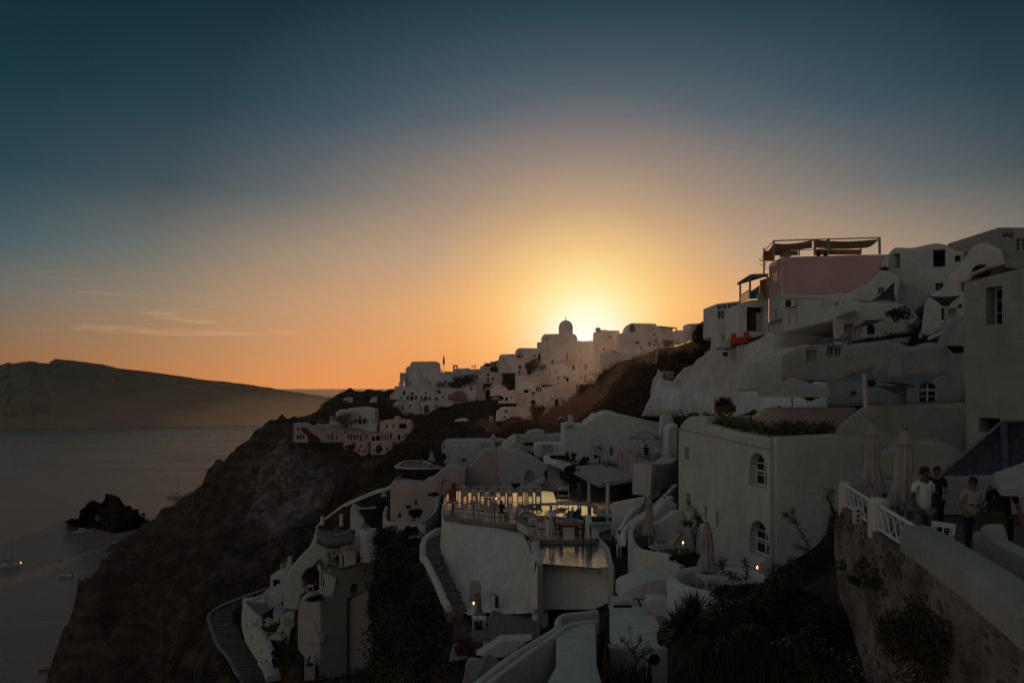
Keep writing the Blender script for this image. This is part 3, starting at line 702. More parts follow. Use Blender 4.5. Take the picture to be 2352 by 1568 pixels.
# ---------------------------------------------------------------- far village on the headland
def O(Z, *ps): return [Z(*p) for p in ps]
def WN(Z, *ws): return [(*Z(a,b),*Z(c,d),st) for a,b,c,d,st in ws]
def fh(name, label, Z, outline, Y, D=8, mat='limewash_far', wins=(), **k):
    return house(name, label, O(Z,*outline), Y, D, mat, WN(Z,*wins), far=True, r=.25, depth=.35, **k)
VIL = None
fh('tall_house','tallest white house at the headland tip with a barrel roof',Z3,[(1253,830),(1253,625),(1275,603),(1295,600),(1299,575),(1312,559),(1330,556),(1545,553),(1562,560),(1572,580),(1572,660),(1580,830)],345,12,'limewash_far',[(1482,760,1498,784,'oa'),(1297,762,1310,773,'o'),(1450,790,1456,800,'o')])
fh('balcony_house','narrow white house front pierced by an arch showing sky',Z3,[(1188,835),(1184,775),(1195,740),(1195,666),(1254,666),(1254,835)],343,5,'limewash_far',[(1219,752,1241,796,'ta')])
fh('white_house','white house with two rows of dark windows below the barrel roof',Z3,[(1092,950),(1100,875),(1143,850),(1143,798),(1410,806),(1540,830),(1560,868),(1600,872),(1660,875),(1660,950)],335,7,'limewash_far',
   [(1226,845,1250,884,'o'),(1304,858,1327,884,'o'),(1262,897,1284,927,'o'),(1345,895,1366,925,'o'),(1300,895,1330,942,'d'),(1201,900,1218,922,'o'),(1443,858,1462,876,'o'),(1436,898,1467,940,'d'),(1404,902,1420,928,'o'),(1480,905,1500,938,'d'),(1545,912,1570,940,'o'),(1612,895,1630,914,'o')])
fh('white_house','lowest white house of the headland tip, four small windows and a creeper',Z3,[(1120,990),(1160,945),(1382,945),(1402,1050),(1385,1092),(1310,1127),(1200,1120),(1185,1050)],325,6,'limewash_far',[(1211,995,1229,1025,'o'),(1286,980,1303,1006,'o'),(1210,1065,1227,1090,'o'),(1250,1070,1270,1105,'d'),(1280,1064,1336,1112,'d')])
fh('white_house','white house with a tall arched doorway above the dark mound',Z3,[(1385,1085),(1412,1040),(1393,945),(1660,945),(1660,992),(1600,1002),(1520,1042),(1470,1085)],324,6,'limewash_far',[(1434,982,1484,1060,'da'),(1540,982,1556,1004,'o'),(1613,925,1642,988,'d')])
fh('terrace_wall','long white terrace wall along the ridge crest with watchers on it',Z3,[(1560,845),(1570,664),(1630,662),(1634,650),(1750,657),(1755,625),(1880,619),(1885,631),(1985,629),(1990,601),(2090,601),(2090,690),(1965,700),(1960,800)],341,4,'limewash_far',cat='wall')
fh('bell_gable','small bell gable beside the tallest house, sky in its arch',Z3,[(1582,665),(1582,650),(1586,632),(1594,622),(1602,632),(1612,645),(1612,665)],340.5,1,'limewash_far',[(1590,640,1600,660,'ta')],cat='bell tower')
fh('bell_gable','larger three-lobed bell gable standing on the ridge wall',Z3,[(1718,655),(1718,590),(1728,588),(1735,598),(1742,580),(1750,598),(1757,588),(1766,590),(1766,655)],340.5,1.2,'limewash_far',[(1735,604,1750,628,'ta')],cat='bell tower')
fh('stone_hut','square dark hut on the crest next to the two smaller watchers',Z3,[(2087,608),(2087,556),(2132,555),(2133,608)],338,5,'rose_far',[(2104,566,2118,600,'o')],cat='hut')
fh('stone_hut','narrow dark hut against the first ridge house',Z3,[(2143,610),(2143,565),(2168,561),(2168,610)],337,4,'rose_far',cat='hut')
fh('arched_house','white house with a wide blank wall around the maroon arches',Z3,[(1595,1000),(1598,815),(1790,822),(1935,790),(1958,770),(1960,950),(1900,946),(1770,978),(1660,1005)],318,6,'limewash_far',[(1886,812,1910,836,'o'),(1612,893,1630,912,'o')])
def maroon():
    pl = Plane(0,317.4); T = thing('maroon_front','maroon arched front with white framed windows and doors','house front',pl.w(pl.sz(Z3(1780,945))))
    ar = [(1712,948)]+[(1712,885),(1722,865),(1740,850),(1760,841),(1778,838),(1797,842),(1815,850),(1838,868),(1854,890),(1856,948)]
    prism(pl,O(Z3,*ar),.5,r=.1).build('wall','maroon_wash',T,smooth=40)
    prism(pl,O(Z3,(1672,930),(1672,890),(1680,880),(1692,875),(1704,880),(1711,890),(1711,930)),.5,r=.1).build('wall','maroon_wash',T,smooth=40)
    for a,b,c,d in ((1728,884,1750,922),(1763,852,1786,882),(1763,884,1786,925),(1800,884,1822,920),(1830,886,1848,920),(1684,892,1699,918)):
        x = prism(Plane(0,317.3),O(Z3,(a,d),(a,b),(c,b),(c,d)),.1,r=.02).build('window','white_paint',T)
        prism(Plane(0,317.25),O(Z3,(a+5,d-4),(a+5,b+4),(c-5,b+4),(c-5,d-4)),.05,r=.01).build('pane','shade',x)
maroon()
fh('ruined_house','roofless brown ruin with a tall opening between white houses',Z3,[(1963,950),(1963,752),(2013,747),(2018,880),(2038,812),(2090,808),(2100,940)],313,6,'tan_wash',[(2040,830,2080,930,'oa')])
fh('gabled_house','white house with a rounded gable over its single upper window',Z3,[(1965,770),(1970,692),(2010,682),(2030,657),(2066,648),(2110,660),(2205,668),(2215,780)],325,7,'limewash_far',[(2055,670,2078,698,'o'),(2052,714,2080,755,'d'),(2100,714,2120,740,'o'),(2258,692,2270,716,'o')][:3])
fh('vaulted_house','low white vaulted house front beside the ruin',Z3,[(2095,910),(2095,790),(2140,765),(2180,770),(2230,795),(2265,840),(2350,830),(2350,900)],306,7,'limewash_far',[(2108,800,2122,860,'oa')])
# ridge row towards the sun
fh('ridge_house','first ridge house below the domed church, one small window',Z4,[(207,670),(207,540),(215,503),(230,486),(365,480),(374,490),(374,670)],320,9,'limewash_far',[(253,527,268,545,'o')])
fh('ridge_house','ridge house with three upper windows in a row and a rounded roof',Z4,[(372,695),(372,460),(390,432),(415,422),(580,424),(597,434),(597,695)],312,9,'limewash_far',[(388,488,402,520,'o'),(408,486,427,520,'o'),(440,487,453,520,'o'),(414,452,427,476,'o'),(553,488,570,512,'o'),(408,592,430,630,'o'),(404,640,424,690,'d')])
fh('ridge_house','thin tall house pressed against the domed church',Z4,[(593,695),(593,365),(642,361),(642,695)],309,8,'limewash_far',[(600,480,622,545,'o')])
ch = fh('domed_church','church on the ridge with a round dome and cross beside the sun',Z4,[(640,700),(642,305),(656,286),(800,282),(955,284),(975,300),(985,330),(985,700)],300,14,'limewash_far',[(680,318,690,345,'o'),(730,546,744,580,'o'),(880,470,888,540,'o'),(700,400,708,430,'o')],cat='church')
def dome():
    c = pt(*Z4(871,283),306); r = px(69*.2331,306); u,v = Z4(871,218); hd = pt(*Z4(871,218),306).z-c.z; ht = pt(*Z4(871,151),306).z-c.z-hd
    m = MB(); prof = [(r,-1),(r,hd-.25),(r*1.05,hd-.2),(r*1.05,hd),(r*.985,hd+.05)]+[(r*.985*math.cos(a),hd+.05+ht*math.sin(a)) for a in [PI/2*i/9 for i in range(1,9)]]+[(.12,hd+ht)]
    m.lathe(c,prof,28); d = m.build('dome','limewash_far',ch,smooth=45)
    k = MB(); t = c+Vector((0,0,hd+ht)); k.lathe(t,[(.25,0),(.25,.3),(.1,.4)],8); k.bar(t+Vector((0,0,.3)),t+Vector((0,0,1.7)),.12); k.bar(t+Vector((-.4,0,1.2)),t+Vector((.4,0,1.2)),.12); k.build('cross','dark_metal',d)
dome()
fh('ridge_house','plain house under the sun with two stacked brown doors',Z4,[(985,780),(985,350),(1040,356),(1110,352),(1220,345),(1222,668),(1092,692),(1080,780)],287,9,'limewash_far',[(1055,577,1084,632,'d'),(1047,690,1076,766,'d'),(1016,700,1026,725,'o'),(1180,480,1195,505,'o'),(1010,440,1018,470,'o')])
fh('stepped_house','house with a slanting stair parapet below the church',Z4,[(718,770),(720,605),(770,590),(850,572),(900,610),(960,648),(1012,655),(1012,770)],292,6,'limewash_far',[(878,712,900,750,'o'),(776,640,786,664,'o'),(940,592,952,640,'o')])
fh('terrace_wall','broad white terrace wall under the open parasol of the upper village',Z4,[(372,845),(375,694),(720,690),(752,760),(752,850)],293,5,'limewash_far',[(378,755,392,780,'o')],cat='wall')
fh('ridge_house','flat-roofed ridge house just right of the sun with a bush on top',Z4,[(1160,680),(1165,262),(1186,246),(1270,243),(1284,250),(1400,250),(1402,330),(1412,465),(1300,480),(1220,500)],276,9,'limewash_far',[(1300,300,1312,325,'o'),(1240,420,1252,450,'o'),(1310,445,1330,470,'o')])
fh('vaulted_house','large barrel-vaulted ridge house with a row of sky-lit openings',Z4,[(1410,480),(1412,275),(1470,270),(1470,240),(1484,206),(1510,180),(1530,177),(1750,182),(1768,196),(1776,214),(1806,204),(1925,220),(1930,300),(1940,425),(1800,432),(1605,438),(1600,480)],263,10,'limewash_far',
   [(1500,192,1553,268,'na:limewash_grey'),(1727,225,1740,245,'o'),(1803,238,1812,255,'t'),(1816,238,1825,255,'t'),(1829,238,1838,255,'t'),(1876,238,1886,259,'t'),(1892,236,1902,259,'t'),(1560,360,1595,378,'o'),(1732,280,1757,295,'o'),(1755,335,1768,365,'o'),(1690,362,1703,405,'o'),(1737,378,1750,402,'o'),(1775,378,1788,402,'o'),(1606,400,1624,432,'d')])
fh('terrace_wall','plain white terrace wall below the barrel-vaulted ridge house',Z4,[(1215,650),(1220,475),(1412,462),(1600,470),(1605,440),(1790,430),(1640,500),(1420,560),(1290,640)],261,5,'limewash_far',[(1540,352,1556,360,'o')][:0],cat='wall')
def canopy():
    T = thing('roof_pergola','thin flat pergola roof on one post beside the barrel-vaulted house','pergola',pt(*Z4(1950,265),262))
    a,b = pt(*Z4(1790,205),262), pt(*Z4(1968,221),262)
    m = MB(); q = [a,b,b+Vector((0,6,.3)),a+Vector((0,6,.3))]; m.add(q+[p-Vector((0,0,.25)) for p in q],[(0,1,2,3),(7,6,5,4),(0,4,5,1),(1,5,6,2),(2,6,7,3),(3,7,4,0)]); m.build('roof','grey_wood',T)
    m = MB(); m.bar(pt(*Z4(1962,222),262),pt(*Z4(1962,262),262),.25); m.bar(pt(*Z4(1962,238),262),pt(*Z4(1940,265),262),.2); m.build('post','grey_wood',T)
canopy()
fh('ridge_house','low ridge house with outdoor chairs along its front terrace',Z4,[(1938,390),(1945,272),(1966,248),(2072,246),(2072,365)],226,8,'limewash_far',[])
fh('ridge_house','ridge house with an open roof frame half hidden by a tree',Z4,[(2060,360),(2066,240),(2078,225),(2078,185),(2215,177),(2215,300),(2160,335)],216,7,'limewash_far',[(2085,195,2150,222,'t'),(2110,265,2125,300,'o')])
fh('chair_terrace','thin white terrace edge crowded with tiny chairs',Z4,[(1935,395),(1940,345),(2150,300),(2160,325),(2010,385)],222,3,'limewash_far',cat='terrace')
fh('white_marker','slim white pillar with a low white wall on the brown slope',Z4,[(1688,588),(1700,575),(1740,555),(1762,550),(1762,460),(1768,446),(1778,446),(1784,470),(1776,500),(1774,590)],158,.8,'limewash_far',cat='pillar')
fh('white_arch','pale curved end of a cave house emerging from the brown slope',Z4,[(1207,1000),(1210,960),(1225,925),(1245,900),(1275,893),(1275,930),(1250,960),(1240,1000)],205,4,'limewash_far',cat='cave house')
# middle tier
fh('cave_house','house with three tall narrow windows in its pointed front',Z4,[(482,1010),(500,872),(570,766),(605,767),(642,810),(742,800),(762,880),(702,965),(622,1010)],268,6,'limewash_far',[(577,808,590,850,'o'),(596,808,610,850,'o'),(618,808,630,850,'o'),(537,855,565,880,'o'),(526,935,574,972,'oa'),(545,895,552,910,'o')])
fh('cave_house','flat house front with one wide dark opening above a stair',Z4,[(383,1010),(386,757),(482,750),(565,762),(522,872),(482,1010)],275,5,'limewash_far',[(458,832,502,865,'o'),(506,832,528,880,'o')])
fh('cave_house','blank pale house above the blue door',Z4,[(738,1010),(744,752),(970,762),(972,890),(922,905),(900,1010)],277,6,'limewash_far',[(875,712,900,752,'o'),(970,784,982,800,'o')][:1])
fh('blue_door_house','small white house with a blue door on the slope edge',Z4,[(655,1020),(680,942),(710,902),(760,880),(938,878),(908,938),(842,990),(762,1010)],256,5,'limewash_far',[(762,925,803,995,'b'),(822,922,862,972,'da'),(728,912,742,930,'o'),(675,955,690,980,'o')])
fh('cave_house','long low white house with a grey shutter, trees before it',Z4,[(178,1145),(185,1052),(230,1012),(270,1003),(520,1008),(552,1022),(560,1085),(500,1140),(400,1150)],250,6,'limewash_far',[(270,1030,298,1065,'g'),(258,1090,274,1115,'o'),(413,1095,426,1118,'o'),(506,1095,520,1120,'o')])
fh('cave_house','slanted white vault with one arched opening behind the thatched kiosk',Z4,[(203,970),(215,892),(350,832),(380,842),(388,970)],271,6,'limewash_far',[(275,905,300,942,'oa'),(325,905,345,915,'o')])
fh('vaulted_house','whitewashed dome-like vault beside the slanted vault',Z4,[(130,900),(140,830),(180,795),(230,795),(280,815),(305,840),(300,870),(215,895)],285,5,'limewash_far',[])
fh('white_steps','jumble of white steps and ledges under the blue door house',Z4,[(498,1158),(520,1112),(640,1092),(700,1002),(758,990),(742,1032),(682,1085),(602,1158)],241,4,'limewash_far',cat='steps')
fh('garden_wall','short curved white garden wall among dark shrubs',Z4,[(82,1235),(90,1216),(180,1235),(275,1245),(274,1266),(150,1262)],206,1,'limewash_far',cat='wall')
fh('gate_pillar','white gate pillars at the edge of the dark mound',Z4,[(117,1200),(117,1135),(122,1095),(150,1100),(156,1135),(150,1200)],228,3,'limewash_far',[(132,1108,146,1150,'o')],cat='gate')
# western houses
fh('white_house','bright white house with a blue door and fanlight, red bougainvillea in front',Z3,[(545,1190),(560,1092),(565,1057),(600,1030),(670,1034),(690,1016),(780,1008),(860,1005),(950,1031),(955,1190)],286,8,'limewash',[(748,1122,772,1155,'o'),(788,1120,820,1172,'b'),(830,1122,860,1152,'o'),(915,1118,930,1137,'o'),(790,1093,820,1113,'oa'),(832,1160,858,1172,'o')])
fh('courtyard_wall','swooping white courtyard wall below the blue door',Z3,[(500,1182),(504,1097),(545,1097),(600,1132),(700,1168),(955,1180),(968,1155),(968,1252),(900,1250),(770,1214),(600,1196)],282,2,'limewash',cat='wall')
fh('pink_house','long faded pink house with an outside stair on the cliff edge',Z3,[(146,1352),(148,1165),(330,1174),(336,1182),(590,1178),(625,1200),(770,1215),(900,1250),(957,1253),(957,1350),(640,1352),(290,1356)],283,8,'rose_far',
   [(182,1202,200,1234,'o'),(182,1278,205,1318,'o'),(212,1275,232,1320,'d'),(240,1280,258,1315,'o'),(440,1207,452,1228,'o'),(487,1280,502,1315,'o'),(520,1266,540,1330,'da'),(562,1288,578,1320,'o'),(655,1240,668,1262,'o'),(683,1275,698,1315,'o'),(708,1272,726,1335,'d'),(740,1280,755,1320,'o'),(770,1275,785,1315,'o'),(800,1280,820,1335,'d'),(858,1275,872,1312,'o'),(832,1255,845,1270,'o')])
fh('outside_stair','dark stone stair climbing the pink house front',Z3,[(205,1210),(262,1206),(300,1245),(400,1320),(405,1356),(290,1356),(285,1290)],282,2,'brown_stone',cat='stair')
fh('pink_house','pink terraced house with a pale canopy over its porch',Z3,[(990,1350),(1000,1147),(1035,1136),(1137,1130),(1140,1098),(1173,1098),(1176,1126),(1270,1132),(1290,1140),(1300,1165),(1310,1215),(1240,1348),(1205,1374),(1120,1348)],266,7,'rose_far',[(1058,1178,1075,1210,'o'),(1124,1178,1140,1210,'o'),(1100,1255,1118,1312,'oa'),(1175,1275,1200,1328,'o'),(1245,1255,1262,1283,'o'),(1190,1168,1262,1215,'o'),(1030,1272,1068,1330,'o')])
fh('porch_block','low dark porch beneath the pale canopy',Z3,[(903,1350),(905,1300),(955,1272),(1070,1270),(1070,1350)],265,4,'tan_wash',[(920,1296,950,1338,'o'),(960,1290,1000,1338,'o')],cat='porch')
def porch_canopy():
    m = MB(); a,b,c,d = pt(*Z3(955,1272),261),pt(*Z3(1070,1272),261),pt(*Z3(1075,1246),266),pt(*Z3(995,1246),266)
    m.add([a,b,c,d]+[p-Vector((0,0,.15)) for p in (a,b,c,d)],[(0,1,2,3),(7,6,5,4),(0,4,5,1),(1,5,6,2),(2,6,7,3),(3,7,4,0)])
    tag(m.build('porch_canopy','canvas'),'pale sloping canopy over the pink house porch','canopy')
porch_canopy()
fh('annex_house','lower rose annex with creepers on the retaining wall',Z3,[(638,1410),(640,1360),(875,1358),(882,1455),(855,1484),(810,1486),(770,1446)],262,5,'rose_far',[(800,1375,818,1397,'o'),(840,1417,860,1448,'d'),(785,1410,800,1450,'d')])
fh('annex_house','squat rose annex with three openings at the foot of the pink terraces',Z3,[(908,1475),(910,1345),(1118,1343),(1122,1412),(1090,1435),(1040,1475)],255,5,'rose_far',[(960,1405,985,1440,'o'),(1013,1405,1028,1430,'o'),(1060,1400,1085,1430,'o'),(930,1420,945,1440,'o')])
fh('retaining_wall','rough brown retaining wall under the long pink house',Z3,[(85,1470),(92,1342),(300,1356),(640,1352),(640,1440),(460,1470),(300,1410),(240,1475)],284.5,3,'brown_stone',cat='wall')
fh('hill_chapel','small white chapel on the dark shoulder by the aerial',Z3,[(628,992),(634,926),(690,905),(727,915),(732,992)],333,6,'limewash_far',[(690,940,700,955,'o')],cat='chapel')
fh('lookout_wall','low brown lookout wall with seats at the end of the headland',Z3,[(640,1015),(650,965),(700,960),(960,958),(975,940),(1140,945),(1150,970),(1120,1012)],331,4,'brown_stone',cat='wall')
fh('white_shed','leaning white shed on the lookout',Z3,[(893,960),(905,935),(935,905),(970,903),(972,960)],330,4,'limewash_far',cat='shed')
def aerial():
    T = thing('aerial_mast','thin aerial mast with a crossbar against the sea horizon','aerial',pt(*Z3(610,930),334))
    m = MB(); P = lambda x,y: pt(*Z3(x,y),334)
    m.bar(P(610,930),P(610,855),.22); m.bar(P(597,876),P(623,870),.18); m.bar(P(600,882),P(618,866),.15); m.build('mast','dark_metal',T)
    m = MB(); m.bar(P(612,868),P(645,908),.1); m.bar(P(625,885),P(632,905),.15); m.build('stay','dark_metal',T)
aerial()
def flag():
    T = thing('flagpole','flagpole with a furled flag beside the ridge wall','flagpole',pt(*Z3(1628,612),341)); m = MB(); P = lambda x,y: pt(*Z3(x,y),341)
    m.bar(P(1628,655),P(1628,556),.18); m.build('pole','dark_metal',T)
    m = MB(); m.lathe(P(1629,592),[(.1,0),(.45,.8),(.4,2.5),(.12,4.2)],7); m.build('flag','dark_canvas',T)
flag()
fh('low_roof','low white roof showing among the dark mound shrubs',Z3,[(1738,1148),(1738,1130),(1800,1114),(1850,1118),(1870,1140)],254,3,'limewash_far',cat='roof')
fh('cave_arch','white arched roof half hidden beside the square chimney shrub',Z4,[(786,1170),(790,1120),(808,1106),(852,1104),(854,1170)],150,3,'limewash_dim',cat='cave house')
fh('rock_ledge','whitewashed ledge along the foot of the white rock with a hutch on it',Z7,[(70,1000),(110,918),(300,906),(560,930),(545,880),(700,872),(720,960),(725,1020),(300,1010)],111,1.5,'limewash_dim',[(556,950,600,985,'n'),(640,985,690,1018,'o')],cat='ledge')
fh('village_house','white village house with two windows tucked under the broad terrace wall',Z4,[(752,760),(760,690),(830,672),(900,690),(905,760)],288,4,'limewash_far',[(790,705,806,728,'o'),(850,700,866,724,'o')])
fh('village_house','small white house with one door on the slope edge below the sun',Z4,[(1085,775),(1092,700),(1130,692),(1170,720),(1165,770)],280,4,'limewash_far',[(1112,725,1126,765,'d')])
# ---------------------------------------------------------------- middle distance: pool hotel and its neighbours
def nh(name, label, Z, outline, plane, D=6, mat='limewash', wins=(), **k):
    return house(name, label, O(Z,*outline), plane, D, mat, WN(Z,*wins), **k)
ZF = H-9.3
nh('long_house','long low white house with a flat parapet roof above the stone terrace',Z9,[(1040,470),(1040,297),(1066,249),(1500,243),(1815,238),(1930,246),(1982,258),(1985,345),(1640,400),(1500,520),(1430,580),(1280,640),(1125,620),(1075,560)],122,7,'limewash_dim',[(1060,300,1080,345,'o')])
def long_house_chimney():
    pl = Plane(0,121.2); T = thing('roof_chimney','white roof block with a small knobbed chimney on the long house','chimney',pl.w(pl.sz(Z9(1870,250))))
    prism(pl,O(Z9,(1813,262),(1813,207),(1915,205),(1930,262)),1.6,r=.1).build('block','limewash_dim',T,smooth=40)
    c = pt(*Z9(1804,240),121.5); MB().lathe(c,[(.36,-1.0),(.33,-.1),(.28,.25),(.36,.35),(.40,.55),(.28,.75),(.32,.9),(.05,1.05)],10).build('pot','limewash_dim',T,smooth=50)
long_house_chimney()
nh('front_wing','lower front wing of the long house with curtained doors',Z9,[(1158,660),(1160,302),(1600,286),(1640,345),(1640,500),(1500,560),(1430,600),(1280,660)],118,2,'limewash_dim',[(1288,475,1320,612,'p'),(1340,490,1376,566,'w'),(1380,498,1405,553,'o'),(1160,342,1172,430,'o')][:3])
ar = O(Z9,(1385,1000),(1390,662),(1440,620),(1500,588),(1560,500),(1610,425),(1650,395),(1700,376),(1790,366),(1892,362),(1866,735),(1902,835),(1930,1000))
house('pink_gable','large dusty pink gable wall behind the long dining table',ar,108,4,'rose_wash',r=.1)
ar = O(Z9,(1926,1005),(1900,835),(1863,735),(1889,358),(1915,348),(2180,412),(2352,466))+sm(O(Z10,(140,515),(280,545),(400,602),(500,650),(545,664)),3)+O(Z10,(550,722),(520,765),(516,820),(560,885),(640,965),(658,1000),(490,1060),(180,1010))
house('white_gable','curved white gable wall with an arched niche and stair behind the dining table',ar,107,4,'limewash_dim',WN(Z10,(258,748,395,888,'na:limewash_grey'),(92,915,210,980,'o')),r=.1)
def gable_stair():
    pl = Plane(0,105.5); T = thing('stair_wall','slanting white stair flank against the curved gable wall','stair',pl.w(pl.sz(Z10(400,1050))))
    prism(pl,O(Z10,(170,1000),(440,865),(505,828),(512,885),(420,960),(360,985),(300,1010)),.5,r=.08).build('flank','limewash',T,smooth=40)
    prism(Plane(0,104.8),O(Z10,(480,1060),(655,1012),(660,1030),(490,1085)),.4,r=.06).build('flank','limewash',T,smooth=40)
gable_stair()
ar = O(Z9,(280,1230),(283,935),(296,858),(332,822),(372,784),(376,842),(740,876))+sm(O(Z9,(800,822),(880,806),(960,745),(1060,660),(1125,624),(1180,612)),3)+O(Z9,(1280,640),(1385,662),(1385,985),(1260,1005),(1150,1005),(1020,1052),(970,1290),(700,1480),(440,1485),(400,1440),(280,1420))
house('terraced_house','white house stepping down from the stone terrace with an arched niche',ar,104,5,'rose_wash',WN(Z9,(1026,812,1152,1015,'na:rose_wash'),(640,1112,676,1190,'w'),(396,1302,440,1372,'oa'),(520,1188,578,1240,'oa')),r=.12)
CW = lambda Z, name, label, pts, t, mat, **k: ribbon_wall(name,label,[(*(Z(x,y)),Y,dy) for x,y,Y,dy in []] or [(Z(x,y)[0],Y,Z(x,y)[1],Z(x,yb)[1]) for x,y,Y,yb in pts],t,mat,**k)
# courtyard bowl
CW(Z9,'bowl_wall','curved white wall around the sunken court of the terraced house',[(205,1200,98.8,1470),(172,1300,95.2,1520),(190,1400,92.7,1560),(270,1432,92.1,1600),(440,1440,92.1,1650),(560,1455,92.1,1650),(720,1430,92.7,1650),(860,1370,93.9,1600),(950,1290,96.4,1570),(990,1180,98.8,1550),(1010,1080,101.3,1500),(1040,1045,103.7,1500)],.35,'limewash_dim',n=4)
CW(Z9,'low_wall','low curved white wall below the sunken court',[(440,1580,86.6,1700),(470,1510,85.4,1680),(560,1490,84.8,1680),(720,1470,84.2,1680),(800,1480,84.2,1700)],.35,'limewash_dim')
# stone terrace
CW(Z9,'stone_terrace_wall','dark dry-stone terrace wall with a pale rim, loungers above',[(375,640,117.5,880),(372,660,113.0,880),(385,660,109.6,905),(560,668,107.9,905),(760,668,107.9,905),(930,662,109.0,880),(1070,655,111.9,860)],.6,'dark_stone',n=4)
CW(Z9,'terrace_parapet','pale rim around the stone terrace',[(1065,632,111.4,650),(860,636,108.4,655),(640,633,107.6,652),(480,626,108.5,645),(395,612,110.7,630),(430,580,115.3,596),(520,535,118.6,550),(720,526,120.9,540),(800,545,120.9,560),(870,572,119.2,588)],.5,'limewash_dim',n=4,cat='parapet')
def stone_floor():
    o = level('terrace_floor',O(Z9,(400,612),(520,560),(720,548),(860,580),(1070,628),(860,632),(640,628)),H-11.4,'pavement',.4); tag(o,'paved floor of the round stone terrace',kind='structure')
stone_floor()
# chimney house and neighbours
ar = O(Z10,(757,690),(757,168),(820,165),(1040,170),(1060,130),(1110,102),(1168,42),(1225,40),(1300,10),(1370,0),(1430,25),(1480,40),(1590,62),(1800,105),(1990,142))+O(Z10,(2000,140),(2200,170),(2205,610),(1450,650),(1420,700),(1260,670),(1050,660))
house('chimney_house','broad white cave house with a square chimney and one arched window',ar,112,7,'limewash',WN(Z10,(1340,448,1387,560,'wa'),(1140,548,1188,602,'o'),(1196,560,1226,660,'g')),r=.2)
def chimney():
    pl = Plane(0,111.4); T = thing('square_chimney','square white chimney with dark smoke slots on the broad cave house','chimney',pl.w(pl.sz(Z10(848,165))))
    prism(pl,O(Z10,(820,185),(822,75),(826,45),(870,45),(874,75),(878,185)),1.3,[hole_loop(pl,*Z10(835,52),*Z10(844,64)),hole_loop(pl,*Z10(852,52),*Z10(862,64))],r=.08).build('stack','limewash',T,smooth=40)
    prism(pl,O(Z10,(762,200),(765,165),(800,132),(822,130),(822,200)),1.3,r=.12).build('shoulder','limewash',T,smooth=40)
chimney()
ar = O(Z10,(1985,300),(1992,140),(2003,65),(2060,55),(2130,62),(2160,110),(2166,165),(2166,300))
house('rounded_pier','rounded white pier standing at the end of the long cave house wall',ar,109,1.6,'limewash',r=.3,cat='pier')
ar = O(Z10,(2070,660),(2072,260),(2090,200),(2130,170),(2205,165),(2205,660))
house('rounded_buttress','tall white buttress with a curved shoulder behind the parasol',ar,100,3,'limewash',r=.3,cat='buttress')
def wall_ledge():
    pl = Plane(0,111.3); T = thing('wall_balcony','tiny white balcony with a stair stub on the cave house wall','balcony',pl.w(pl.sz(Z10(1175,520))))
    prism(pl,O(Z10,(1118,452),(1120,432),(1232,430),(1232,450)),.5,r=.05).build('slab','limewash_dim',T,smooth=40)
    m = MB(); P = lambda x,y,d=0: pt(*Z10(x,y),111.2+d)
    for a,b in (((1120,432),(1116,355)),((1230,430),(1234,352)),((1118,365),(1180,372)),((1180,372),(1234,362))): m.bar(P(*a),P(*b),.07)
    m.build('rail','grey_paint',T)
    m = MB(); m.bar(P(1175,452),P(1225,525),.35,.25); m.build('brace','limewash_dim',T)
    prism(Plane(0,111.25),O(Z10,(1188,455),(1228,455),(1228,500),(1188,480)),.1,r=.01).build('recess','shade',T)
wall_ledge()
nh('roof_room','white roof room with rounded corners under the black festoon cable',Z10,[(208,530),(210,345),(245,318),(275,312),(300,262),(400,238),(460,240),(512,250),(516,300),(640,296),(700,285),(755,300),(758,420),(500,440),(390,440),(390,530)],121,4,'limewash_dim',[(255,395,375,436,'o')])
nh('door_house','low white house with two pale shuttered doors',Z10,[(386,600),(390,430),(405,412),(440,407),(757,407),(760,620),(640,640),(520,600),(440,600)],115,4,'limewash',[(486,425,552,525,'p'),(556,425,622,525,'p'),(380,555,438,580,'r')][:2])
nh('ramp_parapet','sloping white parapet climbing past the long house roof',Z10,[(-40,500),(-30,410),(0,385),(60,330),(130,286),(150,286),(150,400),(60,485)],116,.6,'limewash',cat='parapet')
nh('lattice_screen','pierced white screen above the pink-paved ramp',Z10,[(148,400),(148,288),(255,288),(255,345),(205,345),(205,400)],119.5,.3,'limewash_dim',[(165+22*i,305+28*j,177+22*i,318+28*j,'t') for i in range(2) for j in range(3)],cat='screen')
def ramp():
    m = MB(); P = lambda x,y,Y: pt(*Z10(x,y),Y)
    a = [P(60,490,113.5),P(150,400,118.5),P(205,400,118.5),P(208,522,112.5)]
    m.add(a+[p-Vector((0,0,.5)) for p in a],[(3,2,1,0),(4,5,6,7),(0,1,5,4),(1,2,6,5),(2,3,7,6),(3,0,4,7)])
    tag(m.build('paved_ramp','rose_wash'),'narrow pink-paved ramp beside the pierced screen','ramp')
ramp()
CW(Z10,'planter_wall','swooping white planter wall holding agaves above the paved lane',[(500,560,99.5,640),(560,575,98.3,690),(660,590,97.0,730),(760,610,95.8,760),(795,650,94.5,790),(800,700,94.0,800),(830,760,93.6,800)],.5,'limewash',n=4,cat='planter')
nh('planter_wall','straight white planter wall before the cave house door',Z10,[(790,680),(790,622),(948,622),(952,680)],98,.4,'limewash',cat='planter')
def lane():
    m = MB(); P = lambda x,y,Y: pt(*Z10(x,y),Y)
    a = [[P(545,640,100),P(700,690,99),P(760,770,97)],[P(548,740,93),P(680,760,92.5),P(790,800,92)],[P(560,880,82),P(680,900,81.5),P(800,920,81)],[P(655,1000,69.5),P(740,1005,69.2),P(830,1015,69)]]
    o = skin_grid(a,3,3).build('paved_lane','pavement',smooth=60); tag(o,'grey paved lane running down to the pool terrace',kind='structure')
lane()
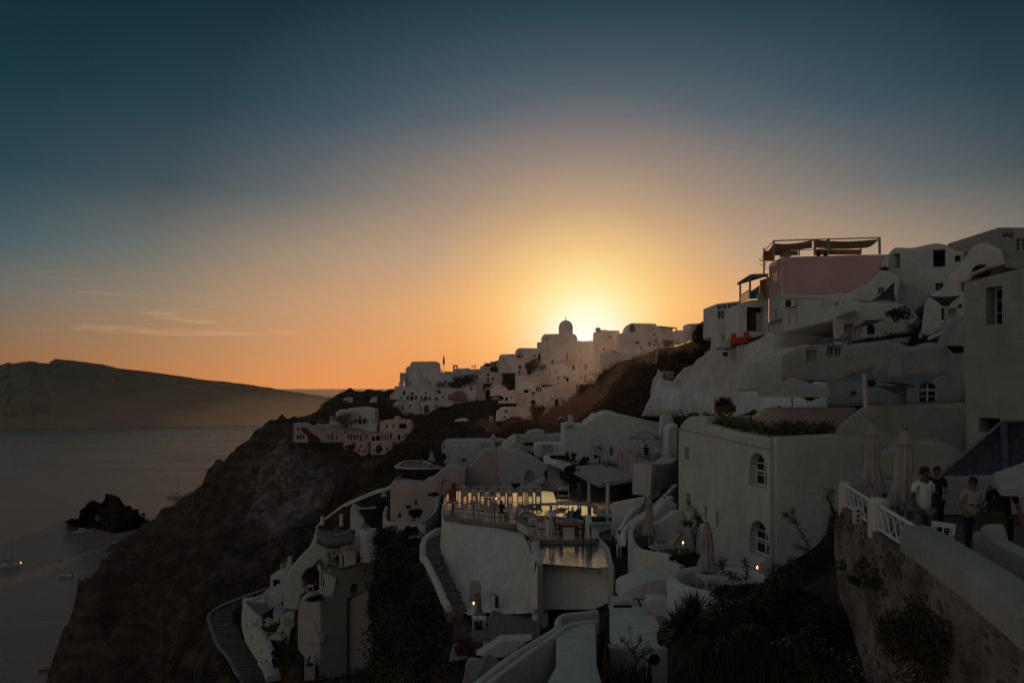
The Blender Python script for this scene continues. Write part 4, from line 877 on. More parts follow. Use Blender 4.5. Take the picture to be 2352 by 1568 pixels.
# pergola over the bar
def pergola():
    T = thing('pool_pergola','white slatted pergola roof on two thick round-edged columns by the pool','pergola',pt(*Z10(1315,1300),yz(Z10(1315,1300)[1],ZF)))
    P = lambda x,y,Y: pt(*Z10(x,y),Y)
    A,B,C,D = P(800,706,71),P(1215,912,58.6),P(1718,832,60.5),P(1300,660,73)
    m = MB(); N = 11
    for i in range(N):
        t0, t1 = (i+.07)/N, (i+.90)/N
        a,b,c,d = A.lerp(B,t0),A.lerp(B,t1),D.lerp(C,t1),D.lerp(C,t0); up = Vector((0,0,.07))
        m.add([a,b,c,d,a-up,b-up,c-up,d-up],[(0,1,2,3),(7,6,5,4),(0,4,5,1),(1,5,6,2),(2,6,7,3),(3,7,4,0)])
    m.build('slat_roof','bleached_wood',T)
    dn = Vector((0,0,-.18))
    for a,b in ((A,B),(B,C),(D,C)): MB().bar(a+dn,b+dn,.16,.2).build('beam','bleached_wood',T)
    for x0,x1,yt,yb in ((1057,1108,842,1146),(1290,1342,912,1300)):
        Y = yz(Z10(x0,yb)[1],ZF); c = pt(*Z10((x0+x1)/2,yb),Y); w = px((x1-x0)*.1813,Y)
        top = pt(*Z10((x0+x1)/2,yt),Y).z
        MB().lathe(c,[(w*.56,0),(w*.5,.3),(w*.47,1.5),(w*.45,top-c.z)],14).build('column','limewash',T,smooth=50)
pergola()
nh('bar_wall','dark bar back wall in the shade of the pergola',Z10,[(830,1200),(835,735),(1000,700),(1200,660),(1330,652),(1700,790),(1725,1100),(1600,1230),(1380,1230)],75.5,1,'wood',cat='wall')  # hidden top raised to block the sky's reflection in floor and pool
pl_s = Plane(Z10(1440,0)[0],68,Z10(1878,0)[0],57.5)
house('scraped_parapet','scraped pink parapet wall of the parasol terrace',O(Z10,(1425,700),(1432,600),(1447,508),(1470,500),(1880,668),(1870,860),(1860,1060),(1800,1060),(1720,860),(1560,800)),pl_s,.35,'scraped_wall',r=.08,cat='parapet')
pl_t = Plane(Z10(1878,0)[0],57.5,Z10(2210,0)[0],62)
house('terrace_wall','plain white front below the parasol terrace',O(Z10,(1862,1070),(1868,860),(1880,672),(2100,652),(2140,640),(2190,598),(2215,590),(2215,950),(1980,1020)),pl_t,1.5,'limewash_dim',r=.12,cat='wall')
tag(level('terrace_floor',O(Z10,(1480,498),(1700,470),(2200,560),(2190,606),(2100,650),(1882,666)),H-5.95,'pavement',.4),'floor of the parasol terrace',kind='structure')
CW(Z10,'curved_seat','low curved white wall running behind the loungers of the parasol terrace',[(1920,480,66,560),(1960,520,65,600),(2040,545,64.5,620),(2118,560,64.3,640)],.5,'limewash_dim',cat='wall')
# stairs right of the pool
house('stair_flank','broad white stair flank between pool and alley',O(Z10,(1380,1435),(1385,1168),(1400,1160),(1790,1088),(1800,1110),(1700,1290),(1560,1490),(1500,1490),(1470,1440)),52.5,.5,'limewash',r=.1,cat='wall')
house('stair_flank','small white end block at the foot of the broad stair flank',O(Z10,(1375,1580),(1375,1420),(1400,1415),(1470,1445),(1478,1580)),51,.8,'limewash_dim',r=.1,cat='wall')
def rib(name,label,Z,a,b,t=.4,mat='limewash',hh=60,n=5,cat='wall',mid=()):
    pts = [a,*mid,b]; return ribbon_wall(name,label,[(Z(x,y)[0],Y,Z(x,y)[1],Z(x,y+hh)[1]) for x,y,Y in pts],t,mat,cat=cat,n=n)
rib('stair_rail_wall','steep narrow white stair rail wall beside the broad flank',Z10,(1495,1500,48),(1800,1100,55),.35,hh=130,n=3,mid=((1600,1320,50.5),(1700,1200,52.5)))
rib('stair_rail_wall','outer curved stair rail wall with the parasol pole before it',Z10,(1545,1590,45),(2205,920,58),.35,hh=120,n=5,mid=((1570,1490,46.5),(1660,1380,48),(1790,1290,49.5),(1980,1140,53)))
rib('stair_rail_wall','upper white stair rail wall rising to the tall block corner',Z10,(1840,1065,57),(2200,905,62),.3,hh=70,n=3,mid=((1990,990,59),(2000,930,60)))
house('stair_mass','stepped white stair mass against the tall block',O(Z10,(1560,1620),(1570,1510),(1600,1450),(1700,1360),(1900,1290),(1975,1180),(2060,1130),(2200,1180),(2215,1620)),47.8,1.2,'limewash_dim',r=.2,cat='stair')
def drum():
    c = pt(*Z10(2103,1200),50.5); r = px(52*.1813,50.5); MB().lathe(c,[(r*1.03,-1.2),(r,0),(r*.98,px(115*.1813,50.5)),(r*.8,px(122*.1813,50.5))],20).build('x','limewash')
    o = COL.objects[-1] if False else bpy.data.objects['x']; o.name = 'white_drum'; o.data.shade_smooth(); o.data.set_sharp_from_angle(angle=R(40)); tag(o,'short round white drum on the stair landing','planter')
drum()
# ---------------------------------------------------------------- pool terrace
FL = sm(O(Z11,(215,345),(222,395),(250,436),(300,456)),3)+O(Z11,(700,514),(1105,552),(1240,640),(1244,738),(2030,727),(2050,650),(2226,600),(2228,330),(2230,190),(1900,170),(1560,165),(1400,160),(400,160),(260,200))
tag(level('pool_terrace',FL,ZF,'polished_floor',.5),'polished stone floor of the pool terrace mirroring the sky',kind='structure')
KP = sm(O(Z11,(1112,470),(1130,400),(1170,360),(1240,335),(1400,319),(1700,313),(1900,320),(1985,340),(1998,368),(1990,395),(2010,420),(2080,445),(2226,468)),4)+O(Z11,(2226,541),(2000,541),(1880,520),(1760,490))+sm(O(Z11,(1600,474),(1400,460),(1290,452),(1210,455),(1150,480)),3)
tag(level('pool_water',KP,ZF+.006,'pool_water',.004),'still kidney-shaped pool water reflecting the evening sky',kind='structure')
def coping():
    ps = [pt(u,v,yz(v,ZF)) for u,v in KP]; n = len(ps); m = MB(); vs = []
    xy = [tuple(p.xy) for p in ps]
    if area2(xy) < 0: xy = xy[::-1]
    out = inset(xy,-.32)
    for (a,b),(c,d) in zip(xy,out): vs += [(a,b,ZF+.002),(a,b,ZF+.09),(c,d,ZF+.09),(c,d,ZF+.002)]
    m.add(vs,[(i*4+k,i*4+k+1,((i+1)%n)*4+k+1,((i+1)%n)*4+k) for i in range(n) for k in range(3)])
    tag(m.build('pool_coping','limewash_dim'),'thin pale coping around the kidney-shaped pool','coping')
coping()
# infinity pool
ZW = H-9.55
tag(level('infinity_water',O(Z11,(1215,742),(1240,739),(2032,728),(2130,840),(2180,1050),(2060,1066),(1400,1014),(1408,890)),ZW,'pool_ripple',.02),'rippled infinity pool water below the terrace edge',kind='structure')
def pool_walls():
    T = thing('infinity_pool','white infinity pool shell standing on the slope under the terrace','pool',pt(*Z11(1800,1470),43))
    pf = Plane(Z11(1335,0)[0],44.6,Z11(2232,0)[0],43.2)
    prism(pf,O(Z11,(1330,1034),(1392,1022),(1400,1016),(2055,1070),(2060,1052),(2232,1052),(2236,1560),(1260,1560),(1265,1200)),.5,r=.05).build('front_wall','limewash',T,smooth=35)
    prism(Plane(Z11(1335,0)[0],44.5,Z11(2232,0)[0],43.1),O(Z11,(1392,1090),(1392,1030),(2055,1078),(2075,1085),(2075,1158),(1750,1125)),.1,r=.03).build('spill_lip','limewash_dim',T,smooth=35)
    for nm,pts in (('side_coping',[(2032,700),(2066,695),(2190,832),(2235,1052),(2178,1052),(2130,838)]),('side_coping',[(1212,745),(1240,741),(1412,888),(1402,1018),(1336,1036),(1378,905)])):
        level(nm,O(Z11,*pts),ZW+.1,'limewash_dim',3.2,T)
pool_walls()
# round retaining wall under the terrace
def round_wall():
    top = [(330,250),(260,285),(216,345),(228,410),(262,444),(330,462),(700,518),(1105,556),(1242,645),(1246,745)]
    pts = []
    for x,y in top:
        u,v = Z11(x,y); Y = yz(v,ZF-.02); pts.append((u,Y,v,V0+15.6*F/Y))
    for x,y,Y in ((1300,900,45.6),(1338,1034,44.7)): u,v = Z11(x,y); pts.append((u,Y,v,V0+15.6*F/Y))
    o = ribbon_wall('round_wall','tall rounded whitewashed rock wall carrying the pool terrace',pts,.5,'limewash_dim',n=8,bumpy=.5)
round_wall()
def rock_bulge():
    T = thing('rock_bulge','bulging whitewashed rock foot beneath the round wall with a small door','rock face',pt(*Z11(600,1560),48))
    cols = [((205,600,57.6),(178,1060,56.6),(215,1190,55.5)),((250,560,57.0),(235,1100,55.6),(300,1260,53.6)),((330,560,56.6),(330,1180,54.4),(390,1430,51.4)),((480,580,55.6),(480,1240,52.8),(480,1610,49.4)),((700,610,54.6),(690,1250,51.2),(690,1610,48.4)),((900,640,53.6),(880,1250,50),(880,1610,47.4)),((1080,680,52.4),(1060,1250,48.4),(1060,1610,46.4)),((1200,760,49.4),(1200,1250,46.6),(1200,1610,45.4)),((1310,980,45.0),(1310,1300,44.9),(1310,1610,44.6))]
    rows = [[pt(*Z11(c[0][0],c[0][1]-40),c[0][2]+.9) for c in cols],[pt(*Z11(*c[0][:2]),c[0][2]) for c in cols],[pt(*Z11((c[0][0]*2+c[1][0])/3,(c[0][1]*2+c[1][1])/3),(c[0][2]*2+c[1][2])/3-.25) for c in cols],[pt(*Z11((c[0][0]+c[1][0]*2)/3,(c[0][1]+c[1][1]*2)/3),(c[0][2]+c[1][2]*2)/3-.1) for c in cols],[pt(*Z11(*c[1][:2]),c[1][2]) for c in cols],[pt(*Z11(*c[2][:2]),c[2][2]) for c in cols]]
    skin_grid(rows,6,6,bump=.16,bscale=.40,seed=4).build('rock','limewash_dim',T,smooth=180)
    pl = Plane(0,47.3)
    x = prism(pl,O(Z11,(775,1540),(775,1385),(880,1395),(885,1540)),.5,r=.05).build('door','limewash_grey',T,smooth=40); prism(Plane(0,47.25),O(Z11,(785,1535),(785,1400),(835,1405),(835,1535)),.06,r=.01).build('leaf','white_paint',x); prism(Plane(0,47.25),O(Z11,(840,1535),(840,1405),(872,1408),(872,1535)),.06,r=.01).build('opening','shade',x)
rock_bulge()
def niche():
    pl = Plane(0,49.2); T = thing('rock_niche','rough arched recess in the whitewashed rock with dry vines','niche',pl.w(pl.sz(Z11(600,1460))))
    prism(pl,O(Z11,(530,1470),(532,1240),(560,1225),(640,1222),(668,1260),(672,1470)),.2,r=.1).build('recess','limewash_grey',T,smooth=40)
    m = MB(); random.seed(3)
    for k in range(7):
        x = 612+k*7; P = [pt(*Z11(x+random.uniform(-8,8),1465-j*22),49.0-random.uniform(0,.15)) for j in range(5)]; m.tube(P,.025,4)
    m.build('vines','bark',T)
niche()
# parapets with dark caps in front of the lower dining corner
def cap_wall(label,a,b,hgt,t=.35):
    (ua,va),(ub,vb) = Z11(*a),Z11(*b); A,B = pt(ua,va,yz(va,ZF)),pt(ub,vb,yz(vb,ZF)); T = thing('corner_parapet',label,'parapet',A)
    MB().bar(A+Vector((0,0,hgt/2)),B+Vector((0,0,hgt/2)),t,hgt).build('wall','limewash_dim',T)
    MB().bar(A+Vector((0,0,hgt+.05)),B+Vector((0,0,hgt+.05)),t+.1,.1).build('cap','grey_wood',T)
cap_wall('low parapet with weathered cap along the pool side of the dining corner',(1130,600),(1200,500),.55)
cap_wall('low parapet with weathered cap on the outer edge of the dining corner',(1130,606),(1256,690),.55)
house('pool_pier','round-topped white pier at the head of the pool steps',O(Z11,(1913,735),(1913,470),(1920,452),(1945,446),(1970,455),(1980,480),(1990,600),(2066,650),(2070,705),(2040,735)),49.3,.5,'limewash',r=.12,cat='pier')
def pool_steps():
    T = thing('pool_steps','dark stone steps dropping from the pool terrace to the alley','steps',pt(*Z11(2120,700),50))
    for k in range(5):
        y = 600+k*32; u0,u1 = Z11(1985+k*14,0)[0],Z11(2230,0)[0]; Y = 53.3-k*.75
        a = pt(u0,Z11(0,y)[1],Y); b = pt(u1,Z11(0,y)[1],Y)
        MB().box(((a.x+b.x)/2,Y+.35,a.z-.6),((b.x-a.x),.75,1.2)).build('step','step_slab',T)
pool_steps()
tag(level('alley',O(Z11,(1990,690),(2225,690),(2420,900),(2420,1500),(2330,1560),(2236,1560),(2236,1052),(2190,832)),H-10.75,'cobble',.5),'dark cobbled alley between pool and deck-chair terrace',kind='structure')
# railing along the rim
def railing(name,label,pts,hgt,posts,rails=(1,.62,.3),mat='dark_metal',r=.025):
    T = thing(name,label,'railing',pts[0]); P = cat_rom(pts,6)
    for k in posts:
        m = MB(); m.tube([pts[k],pts[k]+Vector((0,0,hgt))],r*1.3,6); m.build('post',mat,T)
    for q in rails: MB().tube([p+Vector((0,0,hgt*q)) for p in P],r*.8,5).build('rail',mat,T)
    return T
def G11(x,y,z=ZF): u,v = Z11(x,y); return pt(u,v,yz(v,z))
railing('rim_railing','metal rail with round posts along the outer rim of the dining terrace',[G11(262,260),G11(225,330),G11(245,425),G11(330,455),G11(580,488),G11(830,516),G11(1095,545)],1.0,range(7))
railing('table_railing','thin wire railing behind the long dining table',[G11(400,215),G11(800,212),G11(1200,210),G11(1562,262)],1.1,(0,1,2,3),rails=(1,.55))
for i,(x0,x1,y0,y1,lb) in enumerate(((318,378,62,300,'taller dark red screen board at the end of the dining terrace'),(285,352,125,282,'shorter dark red screen board by the terrace railing'))):
    u0,v1 = Z11(x0,y1); u1,v0 = Z11(x1,y0); Y = 64.5-i*2.2
    T = thing('red_screen',lb,'screen',pt((u0+u1)/2,v1,Y))
    prism(Plane(0,Y),[(u0,v1),(u0,v0),(u1,v0),(u1,v1)],.08,r=.02).build('board','maroon_wash',T)
    MB().bar(pt(u0+2,v1,Y+.2),pt(u0+2,v0,Y+.2),.08).build('post','dark_metal',T)
# ---------------------------------------------------------------- stair down the left of the round wall
def cliff_stair():
    T = thing('cliff_stair','dark stone stair winding down beside the round wall','stair',pt(*Z11(200,1100),52))
    for i,(y,x0,x1) in enumerate(((705,90,200),(760,50,196),(830,25,192),(905,12,190),(985,40,200),(1065,75,235),(1140,110,280),(1215,150,325),(1290,185,360),(1365,210,390),(1440,235,430),(1515,265,470))):
        Y = 58.5-i*.78; u0,v = Z11(x0,y); u1,_ = Z11(x1,y); a,b = pt(u0,v,Y),pt(u1,v,Y)
        MB().box(((a.x+b.x)/2,Y+.3,a.z-.5),(b.x-a.x,1.3,1.0)).build('step','step_slab',T)
cliff_stair()
CW(Z11,'stair_parapet','white parapet curling over the head of the cliff stair',[(185,582,60,700),(120,595,59.5,690),(40,640,59,740),(-20,690,58.5,800),(-50,760,57.8,880),(-55,850,57,960),(-40,910,56.3,1000)],.5,'limewash_dim',n=4,cat='parapet')
CW(Z11,'stair_parapet','white outer parapet running down along the cliff stair',[(-50,900,54,980),(0,960,53,1040),(60,1080,51.8,1160),(120,1200,50.8,1290),(180,1330,49.6,1440),(205,1400,49,1500),(260,1500,48,1590)],.35,'limewash_dim',n=4,cat='parapet')
# lower terrace left of the pergola roof
tag(level('lower_terrace',O(Z15,(100,790),(150,780),(280,795),(500,740),(480,1000),(300,1180),(100,1230),(20,1180),(30,880)),H-14.4,'cobble',.4),'dark paved lower terrace under the cane roof',kind='structure')
# cane roof
def cane_roof():
    T = thing('cane_pergola','grey cane pergola roof on a white post below the pool wall','pergola',pt(*Z15(410,1230),44))
    P = lambda x,y,Y: pt(*Z15(x,y),Y)
    A,B,C,D,E_,G = P(470,730,48.5),P(905,676,47.6),P(992,795,46),P(986,1040,43),P(240,1088,43.5),P(395,985,45)
    N = 6; m = MB(); up = Vector((0,0,.1))
    L = [A,A.lerp(G,.5),G,G.lerp(P(400,1080,43.4),.9)]; Rr = [B,C,C.lerp(D,.5),D]
    for i in range(3):
        for k in range(2):
            a,b = L[i].lerp(L[i+1],k/2),L[i].lerp(L[i+1],k/2+.48); d,c = Rr[i].lerp(Rr[i+1],k/2),Rr[i].lerp(Rr[i+1],k/2+.48)
            m.add([a,b,c,d,a-up,b-up,c-up,d-up],[(0,1,2,3),(7,6,5,4),(0,4,5,1),(1,5,6,2),(2,6,7,3),(3,7,4,0)])
    m.build('cane_mat','cane',T)
    MB().bar(E_-up*1.5,D-up*1.5,.2,.18).build('beam','grey_wood',T)
    MB().bar(A-up*1.5,P(395,1080,43.6)-up*1.5,.12).build('beam','grey_wood',T)
    q = [P(225,988,45.6),P(238,1082,43.7),P(400,1070,43.6),P(412,975,45.4)]; m = MB(); m.add(q+[p-up*.6 for p in q],[(0,1,2,3),(7,6,5,4),(0,4,5,1),(1,5,6,2),(2,6,7,3),(3,7,4,0)]); m.build('side_panel','cane',T)
    MB().bar(P(308,1100,43.6),P(308,1150,43.6),.25).build('post','bleached_wood',T); MB().bar(P(410,1098,43.5),P(410,1250,43.5),.5).build('post','limewash_dim',T)
cane_roof()
house('lower_house','white house wall in the shade under the cane roof',O(Z15,(280,1260),(380,1200),(440,1170),(540,1090),(900,1080),(760,1190),(600,1290),(430,1300)),41.5,1,'limewash_dim',r=.1)
# ---------------------------------------------------------------- lower western cluster
nh('tower_house','tall buttressed beige house rising from the slope, flat western side',Z18,[(1330,1535),(1332,1260),(1245,1138),(1240,780),(1252,560),(1290,480),(1350,425),(1420,480),(1532,505),(1532,1540)],Plane(Z18(1240,0)[0],108,Z18(1532,0)[0],103),5,'tan_wash',r=.3)
ar = O(Z18,(1528,1540),(1530,505),(1600,496),(1670,490),(1700,424),(1736,245),(1660,222),(1640,150))+sm(O(Z18,(1700,130),(1800,138),(1900,130),(1980,95),(2060,62),(2108,0)),3)+O(Z18,(2115,-120),(2165,-150),(2226,-155),(2240,300),(2150,400),(1892,510),(1892,1495))
house('tower_house','tall beige house front with one dark arched recess and a sagging terrace edge',ar,Plane(Z18(1532,0)[0],102.8,Z18(2240,0)[0],107),5,'tan_wash',WN(Z18,(1918,310,2028,438,'na:far_shutter')),r=.3)
nh('buttress_wall','darker beige lower wall right of the arched recess',Z18,[(1890,1505),(1890,512),(2150,404),(2205,600),(2210,1300),(2150,1420),(1910,1500)],105.5,2,'tan_wash',r=.3,cat='wall')
nh('buttress','slim beige buttress on the tall house front',Z18,[(1368,1060),(1368,960),(1418,805),(1440,800),(1530,1000),(1535,1065)],Plane(Z18(1240,0)[0],107.2,Z18(1532,0)[0],102.2),.9,'tan_wash',r=.1,cat='buttress')
nh('buttress','low boxy beige buttress with plants on its ledge',Z18,[(1330,1535),(1338,1260),(1385,1250),(1372,1330),(1375,1350),(1470,1355),(1475,1540)],102,1.5,'tan_wash',r=.1,cat='buttress')
ar = O(Z17,(1070,1320),(1078,950),(1116,902),(1130,830),(1215,740))+sm(O(Z17,(1270,672),(1340,600),(1400,535),(1440,450),(1466,360),(1485,330)),3)+O(Z17,(1530,312),(1560,402),(1622,472),(1622,770),(1525,702),(1440,800),(1362,830),(1300,930),(1322,1010),(1372,1110),(1290,1155),(1262,1290),(1248,1345),(1190,1345))
house('sweeping_house','white house with one long sweeping shoulder down to the lower terraces',ar,115,5,'limewash_dim',r=.25)
nh('terrace_house','white block house with an arched opening over the sagging terrace',Z17,[(1770,820),(1768,525),(1790,492),(1945,472),(1985,335),(2025,312),(2100,372),(2222,562),(2222,640),(2112,700),(2060,760)],105,5,'limewash_dim',[(1985,612,2052,742,'na:limewash_grey'),(1818,640,1836,795,'o'),(1912,640,1925,655,'o')],r=.25)
nh('terrace_wing','small white wing with a doorway on the sagging terrace',Z17,[(1835,800),(1838,600),(1850,585),(1965,580),(1990,640),(1990,760),(1870,790)],104,3,'limewash_dim',r=.15)
CW(Z17,'lounger_parapet','maroon banded terrace parapet with a white rim, loungers behind',[(1492,430,108,500),(1555,465,106,530),(1620,495,104.5,552),(1700,490,104.5,550),(1780,486,104.5,548)],.45,'dark_bank',n=2,cat='parapet')
CW(Z17,'white_parapet','white rim on the maroon terrace parapet',[(1488,408,107.8,424),(1555,445,105.8,462),(1620,480,104.3,494),(1780,470,104.3,485),(1960,458,105,475)],.6,'limewash_dim',n=2,cat='parapet')
tag(level('upper_terrace',O(Z17,(1492,330),(1930,320),(1970,400),(1950,470),(1780,486),(1620,492),(1520,440)),H-19.4,'pavement',.4),'small paved lounger terrace behind the maroon parapet',kind='structure')
tag(level('sagging_terrace',O(Z17,(1530,690),(1620,600),(2040,640),(2100,720),(2020,770),(1900,815),(1760,825),(1620,780)),H-25.6,'pavement',.4),'paved terrace in the sagging edge of the beige house',kind='structure')
tag(level('lower_roof_terrace',O(Z17,(1310,900),(1440,800),(1540,800),(1560,1130),(1660,1170),(1500,1160),(1390,1090),(1320,1000)),H-33.5,'cobble',.4),'dark little terrace court over the hedge',kind='structure')
nh('court_wall','tall narrow white wall with a slot beside the dark court',Z17,[(1525,1130),(1520,700),(1555,830),(1620,880),(1740,930),(1720,1090),(1680,1180),(1600,1180)],103.6,1.5,'limewash_dim',[(1548,840,1562,1040,'o'),(1572,940,1590,1040,'o')],r=.12,cat='wall')
nh('upper_wall','tall white wall end with a scalloped edge by the plunge pool',Z17,[(1912,340),(1918,70),(1942,0),(1990,40),(2022,130),(2080,192),(2096,262),(2002,335)],107,1.2,'limewash_dim',r=.2,cat='wall')
nh('top_parapet','dark red parapet box above the scalloped wall',Z17,[(1985,62),(1985,30),(2020,52),(2240,36),(2242,112),(2182,142),(2032,132)],110,1.5,'dark_bank',r=.08,cat='parapet')
CW(Z17,'white_parapet','white angular rim over the dark red parapet box',[(1960,0,112,18),(2025,52,109.6,66),(2120,46,109.6,60),(2240,34,109.8,48)],.5,'limewash_dim',n=1,cat='parapet')
def plunge():
    c = pt(*Z17(2150,330),104); T = thing('plunge_pool','round plunge pool with a bright rim among the western terraces','pool',c); r = px(95*.1813,104)
    MB().lathe(c,[(r*1.1,-4),(r*1.1,.05),(r*1.05,.15),(r*.85,.15),(r*.82,-.05)],26,caps=False).build('rim','limewash_dim',T,smooth=40)
    MB().lathe(c,[(r*.86,-.1),(r*.86,0)],26).build('water','pool_water',T)
plunge()
nh('step_house','small white stepped house below the lounger terrace',Z17,[(1620,770),(1622,560),(1760,552),(1766,640),(1700,690)],106,3,'limewash_dim',[(1640,600,1660,680,'o'),(1700,590,1720,640,'o')],r=.15)
nh('step_house','white block with a slit window over the round drum house',Z18,[(1085,430),(1085,250),(1150,170),(1215,100),(1225,330),(1200,430)],119,2,'limewash_dim',[(1120,290,1135,340,'o')],r=.15)
nh('brown_bank','bare dark red bank under the white path wall',Z17,[(1485,312),(1545,235),(1850,15),(1930,0),(1925,325),(1560,335)],112,1,'dark_bank',r=.2,cat='wall')
def pth():
    pts = [(*Z17(1478,300),118),(*Z17(1545,225),117),(*Z17(1700,108),115),(*Z17(1850,0),112),(*Z9(60,985),110.5),(*Z9(180,955),109),(*Z9(292,905),107)]
    ribbon_wall('path_wall','long thin white wall descending from the terraced house to the western terraces',[(u,Y,v-3,v+6) for u,v,Y in pts],.4,'limewash_dim',n=3)
pth()
for i,(x,y0,y1,lb) in enumerate(((1565,150,235,'short white stub pillar at the lower bend of the thin white wall'),(1805,122,250,'taller white stub pillar standing before the dark red bank'))):
    c = pt(*Z17(x,y1),111.5-i*.5); h = px((y1-y0)*.1813,111); MB().lathe(c,[(.34,-.3),(.3,0),(.26,h*.9),(.12,h)],10).build('stub_pillar','limewash_dim',smooth=60)
    tag(list(COL.objects)[-1],lb,'pillar')
# white houses by the cobbled path
nh('path_house','white house front leaning along the cobbled path with narrow slit windows',Z18,[(532,830),(545,620),(552,500),(592,505),(650,590),(735,668),(738,725),(702,850),(800,965),(850,1090),(925,1250),(915,1440),(862,1542),(745,1312),(585,1060)],Plane(Z18(540,0)[0],128,Z18(925,0)[0],110),1,'limewash_dim',[(598,815,612,872,'o'),(690,790,706,842,'o'),(660,972,680,1030,'o'),(770,1130,790,1200,'o')],r=.2)
nh('round_house','drum shaped white house with a small dark window above the parasols',Z18,[(866,620),(868,430),(882,405),(1075,418),(1082,620)],122,5,'limewash_dim',[(1042,540,1070,582,'o')],r=.2)
nh('balcony_house','white house with a railed balcony stair at the top of the western group',Z18,[(902,430),(905,218),(940,202),(1030,160),(1030,66),(1042,58),(1052,130),(1130,110),(1132,210),(1082,420)],127,4,'limewash_dim',[(940,258,1025,398,'o')],r=.15)
nh('path_house','low white corner wall at the top of the cobbled path',Z18,[(550,640),(555,502),(700,486),(790,452),(875,372),(892,340),(900,420),(868,480),(868,600),(740,620),(640,600)],129,.6,'limewash_dim',r=.15)
CHM = nh('roof_chimney','twin white chimney on the railed balcony house',Z18,[(1105,110),(1108,55),(1122,50),(1122,-22),(1170,-24),(1168,52),(1180,110)],126,1,'limewash_dim',r=.1,cat='chimney')
nh('flat_house','small flat roofed white house between the lower parasols',Z18,[(938,800),(938,645),(1045,705),(1045,720),(1215,672),(1212,760),(1165,905),(1060,830),(1000,800)],115,3,'limewash_dim',[(1090,738,1142,786,'o'),(1010,745,1028,800,'o')],r=.12)
nh('gable_house','small white gable house above the lowest parasol',Z18,[(985,1010),(985,905),(1045,806),(1160,890),(1132,1085),(1060,1010)],110.5,3,'limewash_dim',[(1062,880,1075,960,'o'),(1095,940,1112,1040,'o')],r=.12)
CW(Z18,'stair_ledge','long stepped white ledge at the foot of the path houses',[(745,1300,112,1330),(800,1370,109.5,1400),(860,1480,107,1560)],2.0,'limewash_dim',n=1,cat='ledge')
for nm,x,y,w,hh,Y,lb in (('square_pier',645,595,48,75,121,'square white pier at the corner of the upper parasol terrace'),('square_pier',735,675,60,190,118,'square white pier beside the middle parasol')):
    nh(nm,lb,Z18,[(x,y+hh),(x,y),(x+w,y-6),(x+w,y+hh)],Y,1.2,'limewash_dim',r=.08,cat='pier')
for z,uv,lb in ((-30.2,[(600,520),(780,560),(870,600),(940,620),(800,700),(740,660)],'upper parasol terrace of the path houses'),(-38.5,[(740,830),(960,830),(1000,900),(900,950),(800,960),(720,880)],'middle parasol terrace of the path houses'),(-41.5,[(850,1000),(1080,1000),(1120,1080),(930,1110),(870,1090)],'lowest parasol terrace of the path houses')):
    tag(level('small_terrace',O(Z18,*uv),H+z,'pavement',.4),lb,kind='structure')
# ---------------------------------------------------------------- upper right: pink house and its neighbours
pk = Plane(Z5(1240,0)[0],66,Z6(620,0)[0],59)
pkl = Plane(Z5(1060,0)[0],73,Z5(1240,0)[0],66)
HT = house('roof_terrace_house','tall house with a pink upper storey under a brown roof awning',O(Z5,(1236,1440),(1236,440),(1262,420),(2352,390))+O(Z6,(640,432),(640,1010),(420,1040),(0,1260)),pk,8,'limewash_dim',WN(Z5,(1000,1,1001,2,'n'))[:0],r=.15)
prism(pkl,O(Z5,(1062,1440),(1062,525),(1075,505),(1100,490),(1215,430),(1232,436),(1235,1440)),1.2,[hole_loop(pkl,*Z5(1083,672),*Z5(1112,880)),hole_loop(pkl,*Z5(1187,605),*Z5(1218,828)),hole_loop(pkl,*Z5(1146,1115),*Z5(1172,1255),True)],r=.12).build('side_wall','limewash_dim',HT,smooth=38)
for a in ((1083,672,1112,880),(1187,605,1218,828)): opening(pkl,hole_loop(pkl,*Z5(a[0],a[1]),*Z5(a[2],a[3])),'w',HT,.28,False)
opening(pkl,hole_loop(pkl,*Z5(1146,1115),*Z5(1172,1255),True),'wa',HT,.28,True)
class Off(Plane):
    def __init__(s,p,d): s.__dict__.update(p.__dict__); s.o = p.o-p.n*d
prism(Off(pk,.03),sm(O(Z5,(1262,914),(1258,700),(1254,500),(1262,452),(1292,430)),4)+O(Z5,(1700,418),(2352,404))+O(Z6,(600,452),(545,520),(545,610),(400,770),(240,850),(120,912))+O(Z5,(1900,908)),.06,r=.01).build('pink_storey','pink_wash',HT)
prism(Off(pkl,.03),O(Z5,(1070,980),(1070,540),(1210,452),(1228,460),(1226,900)),.05,[hole_loop(pkl,*Z5(1083,672),*Z5(1112,880)),hole_loop(pkl,*Z5(1187,605),*Z5(1218,828))],r=.01,depth=.06).build('pink_storey','pink_wash',HT)
m = MB(); m.bar(pt(*Z5(1090,1310),71.6)-pkl.n*.1,pt(*Z5(1236,1262),66)-pkl.n*.1,.12,.2); m.build('sill','grey_wood',HT)
m = MB()
for x0,y0,x1,y1 in ((1540,908,1820,914),(1820,914,1880,925),(1250,975,1800,980),(1338,1150,1338,1330),(1438,1150,1440,1310)): m.tube([pk.w(pk.sz(Z5(x0,y0)),-.04),pk.w(pk.sz(Z5(x1,y1)),-.04)],.022,5)
m.build('pipes','grey_paint',HT)
